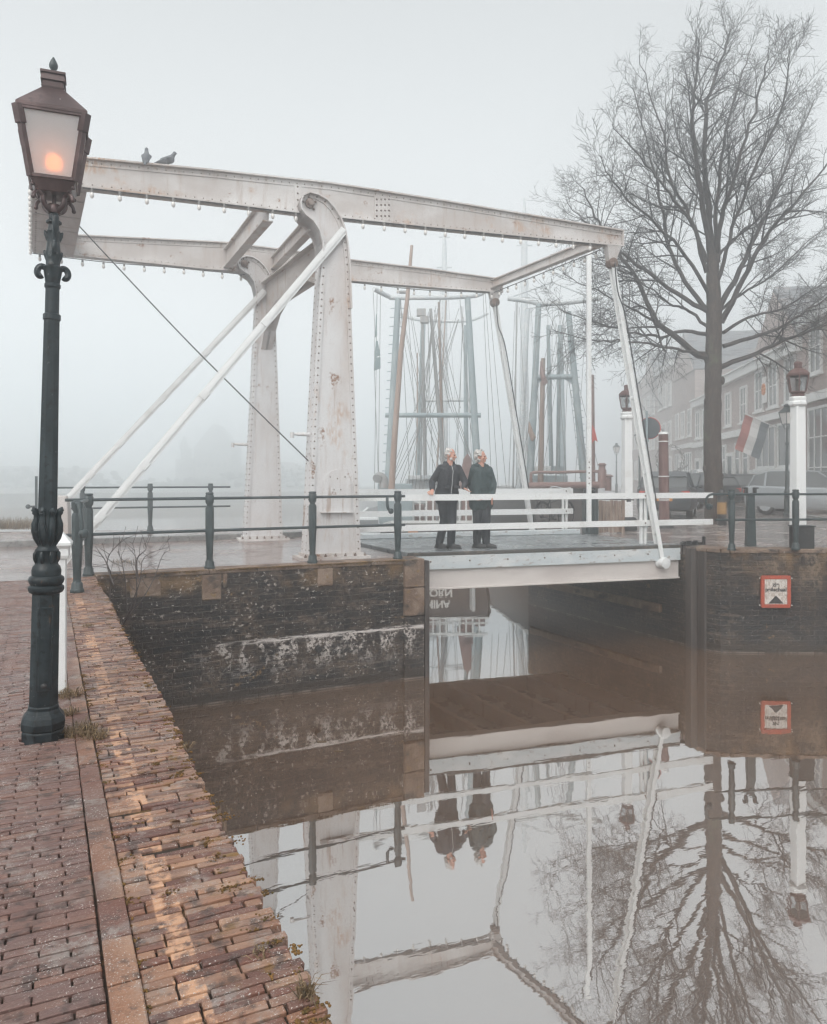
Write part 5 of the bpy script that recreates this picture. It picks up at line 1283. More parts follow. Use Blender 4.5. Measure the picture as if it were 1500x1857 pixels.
r, q, bx = house("brick house with a red white and blue flag hung by its dark shop window", 2.6, 9.4, 7.0,
      [(.7, 4.55, 1.3, 2.0, 2, 2), (2.9, 4.55, 1.3, 2.0, 2, 2), (5.0, 4.55, 1.3, 2.0, 2, 2), (.7, 1.75, 2.2, 2.0, 2, 1), (3.2, 1.75, 2.9, 2.0, 3, 1), (3.2, .1, 2.9, 1.35, 3, 1)], (.9, 1.1, 1.55), 'gable', True, HB[1], ((3.95, 4.25, .25), (1.5, 1.7, .2)))
# banner with an orange mark on that house, and the flag
bn = thing("banner", "small white wall banner with an orange mark beside the upper windows", "banner", q(4.25, .12, 5.0), None)
m = MB(); m.prism([q(4.25, .11, 4.85), q(4.95, .11, 4.85), q(4.95, .11, 6.1), q(4.25, .11, 6.1)], HN * .02); m.obj("cloth", cloth_white, bn)
m = MB(); rr0 = q(4.6, .135, 5.5)
for i in range(8):
    a = i * math.pi / 4; m.ball(rr0 + HU * (.16 * math.cos(a)) + Vector((0, 0, .2 * math.sin(a))), (.09, .09, .09), 6)
m.obj("emblem", surf("orange_mark", (.55, .20, .06), rough=.8), bn)
fl = thing("flag", "red white and blue flag drooping from a slanted staff on a house front", "flag", q(2.2, .1, 3.9))
m = MB(); a, b = q(2.6, .1, 3.5), q(2.1, 1.7, 4.15); m.tube([a, b], .025, 6); m.obj("staff", trim_white, fl)
for i, mt in enumerate((surf("faded_red_cloth", (0.42, 0.15, 0.13), rough=.85), cloth_white, surf("faded_blue_cloth", (0.16, 0.19, 0.21), rough=.85))):
    m = MB(); pts0 = []; pts1 = []
    hd = (a - b).normalized()
    for k in range(9):
        f = k / 8; off = HU * (.05 * math.sin(f * 9))
        s0_ = b + hd * (.05 + .42 * i) ; s1_ = b + hd * (.05 + .42 * (i + 1) - .003)
        slant = hd * -.55 * f
        pts0.append(s0_ + Vector((0, 0, -1.75 * f)) + off + slant); pts1.append(s1_ + Vector((0, 0, -1.75 * f)) + off + slant)
    for k in range(8):
        e = HU * .008; vs = [pts0[k], pts1[k], pts1[k + 1], pts0[k + 1]]
        m.add(vs + [v + e for v in vs], [(0, 1, 2, 3), (7, 6, 5, 4), (0, 4, 5, 1), (2, 6, 7, 3)])
    m.obj("stripe", mt, fl)
house("two storey house with two narrow upper windows left of the flag house", 9.4, 16.2, 7.0,
      [(.9, 4.2, 1.2, 1.9, 2, 2), (3.9, 4.2, 1.2, 1.9, 2, 2), (.6, .6, 1.0, 2.6, 1, 3), (2.1, .6, 1.0, 2.6, 1, 3), (4.9, .6, 1.5, 2.6, 2, 3)], (3.45, 1.0, 2.5), 'flat', True, HB[2], ((3.5, 3.85, .25),))
house("pale house right of the tree trunk with a white cornice", 16.2, 22.4, 6.4,
      [(.7, 3.9, 1.2, 1.8, 2, 2), (2.6, 3.9, 1.2, 1.8, 2, 2), (4.5, 3.9, 1.2, 1.8, 2, 2), (.6, .5, 3.2, 2.6, 5, 2)], (4.4, 1.1, 2.4), 'flat', True, HB[3], ((3.3, 3.6, .25),))
house("foggy gabled house left of the tree trunk", 22.4, 29.5, 8.6, [(.9, 4.2, 1.2, 1.9, 2, 2), (3.0, 4.2, 1.2, 1.9, 2, 2), (5.1, 4.2, 1.2, 1.9, 2, 2), (.7, .5, 2.6, 2.6, 4, 2), (4.6, .5, 1.8, 2.6, 3, 2)], (3.6, .9, 2.4), 'gable', False, HB[4], ((3.4, 3.7, .2),))
house("tall faint house with a white cornice deep in the fog", 29.5, 37, 10.4, [(.9 + 2.1 * i, 3.9 + 3.1 * j, 1.2, 1.9, 2, 2) for i in range(3) for j in range(2)] + [(.8, .5, 4.4, 2.5, 6, 2)], (5.7, 1.0, 2.4), 'flat', True, HB[5], ())
house("faint gabled house, the one before the last in the row", 37, 45, 9.2, [(.9 + 2.3 * i, 3.9 + 3.0 * j, 1.3, 1.9, 2, 2) for i in range(3) for j in range(2)], (5.9, 1.0, 2.4), 'gable', False, HB[6], ())
house("last house of the row, almost lost in the fog", 45, 54, 11.0, [(.9 + 2.6 * i, 1.2 + 3.1 * j, 1.3, 1.9, 2, 2) for i in range(3) for j in range(3)], None, 'flat', True, HB[0], ())
m = MB(); k0 = HP + HU * -12 + HN * 2.6; k1 = HP + HU * 56 + HN * 2.6
m.beam(Vector((k0.x, k0.y, G + .03)), Vector((k1.x, k1.y, G + .03)), .2, .16); m.obj("kerb", kerb_stone, kind="structure")
m = MB(); m.prism([Vector((*(HP + HU * u + HN * v).to_2d(), G)) for u, v in ((-12, .0), (56, .0), (56, 2.5), (-12, 2.5))], (0, 0, .10)); m.obj("pavement", right_paving, kind="structure")

# ------------------------------------------------------------------ parked cars
def car(loc, yaw, paint, label, tall=0.0):
    root = thing("parked_car", label, "car", loc, "parked cars by the houses")
    Rz = Matrix.Rotation(yaw, 3, 'Z'); T = lambda x, y, z: Vector(loc) + Rz @ Vector((x, y, z))
    def loft(st):
        m = MB(); vs = []; n = None
        for x, ring in st:
            full = [(y, z) for y, z in ring] + [(-y, z) for y, z in ring[::-1]]; n = len(full)
            vs += [T(x, y, z) for y, z in full]
        k = len(st); fs = [(i * n + j, i * n + (j + 1) % n, (i + 1) * n + (j + 1) % n, (i + 1) * n + j) for i in range(k - 1) for j in range(n)]
        fs += [tuple(range(n - 1, -1, -1)), tuple((k - 1) * n + j for j in range(n))]
        m.add(vs, fs); return m
    st = []
    for x, w_, zb, zm, zt in ((-2.12, .62, .42, .62, .82), (-2.05, .78, .30, .62, .98), (-1.75, .85, .24, .62, 1.02), (-.9, .87, .22, .60, .99), (0, .88, .22, .60, .97), (.75, .87, .22, .60, .96), (1.2, .86, .23, .6, .93), (1.75, .82, .25, .58, .84), (2.05, .72, .30, .52, .72), (2.15, .58, .36, .5, .62)):
        st.append((x, [(w_ * .9, zb), (w_, zb + .1), (w_ * 1.01, zm), (w_ * .98, zt - .06), (w_ * .9, zt)]))
    loft(st).obj("body", paint, root, smooth=40)
    h = 1.48 + tall
    gl = [(-2.0, [(.70, .96), (.66, 1.0)]), (-1.75, [(.76, .98), (.66, h - .16)]), (-1.25, [(.78, .97), (.62, h - .02)]), (-.3, [(.79, .95), (.63, h)]), (.35, [(.79, .93), (.62, h - .05)]), (1.25, [(.74, .90), (.68, .94)])]
    loft(gl).obj("windows", window_dark, root, smooth=30)
    m = loft([(-1.8, [(.665, h - .17), (.60, h - .145)]), (-1.25, [(.632, h - .035), (.58, h + .005)]), (-.3, [(.64, h - .015), (.58, h + .02)]), (.36, [(.63, h - .06), (.56, h - .03)])]); 
    for sd in (-1, 1):
        for (x0, z0, y0, x1, z1, y1) in ((1.22, .93, .735, .36, h - .05, .625), (-.35, .95, .80, -.35, h - .01, .64), (-1.35, .97, .785, -1.35, h - .04, .625), (-1.95, .99, .715, -1.75, h - .17, .665)):
            m.beam(T(x0, y0 * sd, z0), T(x1, y1 * sd, z1), .06, .04)
    m.obj("roof", paint, root, smooth=40)
    for x in (-1.32, 1.32):
        for sd in (-1, 1):
            ax = Rz @ Matrix(((1, 0, 0), (0, 0, sd), (0, 1, 0)))
            m = MB(); m.lathe([(.20, -.19), (.30, -.18), (.325, -.14), (.325, -.03), (.30, .01), (.22, .015)], T(x, .80 * sd, .325), 20, Matrix((Rz @ Vector((1, 0, 0)), Vector((0, 0, 1)), Rz @ Vector((0, sd, 0)))).transposed()); wh = m.obj("wheel", iron_black, root, smooth=40)
            m = MB(); m.lathe([(.21, .012), (.20, .02), (.06, .03), (.02, .032)], T(x, .80 * sd, .325), 10, Matrix((Rz @ Vector((1, 0, 0)), Vector((0, 0, 1)), Rz @ Vector((0, sd, 0)))).transposed()); m.obj("rim", deck_grey, wh)
    for sd in (-1, 1):
        m = MB(); m.ball(T(1.98, .60 * sd, .66), (.16, .16, .075), 10, Rz); m.obj("headlight", bulb_glass, root, smooth=60)
        m = MB(); m.box(T(-2.06, .62 * sd, .80), (.10, .26, .16), Rz); m.obj("tail_light", cloth_red, root, bevel=.03)
        m = MB(); m.ball(T(.85, .95 * sd, 1.0), (.09, .11, .075), 8, Rz); m.obj("mirror", paint, root, smooth=60)
    for x in (2.15, -2.13):
        m = MB(); m.box(T(x, 0, .48 if x > 0 else .62), (.03, .50, .11), Rz); m.obj("number_plate", surf("plate_yellow", (.62, .27, .06), rough=.5), root)
    m = MB(); m.box(T(2.10, 0, .60), (.06, .8, .09), Rz); m.box(T(2.08, 0, .34), (.1, 1.1, .1), Rz); m.obj("grille", iron_black, root, bevel=.02)
    return root
paint_silver = surf("silver_paint", (0.42, 0.45, 0.47), rough=0.3, metal=0.2)
paint_dark = surf("dark_grey_paint", (0.05, 0.06, 0.068), rough=0.3)
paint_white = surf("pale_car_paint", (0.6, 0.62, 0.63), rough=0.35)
paint_maroon = surf("maroon_paint", (0.10, 0.055, 0.05), [((0.2, 0.06, 0.05), ('z', G + .5, G + .62))], rough=0.4)
yaw_u = math.atan2(HU.y, HU.x)
hv = -FW * .72 + RT * .69
car(gd(1476, 26.2, G), math.atan2(hv.y, hv.x), paint_silver, "silver car facing the square with a yellow number plate at the right", .05)
car(gd(1262, 33.0, G), yaw_u + .35, paint_dark, "dark grey car parked left of the tree trunk")
car(gd(1213, 25.5, G), yaw_u - .25, paint_dark, "dark car seen from behind with red tail lights beside the red brown post")
car(gd(1337, 37.0, G), yaw_u + math.pi, paint_dark, "dark car half hidden right of the tree trunk")
car(gd(1275, 44.0, G), yaw_u, paint_white, "pale car far down the street, almost white in fog", .3)

# ------------------------------------------------------------------ bicycle by the far railing
def bicycle(p, yaw, label):
    root = thing("bicycle", label, "bicycle", p); Rz = Matrix.Rotation(yaw, 3, 'Z') @ Matrix.Rotation(.06, 3, 'X')
    q = lambda x, y, z: Vector(p) + Rz @ Vector((x, y, z)); r = .34
    for x in (-.53, .53):
        m = MB(); m.tube([q(x + r * math.cos(a), 0, r + r * math.sin(a)) for a in [2 * math.pi * i / 28 for i in range(29)]], .017, 6, False)
        for i in range(10): a = i * math.pi / 5; m.tube([q(x, 0, r), q(x + r * math.cos(a), 0, r + r * math.sin(a))], .0025, 3)
        m.tube([q(x, -.04, r), q(x, .04, r)], .03, 8); wh = m.obj("wheel", iron_black, root)
        m = MB(); m.tube([q(x + (r + .025) * math.cos(a), 0, r + (r + .025) * math.sin(a)) for a in [math.pi * (.1 + .75 * i / 12) for i in range(13)]], .02, 6); m.obj("mudguard", iron_black, wh)
    m = MB(); bb, st, hd, hb = q(-.08, 0, .28), q(-.24, 0, .78), q(.36, 0, .82), q(.40, 0, .68)
    for a, b in ((bb, st), (bb, hb), (q(-.2, 0, .66), hd), (bb, q(-.53, 0, r)), (q(-.22, 0, .72), q(-.53, 0, r)), (hb, q(.53, 0, r)), (hd, hb)): m.tube([a, b], .016, 6)
    m.obj("frame", iron_black, root)
    m = MB(); m.tube([hd, q(.33, 0, 1.0)], .014, 6); m.tube(bezier([q(.16, .27, 1.02), q(.30, .22, 1.05), q(.36, 0, 1.02), q(.30, -.22, 1.05), q(.16, -.27, 1.02)], 4), .014, 6); m.obj("handlebar", deck_grey, root)
    m = MB(); m.tube([st, q(-.28, 0, .92)], .013, 6); m.capsule(q(-.40, 0, .95), q(-.16, 0, .95), .075, .03, 8); m.obj("saddle", iron_black, root, smooth=50)
    m = MB(); m.box(q(-.58, 0, .76), (.38, .13, .02), Rz); m.tube([q(-.7, .05, .75), q(-.53, .05, r)], .007, 4); m.tube([q(-.7, -.05, .75), q(-.53, -.05, r)], .007, 4); m.obj("carrier", iron_black, root)
    m = MB(); m.tube([q(-.08, -.12, .28), q(-.08, .12, .28)], .015, 6); m.box(q(-.2, .13, .2), (.1, .1, .025), Rz); m.box(q(.05, -.13, .36), (.1, .1, .025), Rz); m.obj("pedals", iron_black, root)
bicycle(gd(1004, 18.6, G), .35, "black bicycle parked beyond the far white railing")

# ------------------------------------------------------------------ ships moored behind the bridge
def gantry(m, P0, tdir, w0, w1, h, r, bar, rungs=True):
    """twin leaning legs with cross bars; returns nothing, fills m"""
    t = Vector(tdir).normalized(); up = Vector((0, 0, 1))
    for s_ in (-1, 1):
        a = P0 + t * (s_ * w0 / 2); b = P0 + t * (s_ * w1 / 2) + up * h; m.tube([a, b], [r, r * .8], 10)
        if rungs:
            for i in range(int(h / .32)): c = a.lerp(b, (i + .5) * .32 / h); m.tube([c - t * .2, c + t * .2], .012, 4)
    for f in bar: m.tube([P0 + t * -((w0 + (w1 - w0) * f) / 2) + up * h * f, P0 + t * ((w0 + (w1 - w0) * f) / 2) + up * h * f], r * .72, 8)
def ship(label, px0, px1, d, ydeck, hull, mats, zrail, seed, gx, text=None, big=1.0):
    """stern of a ship toward the viewer: hull runs away from the camera"""
    rnd = random.Random(seed); c = gd((px0 + px1) / 2, d, 0); Wd = (px1 - px0) / FPX * d
    aft = -FW; t = RT; fwd = (FW * .97 - RT * .12).normalized()
    root = thing("moored_ship", label, "ship", c, "ships moored behind the bridge")
    zd = EYE - (ydeck - HY) / FPX * d
    m = MB(); L = 18.0; secs = []
    for f, wf, lift in ((0, .80, .35), (.04, .92, .1), (.15, 1.0, 0), (.6, 1.0, 0), (.82, .75, .15), (.95, .32, .4), (1.0, .04, .6)):
        o = c + fwd * (L * f); ring = []
        for u, z in ((-1, zd + lift * .5), (-1.02, zd - .25), (-.95, .35), (-.55, -.5), (0, -.7), (.55, -.5), (.95, .35), (1.02, zd - .25), (1, zd + lift * .5)):
            ring.append(o + t * (u * wf * Wd / 2) + Vector((0, 0, z)))
        secs.append(ring)
    n = 9; vs = [p for r in secs for p in r]
    fs = [(i * n + j, i * n + j + 1, (i + 1) * n + j + 1, (i + 1) * n + j) for i in range(len(secs) - 1) for j in range(n - 1)]
    fs += [tuple(range(n - 1, -1, -1))] + [(i * n, (i + 1) * n, (i + 1) * n + n - 1, i * n + n - 1) for i in range(len(secs) - 1)]
    m.add(vs, fs); h = m.obj("hull", hull, root, smooth=40)
    m = MB()
    for i in range(4):
        for s_ in (0, n - 1): m.beam(secs[i][s_] + Vector((0, 0, .04)), secs[i + 1][s_] + Vector((0, 0, .04)), .12, .09)
    m.beam(secs[0][0] + Vector((0, 0, .04)), secs[0][-1] + Vector((0, 0, .04)), .12, .09); m.obj("gunwale", trim_white, h)
    m = MB(); o = c - fwd * .12 + t * (Wd * .26); m.prism([o + t * -.06 + Vector((0, 0, -.6)), o + t * .06 + Vector((0, 0, -.6)), o + t * .06 + Vector((0, 0, zd - .1)), o + t * -.06 + Vector((0, 0, zd - .1))], fwd * -.42); m.obj("rudder", deck_grey, h, bevel=.03)
    return root, c, zd, Wd, fwd, t, rnd, h
def lines(m, pairs, r=.012):
    for a, b in pairs:
        a = Vector(a); b = Vector(b); mid = a.lerp(b, .5) + Vector((0, 0, -.012 * (b - a).length)); m.tube([a, mid, b], r, 4)
# ship one: blue grey goal post mast, brown boom, tan masts
root, c, zd, Wd, fwd, t, rnd, hull = ship("old sailing ship with a blue grey twin legged mast directly behind the couple", 690, 905, 26.0, 958, hull_brown, None, 0, 3, 0)
d0 = 27.2
o = gd(785.5, d0, 0); zb = EYE - (905 - HY) / FPX * d0; ztop = EYE - (540 - HY) / FPX * d0
px = lambda x, y, d: P(x, y, d)
m = MB()
for a, b, r in (((703, 905), (722, 541), .145), ((869, 905), (848, 541), .145)):
    A_, B_ = px(*a, d0), px(*b, d0); m.tube([A_, B_], [r, r * .72], 10)
    if a[0] == 703:
        for i in range(21): q_ = A_.lerp(B_, .05 + .9 * i / 20); m.tube([q_ - RT * .25, q_ + RT * .25], .014, 4)
m.obj("mast_leg", steel_grey, root, smooth=50)
m = MB(); m.tube([px(699, 753, d0), px(872, 753, d0)], .085, 8); m.obj("cross_bar", steel_grey, root, smooth=50)
m = MB(); m.tube(bezier([px(678, 524, d0 - .6), px(706, 538, d0), (px(722, 540, d0)), px(848, 538, d0), px(880, 528, d0 + .8)], 4), .085, 8); m.obj("top_spar", deck_grey, root, smooth=50)
m = MB(); m.tube([px(709, 905, 25.4), px(716, 790, 25.4), px(727, 640, 25.4), px(739, 540, 25.4), px(747, 445, 25.4)], [.11, .10, .085, .07, .05], 10); m.obj("leaning_spar", wood_brown, root, smooth=50)
for i, (xa, ya, xb, yb, r, mt) in enumerate(((808, 900, 781, 560, .10, wood_grey), (804, 900, 796, 548, .08, wood_brown), (772, 900, 766, 575, .09, wood_grey), (757, 900, 764, 600, .06, steel_grey), (846, 900, 844, 590, .12, steel_grey), (790, 900, 809, 545, .045, wood_brown), (757, 870, 757, 640, .05, wood_brown))):
    m = MB(); m.tube([px(xa, ya, d0 + 2 + i * .8), px(xb, yb, d0 + 2 + i * .8)], [r, r * .6], 8); m.obj("mast", mt, root, smooth=50)
m = MB()
for i in range(26):
    xa = rnd.uniform(690, 880); ta = rnd.uniform(720, 850); yt = rnd.uniform(540, 580); dd = d0 + rnd.uniform(-.5, 4)
    m.tube([px(xa, rnd.uniform(880, 905), dd), px(xa * .4 + ta * .6, (yt + 905) / 2, dd), px(ta, yt, dd)], .011, 4)
for xa, xb in ((684, 679), (690, 686), (876, 893), (880, 905), (886, 920)): m.tube([px(xb, 905, d0), px(xa, 530, d0)], .011, 4)
for (xa, ya, xb, yb) in ((745, 900, 783, 590), (752, 900, 783, 590), (760, 900, 783, 590), (768, 900, 783, 590), (744, 900, 727, 545), (835, 740, 800, 600), (815, 740, 790, 600)): m.tube([px(xa, ya, d0 + 1.6), px(xb, yb, d0 + 1.6)], .012, 4)
m.obj("rigging", rope_mat, root)
for (x, y, zz, w_, h_) in ((764, 567, 2, .35, .28), (770, 580, 2, .33, .26), (731, 530, 0, .28, .07)): m = MB(); m.box(px(x, y, d0 + zz), (w_, .25, h_), -YAW); m.obj("masthead_box", wood_grey, root, bevel=.02)
def wbox(m, x0, y0, x1, y1, d, dep):
    a, b = px(x0, y1, d), px(x1, y0, d); w_ = (b - a).dot(RT); h_ = b.z - a.z
    m.prism([a, a + RT * w_, a + RT * w_ + Vector((0, 0, h_)), a + Vector((0, 0, h_))], FW * dep)
m = MB(); wbox(m, 685, 878, 748, 960, 26.6, 3.5); m.obj("deckhouse", steel_grey, root, bevel=.02)
m = MB(); wbox(m, 735, 868, 800, 905, 30.5, 3); wbox(m, 740, 862, 792, 870, 30.2, 3.4); m.obj("wheelhouse", deck_grey, root, bevel=.03)
m = MB(); m.tube(bezier([px(697, 885, 26.2), px(695, 870, 26.2), px(688, 864, 26.2), px(684, 868, 26.0)], 4), .16, 10); m.obj("vent_cowl", wood_grey, root, smooth=50)
m = MB()
for k in range(11): wbox(m, 748 + k * 12, 908, 751 + k * 12, 945, 26.9, .08)
wbox(m, 745, 903, 885, 908, 26.9, .1); wbox(m, 745, 925, 885, 928, 26.9, .08); m.obj("stern_rail", trim_white, root)
m = MB()
for k, (x0, x1, y0) in enumerate(((752, 770, 915), (775, 790, 905), (795, 806, 920), (838, 858, 872), (862, 880, 905))): wbox(m, x0, y0, x1, 955, 27.4 + k * .2, .8)
m.obj("deck_gear", ship_rust, root, bevel=.03)
m = MB(); wbox(m, 740, 960, 758, 968, 25.95, .03); m.obj("orange_panel", surf("orange_paint", (.5, .2, .08), rough=.6), root)
m = MB(); m.prism([px(829, 905, 28), px(855, 905, 28), px(855, 832, 28), px(848, 822, 28), px(842, 822, 28), px(829, 832, 28)][0:1] + [px(841, 905, 28), px(855, 905, 28), px(855, 832, 28), px(848, 822, 28), px(841, 832, 28)][1:], FW * .3); m.obj("rudder_head", ship_rust, root, bevel=.02)
stw = c - fwd * .02
def stern(px_, z): 
    v = gd(px_, 25.93, z); return v
text_mesh("MINA", .33, trim_white, hull, stern(794, 1.06), RT, (0, 0, 1), depth=.004, bold=.012)
text_mesh("HOORN", .36, trim_white, hull, stern(785, .66), RT, (0, 0, 1), depth=.004, bold=.012)
# hanging grey green pennant at ship one's spar
pn = thing("pennant", "limp grey green pennant hanging from a line left of the ship mast", "flag", px(683, 672, 26.6))
m = MB()
for (x0, x1, y0, y1, x2, x3) in ((682, 683.5, 570, 612, 680, 684), (682, 685, 618, 648, 679, 690), (679, 690, 648, 672, 678, 690)):
    a, b, c2, e = px(x0, y0, 26.6), px(x1, y0, 26.6), px(x3, y1 - 4, 26.6), px(x2, y1, 26.6); m.prism([a, b, c2, e], FW * .05)
m.obj("cloth", cloth_green, pn)
m = MB(); m.tube([px(677, 530, 26.6), px(680, 600, 26.6), px(679, 672, 26.6), px(686, 860, 26.6)], .010, 4); m.obj("line", rope_mat, pn)

# ship two: second twin legged mast, red brown rail
root, c, zd, Wd, fwd, t, rnd, hull = ship("ship with red brown pipe rail and blue grey twin mast right of the couple", 958, 1098, 28.5, 893, hull_brown, None, 0, 8, 0)
d0 = 29.4
m = MB()
for a, b, r in (((960, 895), (977, 552), .15), ((1062, 895), (1031, 565), .15)):
    A_, B_ = px(*a, d0), px(*b, d0); m.tube([A_, B_], [r, r * .75], 10)
    if a[0] == 1062:
        for i in range(20): q_ = A_.lerp(B_, .05 + .7 * i / 19); m.tube([q_ - RT * .2, q_ + RT * .2], .014, 4)
m.obj("mast_leg", steel_grey, root, smooth=50)
m = MB(); m.tube([px(971, 684, d0), px(1044, 683, d0)], .10, 8)
m.prism([px(970, 686, d0), px(988, 686, d0), px(968, 702, d0)], FW * .06); m.prism([px(1022, 686, d0), px(1044, 686, d0), px(1045, 700, d0)], FW * .06); m.obj("cross_bar", steel_grey, root, smooth=40)
m = MB(); m.tube(bezier([px(921, 541, d0), px(960, 546, d0), px(985, 551, d0), px(1050, 546, d0), px(1090, 540, d0)], 4), .10, 8); m.tube([px(921, 541, d0), px(1002, 512, d0 + .5), px(1085, 545, d0)], .03, 6); m.obj("top_spar", deck_grey, root, smooth=50)
for i, (xa, ya, xb, yb, r, mt) in enumerate(((1074, 890, 1073, 680, .13, ship_rust), (980, 890, 985, 650, .12, wood_brown), (1012, 860, 1014, 620, .09, steel_grey), (1000, 860, 994, 590, .10, steel_grey), (940, 900, 957, 560, .14, deck_grey), (930, 900, 938, 545, .04, wood_grey))):
    m = MB(); m.tube([px(xa, ya, d0 + .5 + i * .8), px(xb, yb, d0 + .5 + i * .8)], [r, r * .75], 8); m.obj("mast", mt, root, smooth=50)
m = MB()
for i in range(22):
    xa = rnd.uniform(920, 1095); ta = xa * .5 + rnd.uniform(920, 1090) * .5; yt = rnd.uniform(542, 600); dd = d0 + rnd.uniform(-.5, 3)
    m.tube([px(xa, rnd.uniform(870, 900), dd), px(ta, yt, dd)], .011, 4)
m.obj("rigging", rope_mat, root)
m = MB(); dd = 28.3
m.tube(bezier([px(964, 887, dd), px(963, 865, dd), px(968, 857, dd), px(1010, 856.5, dd), px(1088, 855, dd), px(1095, 860, dd), px(1097, 885, dd)], 4), .055, 8); m.obj("pipe_rail", ship_rust, root, smooth=50)
m = MB(); m.tube([px(958, 881, dd), px(1100, 879, dd)], .13, 10); m.lathe([(.16, -.2), (.16, .45), (.12, .5), (.12, .62), (.17, .66), (.1, .72)], px(1092, 875, dd), 12); m.lathe([(.12, -.2), (.12, .3), (.2, .34), (.1, .4)], px(1103, 880, dd), 10); m.ball(px(1098, 868, dd), (.14, .14, .14), 8); m.obj("stern_timber", ship_rust, root, smooth=40)
m = MB(); wbox(m, 965, 862, 1030, 884, 31, 3); wbox(m, 998, 845, 1022, 858, 33, 2); m.obj("deckhouse", steel_grey, root, bevel=.03)
m = MB(); wbox(m, 964, 845, 1000, 856, 32, 2); m.obj("wheelhouse", trim_white, root, bevel=.03)
fg = thing("flag", "small red flag on a line by the red brown mast", "flag", px(1078, 795, 28.6)); m = MB(); m.prism([px(1073.5, 770, 28.6), px(1078, 776, 28.6), px(1084, 801, 28.6), px(1079, 798, 28.6), px(1074, 803, 28.6)], FW * .03); m.obj("cloth", cloth_red, fg)
m = MB(); m.tube([px(1073, 760, 28.6), px(1073, 885, 28.6)], .012, 4); m.obj("line", rope_mat, fg)
# furled sails / standing cover on ship two
for (x, y0, y1, w_) in ((983, 655, 700, 5), (962, 765, 800, 5)):
    fs_ = thing("pennant", "rolled %s pennant hanging inside the %s mast leg" % (("brown", "left") if y0 < 700 else ("rust stained", "foot of the left")), "flag", px(x, y1, 28.9))
    m = MB(); m.tube([px(x - 2, y0, 28.9), px(x, (y0 + y1) / 2, 28.9), px(x + w_, y1 - 6, 28.9), px(x + 3, y1, 28.9)], [.02, .10, .12, .04], 7); m.obj("cloth", ship_rust if y0 < 700 else wood_brown, fs_, smooth=50)

# third ship farther out with the low spreader and the very tall masts
root, c, zd, Wd, fwd, t, rnd, hull = ship("fainter ship with very tall pale masts behind the two nearer ones", 770, 960, 42.0, 915, hull_brown, None, 0, 12, 0)
d0 = 43
m = MB()
for a, b in (((757, 905), (768, 575)), ((868, 905), (852, 585)), ((1022, 905), (1016, 590))): m.tube([px(*a, d0), px(*b, d0)], [.2, .14], 8)
m.obj("mast_leg", steel_grey, root, smooth=50)
m = MB(); m.tube([px(760, 726, d0), px(862, 725, d0)], .10, 8); m.tube(bezier([px(722, 568, d0), px(760, 580, d0), px(845, 582, d0), px(885, 568, d0)], 4), .09, 8); m.obj("cross_bar", deck_grey, root, smooth=50)
for (x, yt, r) in ((806, 400, .17), (951, 360, .2)):
    dd = 50; m = MB(); m.tube([px(x, 900, dd), px(x, yt + 60, dd), px(x, yt, dd)], [r * 1.5, r, r * .3], 8)
    for (y, w_) in ((yt + 30, 10), (yt + 85, 14)): m.tube([px(x - w_, y, dd), px(x + w_, y, dd)], .05, 6)
    mo = m.obj("tall_mast", deck_grey, root, smooth=50)
    m = MB()
    for k in (-30, -14, 12, 30): m.tube([px(x + k, 890, dd), px(x, yt + 30, dd)], .012, 4)
    m.obj("shrouds", rope_mat, mo)
# round white motor boat glimpsed under the far railing
p = gd(668, 24, 0); root = thing("motor_boat", "low white motor boat moored behind the front bridge post", "boat", p)
m = MB(); 
secs = []
for f, w_, z in ((0, .75, .95), (.2, .95, .95), (.6, 1.0, 1.05), (.85, .7, 1.2), (1, .08, 1.4)):
    oo = p + FW * (6 * f) - RT * (2.2 * f); secs.append([oo + RT * (u * w_) + Vector((0, 0, zz)) for u, zz in ((-1, z), (-.95, .3), (-.4, -.3), (.4, -.3), (.95, .3), (1, z))])
vs = [v for s_ in secs for v in s_]; m.add(vs, [(i * 6 + j, i * 6 + j + 1, (i + 1) * 6 + j + 1, (i + 1) * 6 + j) for i in range(4) for j in range(5)] + [(5, 4, 3, 2, 1, 0)] + [(i * 6, (i + 1) * 6, (i + 1) * 6 + 5, i * 6 + 5) for i in range(4)])
m.obj("hull", paint_white, root, smooth=40)
m = MB(); m.prism([p + FW * 1.2 - RT * 1.2 + Vector((0, 0, .9)), p + FW * 1.2 + RT * .4 + Vector((0, 0, .9)), p + FW * 1.2 + RT * .3 + Vector((0, 0, 1.9)), p + FW * 1.2 - RT * 1.0 + Vector((0, 0, 1.9))], FW * 2.6 - RT * .9); m.obj("cabin", paint_white, root, bevel=.1)
m = MB(); m.prism([p + FW * 1.18 - RT * 1.0 + Vector((0, 0, 1.35)), p + FW * 1.18 + RT * .3 + Vector((0, 0, 1.35)), p + FW * 1.18 + RT * .25 + Vector((0, 0, 1.75)), p + FW * 1.18 - RT * .95 + Vector((0, 0, 1.75))], FW * .015); m.obj("cabin_window", window_dark, root)

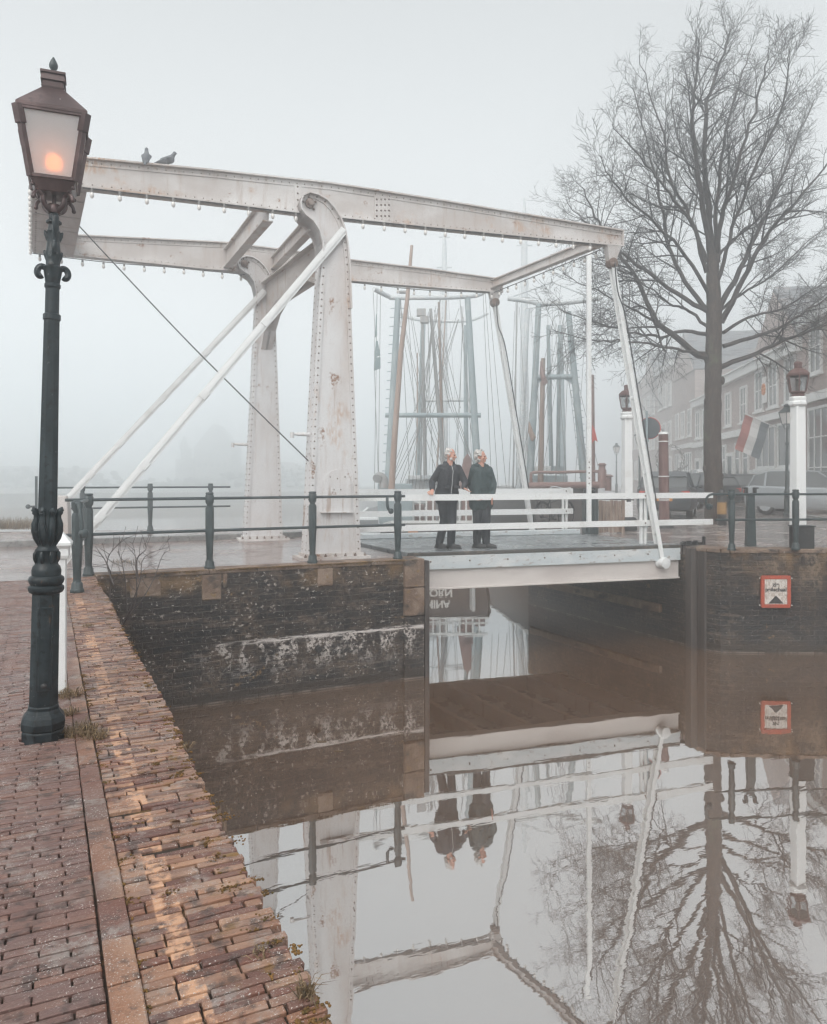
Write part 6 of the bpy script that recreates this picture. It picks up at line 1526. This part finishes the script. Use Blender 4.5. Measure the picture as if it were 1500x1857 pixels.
# ------------------------------------------------------------------ far bank lost in fog
far_bank_m = surf("fog_pale_bank", (.3, .31, .3), rough=1.0)  # bank painted pale so its colour blends into the fog
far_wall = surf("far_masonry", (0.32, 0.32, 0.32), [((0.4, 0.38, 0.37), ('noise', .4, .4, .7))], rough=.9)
m = MB(); m.prism([(-150, 92, -1.1), (30, 92, -1.1), (60, 120, -1.1), (60, 180, -1.1), (-150, 180, -1.1)], (0, 0, 2.6)); m.obj("far_bank", far_bank_m, kind="structure")
def far_building(label, x0, x1, ytop, d, shape):
    p = gd((x0 + x1) / 2, d, 1.5); root = thing("far_building", label, "building", p, "buildings across the water")
    a = gd(x0, d, 1.45); b = gd(x1, d, 1.45); zt = EYE - (ytop - HY) / FPX * d; W_ = (b - a).length
    m = MB(); q = lambda u, z: a + RT * (u * W_) + Vector((0, 0, z - 1.45))
    ev = 1.45 + (zt - 1.45) * (.6 if shape != 'flat' else 1)
    m.prism([q(0, 1.45), q(1, 1.45), q(1, ev), q(0, ev)], FW * 9); m.obj("wall", far_wall, root)
    if shape == 'gable': m = MB(); m.prism([q(-.03, ev), q(1.03, ev), q(.5, zt)], FW * 9); m.obj("roof", far_wall, root)
    if shape == 'hip': m = MB(); m.prism([q(-.02, ev), q(1.02, ev), q(.8, zt), q(.25, zt)], FW * 9); m.obj("roof", far_wall, root)
    if shape == 'tower':
        m = MB(); m.prism([q(.3, ev), q(.7, ev), q(.7, zt - 1.5), q(.3, zt - 1.5)], FW * 3); m.lathe([(W_ * .26, zt - 1.5), (W_ * .22, zt - .7), (.1, zt + 1.2)], (q(.5, 0).x, q(.5, 0).y, 0), 8); m.obj("tower", far_wall, root, smooth=30)
    m = MB()
    for i in range(5):
        for k in range(2):
            z = 2.2 + (ev - 2.6) * k / 2
            m.prism([q(.1 + .17 * i, z) - FW * .05, q(.18 + .17 * i, z) - FW * .05, q(.18 + .17 * i, z + .9) - FW * .05, q(.1 + .17 * i, z + .9) - FW * .05], FW * .04)
    m.obj("window_row", window_dark, root)
far_building("low flat building far across the water at the left edge", -60, 60, 845, 160, 'flat')
far_building("flat roofed block far across the water behind the lamp column", 62, 128, 848, 158, 'flat')
far_building("gabled building far across the water left of the rear post", 352, 420, 768, 164, 'gable')
far_building("domed building far across the water behind the raking strut", 318, 350, 800, 166, 'tower')
far_building("long hipped building far across the water between the bridge posts", 418, 560, 838, 166, 'hip')
m = MB(); rnd = random.Random(2)
for i in range(420):
    f = rnd.random(); xx = -30 + 640 * f; d = rnd.uniform(136, 146); hgt = 2.2 + 1.4 * math.sin(f * 9) + rnd.uniform(-.6, .8)
    pp = gd(xx, d, 1.5 + rnd.uniform(0, max(hgt, .5))); m.ball(pp, (rnd.uniform(.3, .8), rnd.uniform(.3, .8), rnd.uniform(.25, .6)), 6)
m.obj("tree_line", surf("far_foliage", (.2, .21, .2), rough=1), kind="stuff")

# ------------------------------------------------------------------ plants
def tuft(p, n, hgt, spread, label, seed):
    rnd = random.Random(seed); root = thing("grass_tuft", label, "grass tuft", p, "dry grass tufts in the paving")
    m = MB()
    for i in range(n):
        a = rnd.uniform(0, 6.283); r = spread * math.sqrt(rnd.random()); b = Vector(p) + Vector((math.cos(a) * r, math.sin(a) * r, -.005))
        a2 = rnd.uniform(0, 6.283); l = rnd.uniform(.4, 1) * hgt; ln = rnd.uniform(.3, 1.3) * l
        e = b + Vector((math.cos(a2) * ln, math.sin(a2) * ln, l * rnd.uniform(.25, .8))); mid = b.lerp(e, .5) + Vector((0, 0, l * .3))
        w_ = Vector((-math.sin(a2), math.cos(a2), 0)) * rnd.uniform(.0012, .0028)
        m.add([b - w_, b + w_, mid - w_ * .8, mid + w_ * .8, e], [(0, 1, 3, 2), (2, 3, 4)])
    m.obj("blades", dry_grass, root)
tuft(onz(142, 1330, G), 260, .085, .085, "tangled dry grass tuft right of the lamp foot", 1)
tuft(onz(128, 1262, G), 170, .085, .07, "dry grass tuft by the foot of the white post", 2)
tuft(onz(124, 1295, G), 120, .06, .05, "small dry grass tuft between the lamp foot and the white post", 3)
tuft(onz(172, 1336, G), 150, .06, .06, "flattened dark dry grass on the coping beside the lamp", 4)
tuft(onz(556, 1806, G), 46, .075, .02, "thin dry grass sprouting from the brick edge nearest the viewer", 5)
tuft(onz(340, 1355, G), 26, .06, .018, "thin dry grass sprouting from the brick edge level with the lamp foot", 6)
tuft(onz(470, 1730, G), 40, .03, .03, "short yellow grass in a joint of the strip near the water", 7)
tuft(onz(575, 1240, .02) if False else onz(160, 1135, G), 60, .05, .05, "dry grass at the foot of the single railing post", 8)
tuft(onz(230, 1020, G), 160, .10, .22, "dry grass along the wall edge under the left railing", 9)
def shrub():
    p = Vector((.9, 10.52, 1.05)); root = thing("bare_shrub", "leafless thorny shrub growing from the wall beneath the left railing", "shrub", p); rnd = random.Random(17)
    wv = VP((0, 10.45), (5, 10.45)); m = MB()
    stems = [[(222, 1140), (236, 1095), (252, 1050), (262, 1010), (305, 992)], [(225, 1135), (245, 1090), (248, 1040), (246, 1005), (238, 985)], [(220, 1138), (200, 1100), (202, 1050), (192, 1020), (180, 1000)], [(228, 1130), (255, 1080), (280, 1045), (300, 1010), (312, 998)],
             [(232, 1110), (224, 1060), (222, 1020), (216, 1000)], [(200, 1060), (198, 1025), (205, 1000), (228, 975)], [(252, 1050), (250, 1015), (262, 995), (270, 985)]]
    for st in stems:
        pts = bezier([wv(x, y) + Vector((rnd.gauss(0, .02), rnd.gauss(0, .08), 0)) for x, y in st], 4); k = len(pts)
        rs = [.010 * (1 - .75 * i / k) for i in range(k)]; m.tube(pts, rs, 5, False)
        side_branches(m, rnd, pts, rs, .7, 2, 3, 1.0, .1, .3, 7)
    m.obj("twigs", twig_mat, root)
shrub()
# bank of dry weeds far left on the quay
m = MB(); rnd = random.Random(8)
for i in range(1500):
    b = gd(rnd.uniform(-60, 62), rnd.uniform(17.6, 18.8), G + .08); a2 = rnd.uniform(0, 6.283); l = rnd.uniform(.08, .3); e = b + Vector((math.cos(a2) * l * .5, math.sin(a2) * l * .5, l)); w_ = Vector((math.cos(a2 + 1.5), math.sin(a2 + 1.5), 0)) * .006
    m.add([b - w_, b + w_, e], [(0, 1, 2)])
m.obj("dry_weeds", dry_grass, kind="stuff")
# bits floating on the water and fallen leaves on the strip
rnd = random.Random(6)
leafm = surf("dead_leaf", (.13, .075, .045), [((.2, .12, .07), ('island', .4, .8))], rough=.9)
for i, (px_, py_) in enumerate(((258, 1404), (310, 1396), (316, 1492))):
    p = onz(px_, py_, G + .004); m = MB(); vs = []
    for k in range(7): a = k * 6.283 / 7; vs.append(p + Vector((math.cos(a) * .022 * rnd.uniform(.6, 1.2), math.sin(a) * .016 * rnd.uniform(.6, 1.2), rnd.uniform(0, .014))))
    m.add(vs + [p + Vector((0, 0, .010)), p], [(k, (k + 1) % 7, 7) for k in range(7)] + [((k + 1) % 7, k, 8) for k in range(7)])
    m.obj("dead_leaf", leafm, None, origin=p, label=("curled dead leaf on the coping, left one of the upper pair", "curled dead leaf on the coping, right one of the upper pair", "single dead leaf lying lower on the coping bricks")[i], cat="leaf", group="dead leaves on the brick strip")
for i, (px_, py_) in enumerate(((605, 1362), (575, 1345))):
    p = onz(px_, py_, .004); m = MB(); m.tube([p, p + RT * .05, p + RT * .11 + FW * .01], .006, 5); m.obj("twig", dry_grass, None, origin=p, label=("pale twig afloat on the brown water, the right one", "pale twig afloat on the brown water, the left one")[i], cat="twig", group="twigs floating on the canal")

# ------------------------------------------------------------------ the couple on the bridge
skin_m = surf("skin", (0.50, 0.27, 0.20), [((0.56, 0.25, 0.19), ('noise', 30, 0.45, 0.7))], rough=0.5)
hair_w = surf("white_hair", (0.56, 0.54, 0.52), [((0.26, 0.25, 0.24), ('noise', 60, 0.45, 0.65))], rough=0.8)
jacket_m = surf("black_jacket", (0.022, 0.024, 0.03), [((0.04, 0.042, 0.05), ('noise', 14, 0.45, 0.7))], rough=0.75, bump=(16, .9, .02))
coat_m = surf("teal_green_coat", (0.030, 0.050, 0.053), [((0.05, 0.075, 0.08), ('noise', 12, 0.45, 0.7))], rough=0.75, bump=(14, .9, .02))
trou_m = surf("dark_trousers", (0.022, 0.026, 0.032), [((0.045, 0.05, 0.057), ('noise', (9, 9, 4), 0.45, 0.7))], rough=0.85, bump=((16, 16, 6), .9, .02))
shoe_m = surf("dark_shoes", (0.035, 0.034, 0.035), rough=0.6)
shirt_m = surf("shirt_collar", (0.35, 0.36, 0.38), rough=0.8)
eye_m = surf("eye_dark", (0.03, 0.025, 0.02), rough=0.2)
zip_m = surf("zip_metal", (0.5, 0.5, 0.5), rough=0.4)
def person(px, d, hgt, face_ang, head_ang, label, pose):
    """local frame: x to the picture's right, y away from the viewer, z up; bodies turn about z"""
    base = gd(px, d, DK + .002); root = thing("person", label, "person", base, "couple on the bridge")
    s = hgt / 1.76
    def L(x, y, z): return base + RT * (x * s) + FW * (y * s) + Vector((0, 0, z * s))
    B = Matrix.Rotation(face_ang, 3, 'Z')                          # torso turn; forward of the body is local -y
    def T(x, y, z, o=(0, 0)):
        v = B @ Vector((x, y, 0)); return L(v.x + o[0], v.y + o[1], z)
    def cap(m, a, b, ra, rb, n=12): m.capsule(a, b, ra * s, rb * s, n)
    Hd = Matrix.Rotation(head_ang, 3, 'Z') @ Matrix.Rotation(pose.get('nod', 0), 3, 'X'); hc = pose['head']
    def H(x, y, z): v = Hd @ Vector((x, y, z)); return L(hc[0] + v.x, hc[1] + v.y, hc[2] + v.z)
    hip = pose['hip']; hipL, hipR = T(.085, 0, hip, pose['hipo']), T(-.085, 0, hip, pose['hipo'])
    chest = pose['chesto']
    sh = {1: T(.168, .0, 1.405, chest), -1: T(-.168, .0, 1.405, chest)}
    arms = {k: [L(*p) for p in pose['arms'][k]] for k in (1, -1)}   # elbow, wrist, finger tip
    knees = {k: L(*pose['knee'][k]) for k in (1, -1)}; ankles = {k: L(*pose['ankle'][k]) for k in (1, -1)}
    hips = {1: hipL, -1: hipR}
    # body: one continuous skin
    m = MB()
    cap(m, T(0, 0, 1.0, pose['hipo']), T(0, .01, 1.30, chest), .10, .10); cap(m, T(-.12, 0, 1.40, chest), T(.12, 0, 1.40, chest), .06, .06)
    cap(m, T(0, 0, 1.42, chest), H(0, .01, -.05), .058, .054)
    for k in (1, -1):
        cap(m, hips[k], knees[k], .075, .05); cap(m, knees[k], ankles[k], .05, .036); 
        cap(m, sh[k], arms[k][0], .045, .036); cap(m, arms[k][0], arms[k][1], .036, .027)
        w_, t_ = arms[k][1], arms[k][2]; dr = (t_ - w_).normalized(); sd = pose['palm'][k]; sdv = (RT * sd[0] + FW * sd[1] + Vector((0, 0, sd[2]))); sdv = (sdv - dr * sdv.dot(dr)).normalized(); nv = dr.cross(sdv)
        pl = w_.lerp(t_, .45)
        for q in (-.030, -.010, .010, .030): cap(m, w_ + sdv * q * s * .6, pl + sdv * q * s, .016, .0135, 8)
        for q, l_ in ((-.033, .062), (-.011, .076), (.011, .080), (.033, .070)):
            a = pl + sdv * q * s; k1 = a + dr * l_ * .5 * s + sdv * q * .25 * s; k2 = k1 + (dr * .8 + nv * .5 * pose['curl'][k]).normalized() * l_ * .5 * s
            cap(m, a, k1, .0105, .0095, 8); cap(m, k1, k2, .0095, .008, 8)
        a = w_.lerp(t_, .15) - sdv * .026 * s; b = a + (dr * .6 - sdv * .8).normalized() * .042 * s; cap(m, a, b, .0125, .011, 8); cap(m, b, b + (dr * .95 - sdv * .2).normalized() * .032 * s, .011, .009, 8)
    E3 = Hd
    def ell(m, c, r): m.ball(H(*c), tuple(x * s for x in r), 14, Matrix((RT, FW, Vector((0, 0, 1)))).transposed() @ Hd)
    ell(m, (0, .022, .045), (.076, .092, .088)); ell(m, (0, -.018, -.01), (.062, .070, .088)); ell(m, (0, -.052, -.07), (.034, .03, .026))
    ell(m, (0, -.068, .030), (.052, .022, .016)); ell(m, (.034, -.062, -.012), (.024, .020, .020)); ell(m, (-.034, -.062, -.012), (.024, .020, .020))
    cap(m, H(0, -.080, .018), H(0, -.100, -.018), .010, .014, 8); ell(m, (.011, -.090, -.021), (.010, .011, .008)); ell(m, (-.011, -.090, -.021), (.010, .011, .008))
    ell(m, (0, -.078, -.044), (.023, .012, .006)); ell(m, (0, -.077, -.054), (.020, .012, .006))
    for k in (1, -1): ell(m, (.078 * k, .012, .0), (.010, .022, .032))
    body = remesh("body", m, skin_m, root, .0068 * s, 2)
    m = MB()
    for k in (1, -1): ell(m, (.029 * k, -.0775, .012), (.011, .007, .006)); 
    m.obj("eyes", eye_m, body, smooth=60)
    m = MB()
    for k in (1, -1): cap(m, H(.016 * k, -.086, .032), H(.045 * k, -.074, .030), .005, .004, 6)
    m.obj("eyebrows", hair_w, body, smooth=60)
    # hair
    m = MB(); rnd = random.Random(int(px))
    if pose['hair'] == 'short':
        ell(m, (0, .036, .060), (.078, .088, .080)); ell(m, (0, .07, -.005), (.062, .045, .055))
        for i in range(46):
            a = rnd.uniform(-2.5, 2.5); z = rnd.uniform(.0, .13); r_ = math.sqrt(max(0.05, 1 - ((z - .045) / .10) ** 2))
            x, y = .078 * r_ * math.sin(a), .03 + .090 * r_ * math.cos(a); 
            if y < -.03 and z < .09: continue
            ell(m, (x * .97, y * .97, z), (.014, .017, .016))
        for k in (1, -1): ell(m, (.074 * k, -.004, .022), (.010, .018, .030))
    else:
        ell(m, (0, .034, .055), (.084, .092, .086)); ell(m, (0, .06, -.02), (.076, .058, .068))
        for i in range(120):
            a = rnd.uniform(-2.45, 2.45); z = rnd.uniform(-.085, .14); r_ = math.sqrt(max(.08, 1 - ((z - .035) / .125) ** 2))
            x, y = .098 * r_ * math.sin(a), .028 + .100 * r_ * math.cos(a)
            if y < -.025 and z < .085: continue
            q_ = rnd.uniform(.012, .023); ell(m, (x * rnd.uniform(.94, 1.06), y * rnd.uniform(.94, 1.06), z), (q_, q_, q_))
    hr = remesh("hair", m, hair_w, root, .008 * s, 1)
    if pose.get('beard'):
        m = MB(); ell(m, (0, -.060, -.082), (.036, .022, .016)); ell(m, (0, -.088, -.036), (.026, .010, .006))
        for k in (1, -1): ell(m, (.052 * k, -.028, -.052), (.016, .034, .03))
        remesh("beard", m, hair_w, root, .006 * s, 1)
    # jacket
    cm = pose['cloth']; m = MB(); hem = pose['hem']
    mid = ((pose['hipo'][0] + chest[0]) / 2, (pose['hipo'][1] + chest[1]) / 2)
    for x in (-.075, 0, .075):
        cap(m, T(x * 1.12, 0, hem + .10, pose['hipo']), T(x, -.01, 1.15, mid), pose['g'][0], pose['g'][1]); cap(m, T(x, -.01, 1.15, mid), T(x * 1.05, -.005, 1.34, chest), pose['g'][1], pose['g'][2])
    for x in (-.09, 0, .09): cap(m, T(x * 1.25, 0, hem + .03, pose['hipo']), T(x * 1.2, 0, hem + .14, pose['hipo']), pose['g'][0] * .93, pose['g'][0])
    cap(m, T(-.115, .005, 1.395, chest), T(.115, .005, 1.395, chest), .086, .086); cap(m, T(-.05, .02, 1.45, chest), T(.05, .02, 1.45, chest), .072, .072)
    for k in (1, -1):
        e, w_ = arms[k][0], arms[k][1]; cap(m, sh[k], e, .070, .060); cap(m, e, e.lerp(w_, .90), .060, .048)
    jk = remesh(pose['jname'], m, cm, root, .011 * s, 3)
    m = MB()                                                       # collar, pockets, zip
    n = 12; pts = []
    for i in range(n + 1):
        a = -2.35 + 4.7 * i / n; pts.append(T(.085 * math.sin(a), .015 + .080 * math.cos(a), 1.505 - (.025 if abs(a) > 1.6 else 0), chest))
    m.tube(pts, .024 * s, 8); m.obj("collar", cm, jk, smooth=60)
    m = MB()
    for x, z in ((.10, 1.08), (-.10, 1.08), (.10, 1.30)):
        cc = T(x, -.155 if z < 1.2 else -.142, z, mid); m.box(cc, (.115 * s, .022 * s, .05 * s), -YAW + face_ang)
    m.obj("pocket_flaps", cm, jk, bevel=.006)
    m = MB(); m.tube([T(.0, -.162, hem + .05, pose['hipo']), T(0, -.166, 1.12, mid), T(0, -.150, 1.36, chest), T(0, -.085, 1.47, chest)], .005 * s, 5); m.obj("zip", zip_m if pose.get('beard') else cm, jk)
    if pose.get('hood'):
        m = MB(); cap(m, T(-.09, .10, 1.46, chest), T(.09, .10, 1.46, chest), .055, .055); cap(m, T(.13, .02, 1.475, chest), T(.10, -.05, 1.47, chest), .035, .03); cap(m, T(-.13, .02, 1.475, chest), T(-.10, -.05, 1.47, chest), .035, .03); remesh("hood", m, cm, root, .010 * s, 3)
    # trousers and shoes
    m = MB(); cap(m, T(-.06, 0, hip + .02, pose['hipo']), T(.06, 0, hip + .02, pose['hipo']), .135, .135)
    for k in (1, -1):
        cap(m, hips[k], knees[k], .105, .080); e = knees[k].lerp(ankles[k], .94); cap(m, knees[k], e, .080, .072)
        cap(m, e, ankles[k] + Vector((0, 0, -.0)), .070, .066)
    remesh("trousers", m, trou_m, root, .011 * s, 3)
    for k in (1, -1):
        m = MB(); fa = pose['foot'][k]; fd = RT * math.sin(fa) - FW * math.cos(fa); a = Vector((ankles[k].x, ankles[k].y, base.z)); z = Vector((0, 0, .040 * s))
        cap(m, a - fd * .05 * s + z, a + fd * .13 * s + z * .92, .042, .040); cap(m, a + z * 1.7, a + fd * .05 * s + z * 1.4, .05, .045)
        sd_ = Vector((-fd.y, fd.x, 0))
        cap(m, a + fd * .07 * s + sd_ * .014 * s + z * .92, a + fd * .165 * s + z * .85, .037, .032)
        sho = remesh("shoe", m, shoe_m, root, .008 * s, 2)
        m = MB(); m.prism([a + fd * (u * s) + sd_ * (v * s) for u, v in ((-.095, -.03), (-.10, 0), (-.095, .03), (.06, .047), (.14, .045), (.20, .012), (.20, -.012), (.14, -.045), (.06, -.047))], (0, 0, .02 * s)); m.obj("sole", iron_black, sho)
    return root
# rail height beside them: hands rest on top of the near white rail
dM = 13.27; RZ = 2.86
def rail_local(px, d, base_px, s_, up=.0):
    """point on top of the near rail in a person's local frame"""
    v = VP(RN0, RN1)(px, 868); b = gd(base_px, d, DK); r = v - b
    return (r.dot(RT) / s_, r.dot(FW) / s_, (RZ - DK + up) / s_)
hR = rail_local(783, dM, 812, 1.0, .03); hL = rail_local(852, dM, 812, 1.0, .03)
person(812, dM, 1.75, R_(22), R_(62), "white haired man in a black jacket and dark trousers leaning on the white bridge railing", dict(
    head=(.055, -.06, 1.622), nod=.08, hip=.93, hipo=(-.015, .03), chesto=(.03, -.05), hem=.84, g=(.118, .122, .112), hair='short', beard=True, cloth=jacket_m, jname="jacket",
    arms={-1: [(-.275, .0, 1.17), (hR[0] + .01, hR[1] + .03, hR[2] + .035), (hR[0] - .03, hR[1] - .06, hR[2] - .05)], 1: [(.31, -.03, 1.15), (hL[0] - .10, hL[1] + .02, hL[2] + .08), (hL[0] + .02, hL[1] - .02, hL[2] - .01)]},
    palm={-1: (1, 0, .2), 1: (.2, 1, 0)}, curl={-1: .6, 1: .8},
    knee={-1: (-.055, .04, .50), 1: (.075, -.02, .50)}, ankle={-1: (-.145, .10, .085), 1: (.055, -.01, .085)}, foot={-1: .75, 1: 1.15}))
person(873, 13.35, 1.72, R_(30), R_(60), "woman with curly grey hair in a dark teal coat standing beside the man", dict(
    head=(.0, -.01, 1.625), hip=.93, hipo=(.0, .02), chesto=(.0, .0), hem=.76, g=(.140, .132, .114), hair='curly', cloth=coat_m, jname="coat", hood=True,
    arms={-1: [(-.20, .06, 1.14), (-.10, -.10, .93), (-.02, -.18, .86)], 1: [(.225, .03, 1.15), (.185, -.07, .90), (.17, -.13, .80)]},
    palm={-1: (1, 0, 0), 1: (0, 1, 0)}, curl={-1: .8, 1: .8},
    knee={-1: (-.075, .01, .50), 1: (.09, .01, .50)}, ankle={-1: (-.075, .03, .085), 1: (.085, .0, .085)}, foot={-1: .95, 1: 1.2}))
# ------------------------------------------------------------------ haze
hz = NT("haze_air"); hz.t.nodes.remove(hz.b)
vol = hz.n("ShaderNodeVolumePrincipled"); vol.inputs['Color'].default_value = (0.965, 0.985, 0.995, 1); vol.inputs['Density'].default_value = 0.0165; vol.inputs['Anisotropy'].default_value = 0.9
hz.link(vol.outputs[0], hz.out.inputs['Volume'])
mb = MB(); mb.box((10, 80, 9.4), (400, 260, 23.2))
ho = mb.obj("haze", hz.mat, kind="stuff")
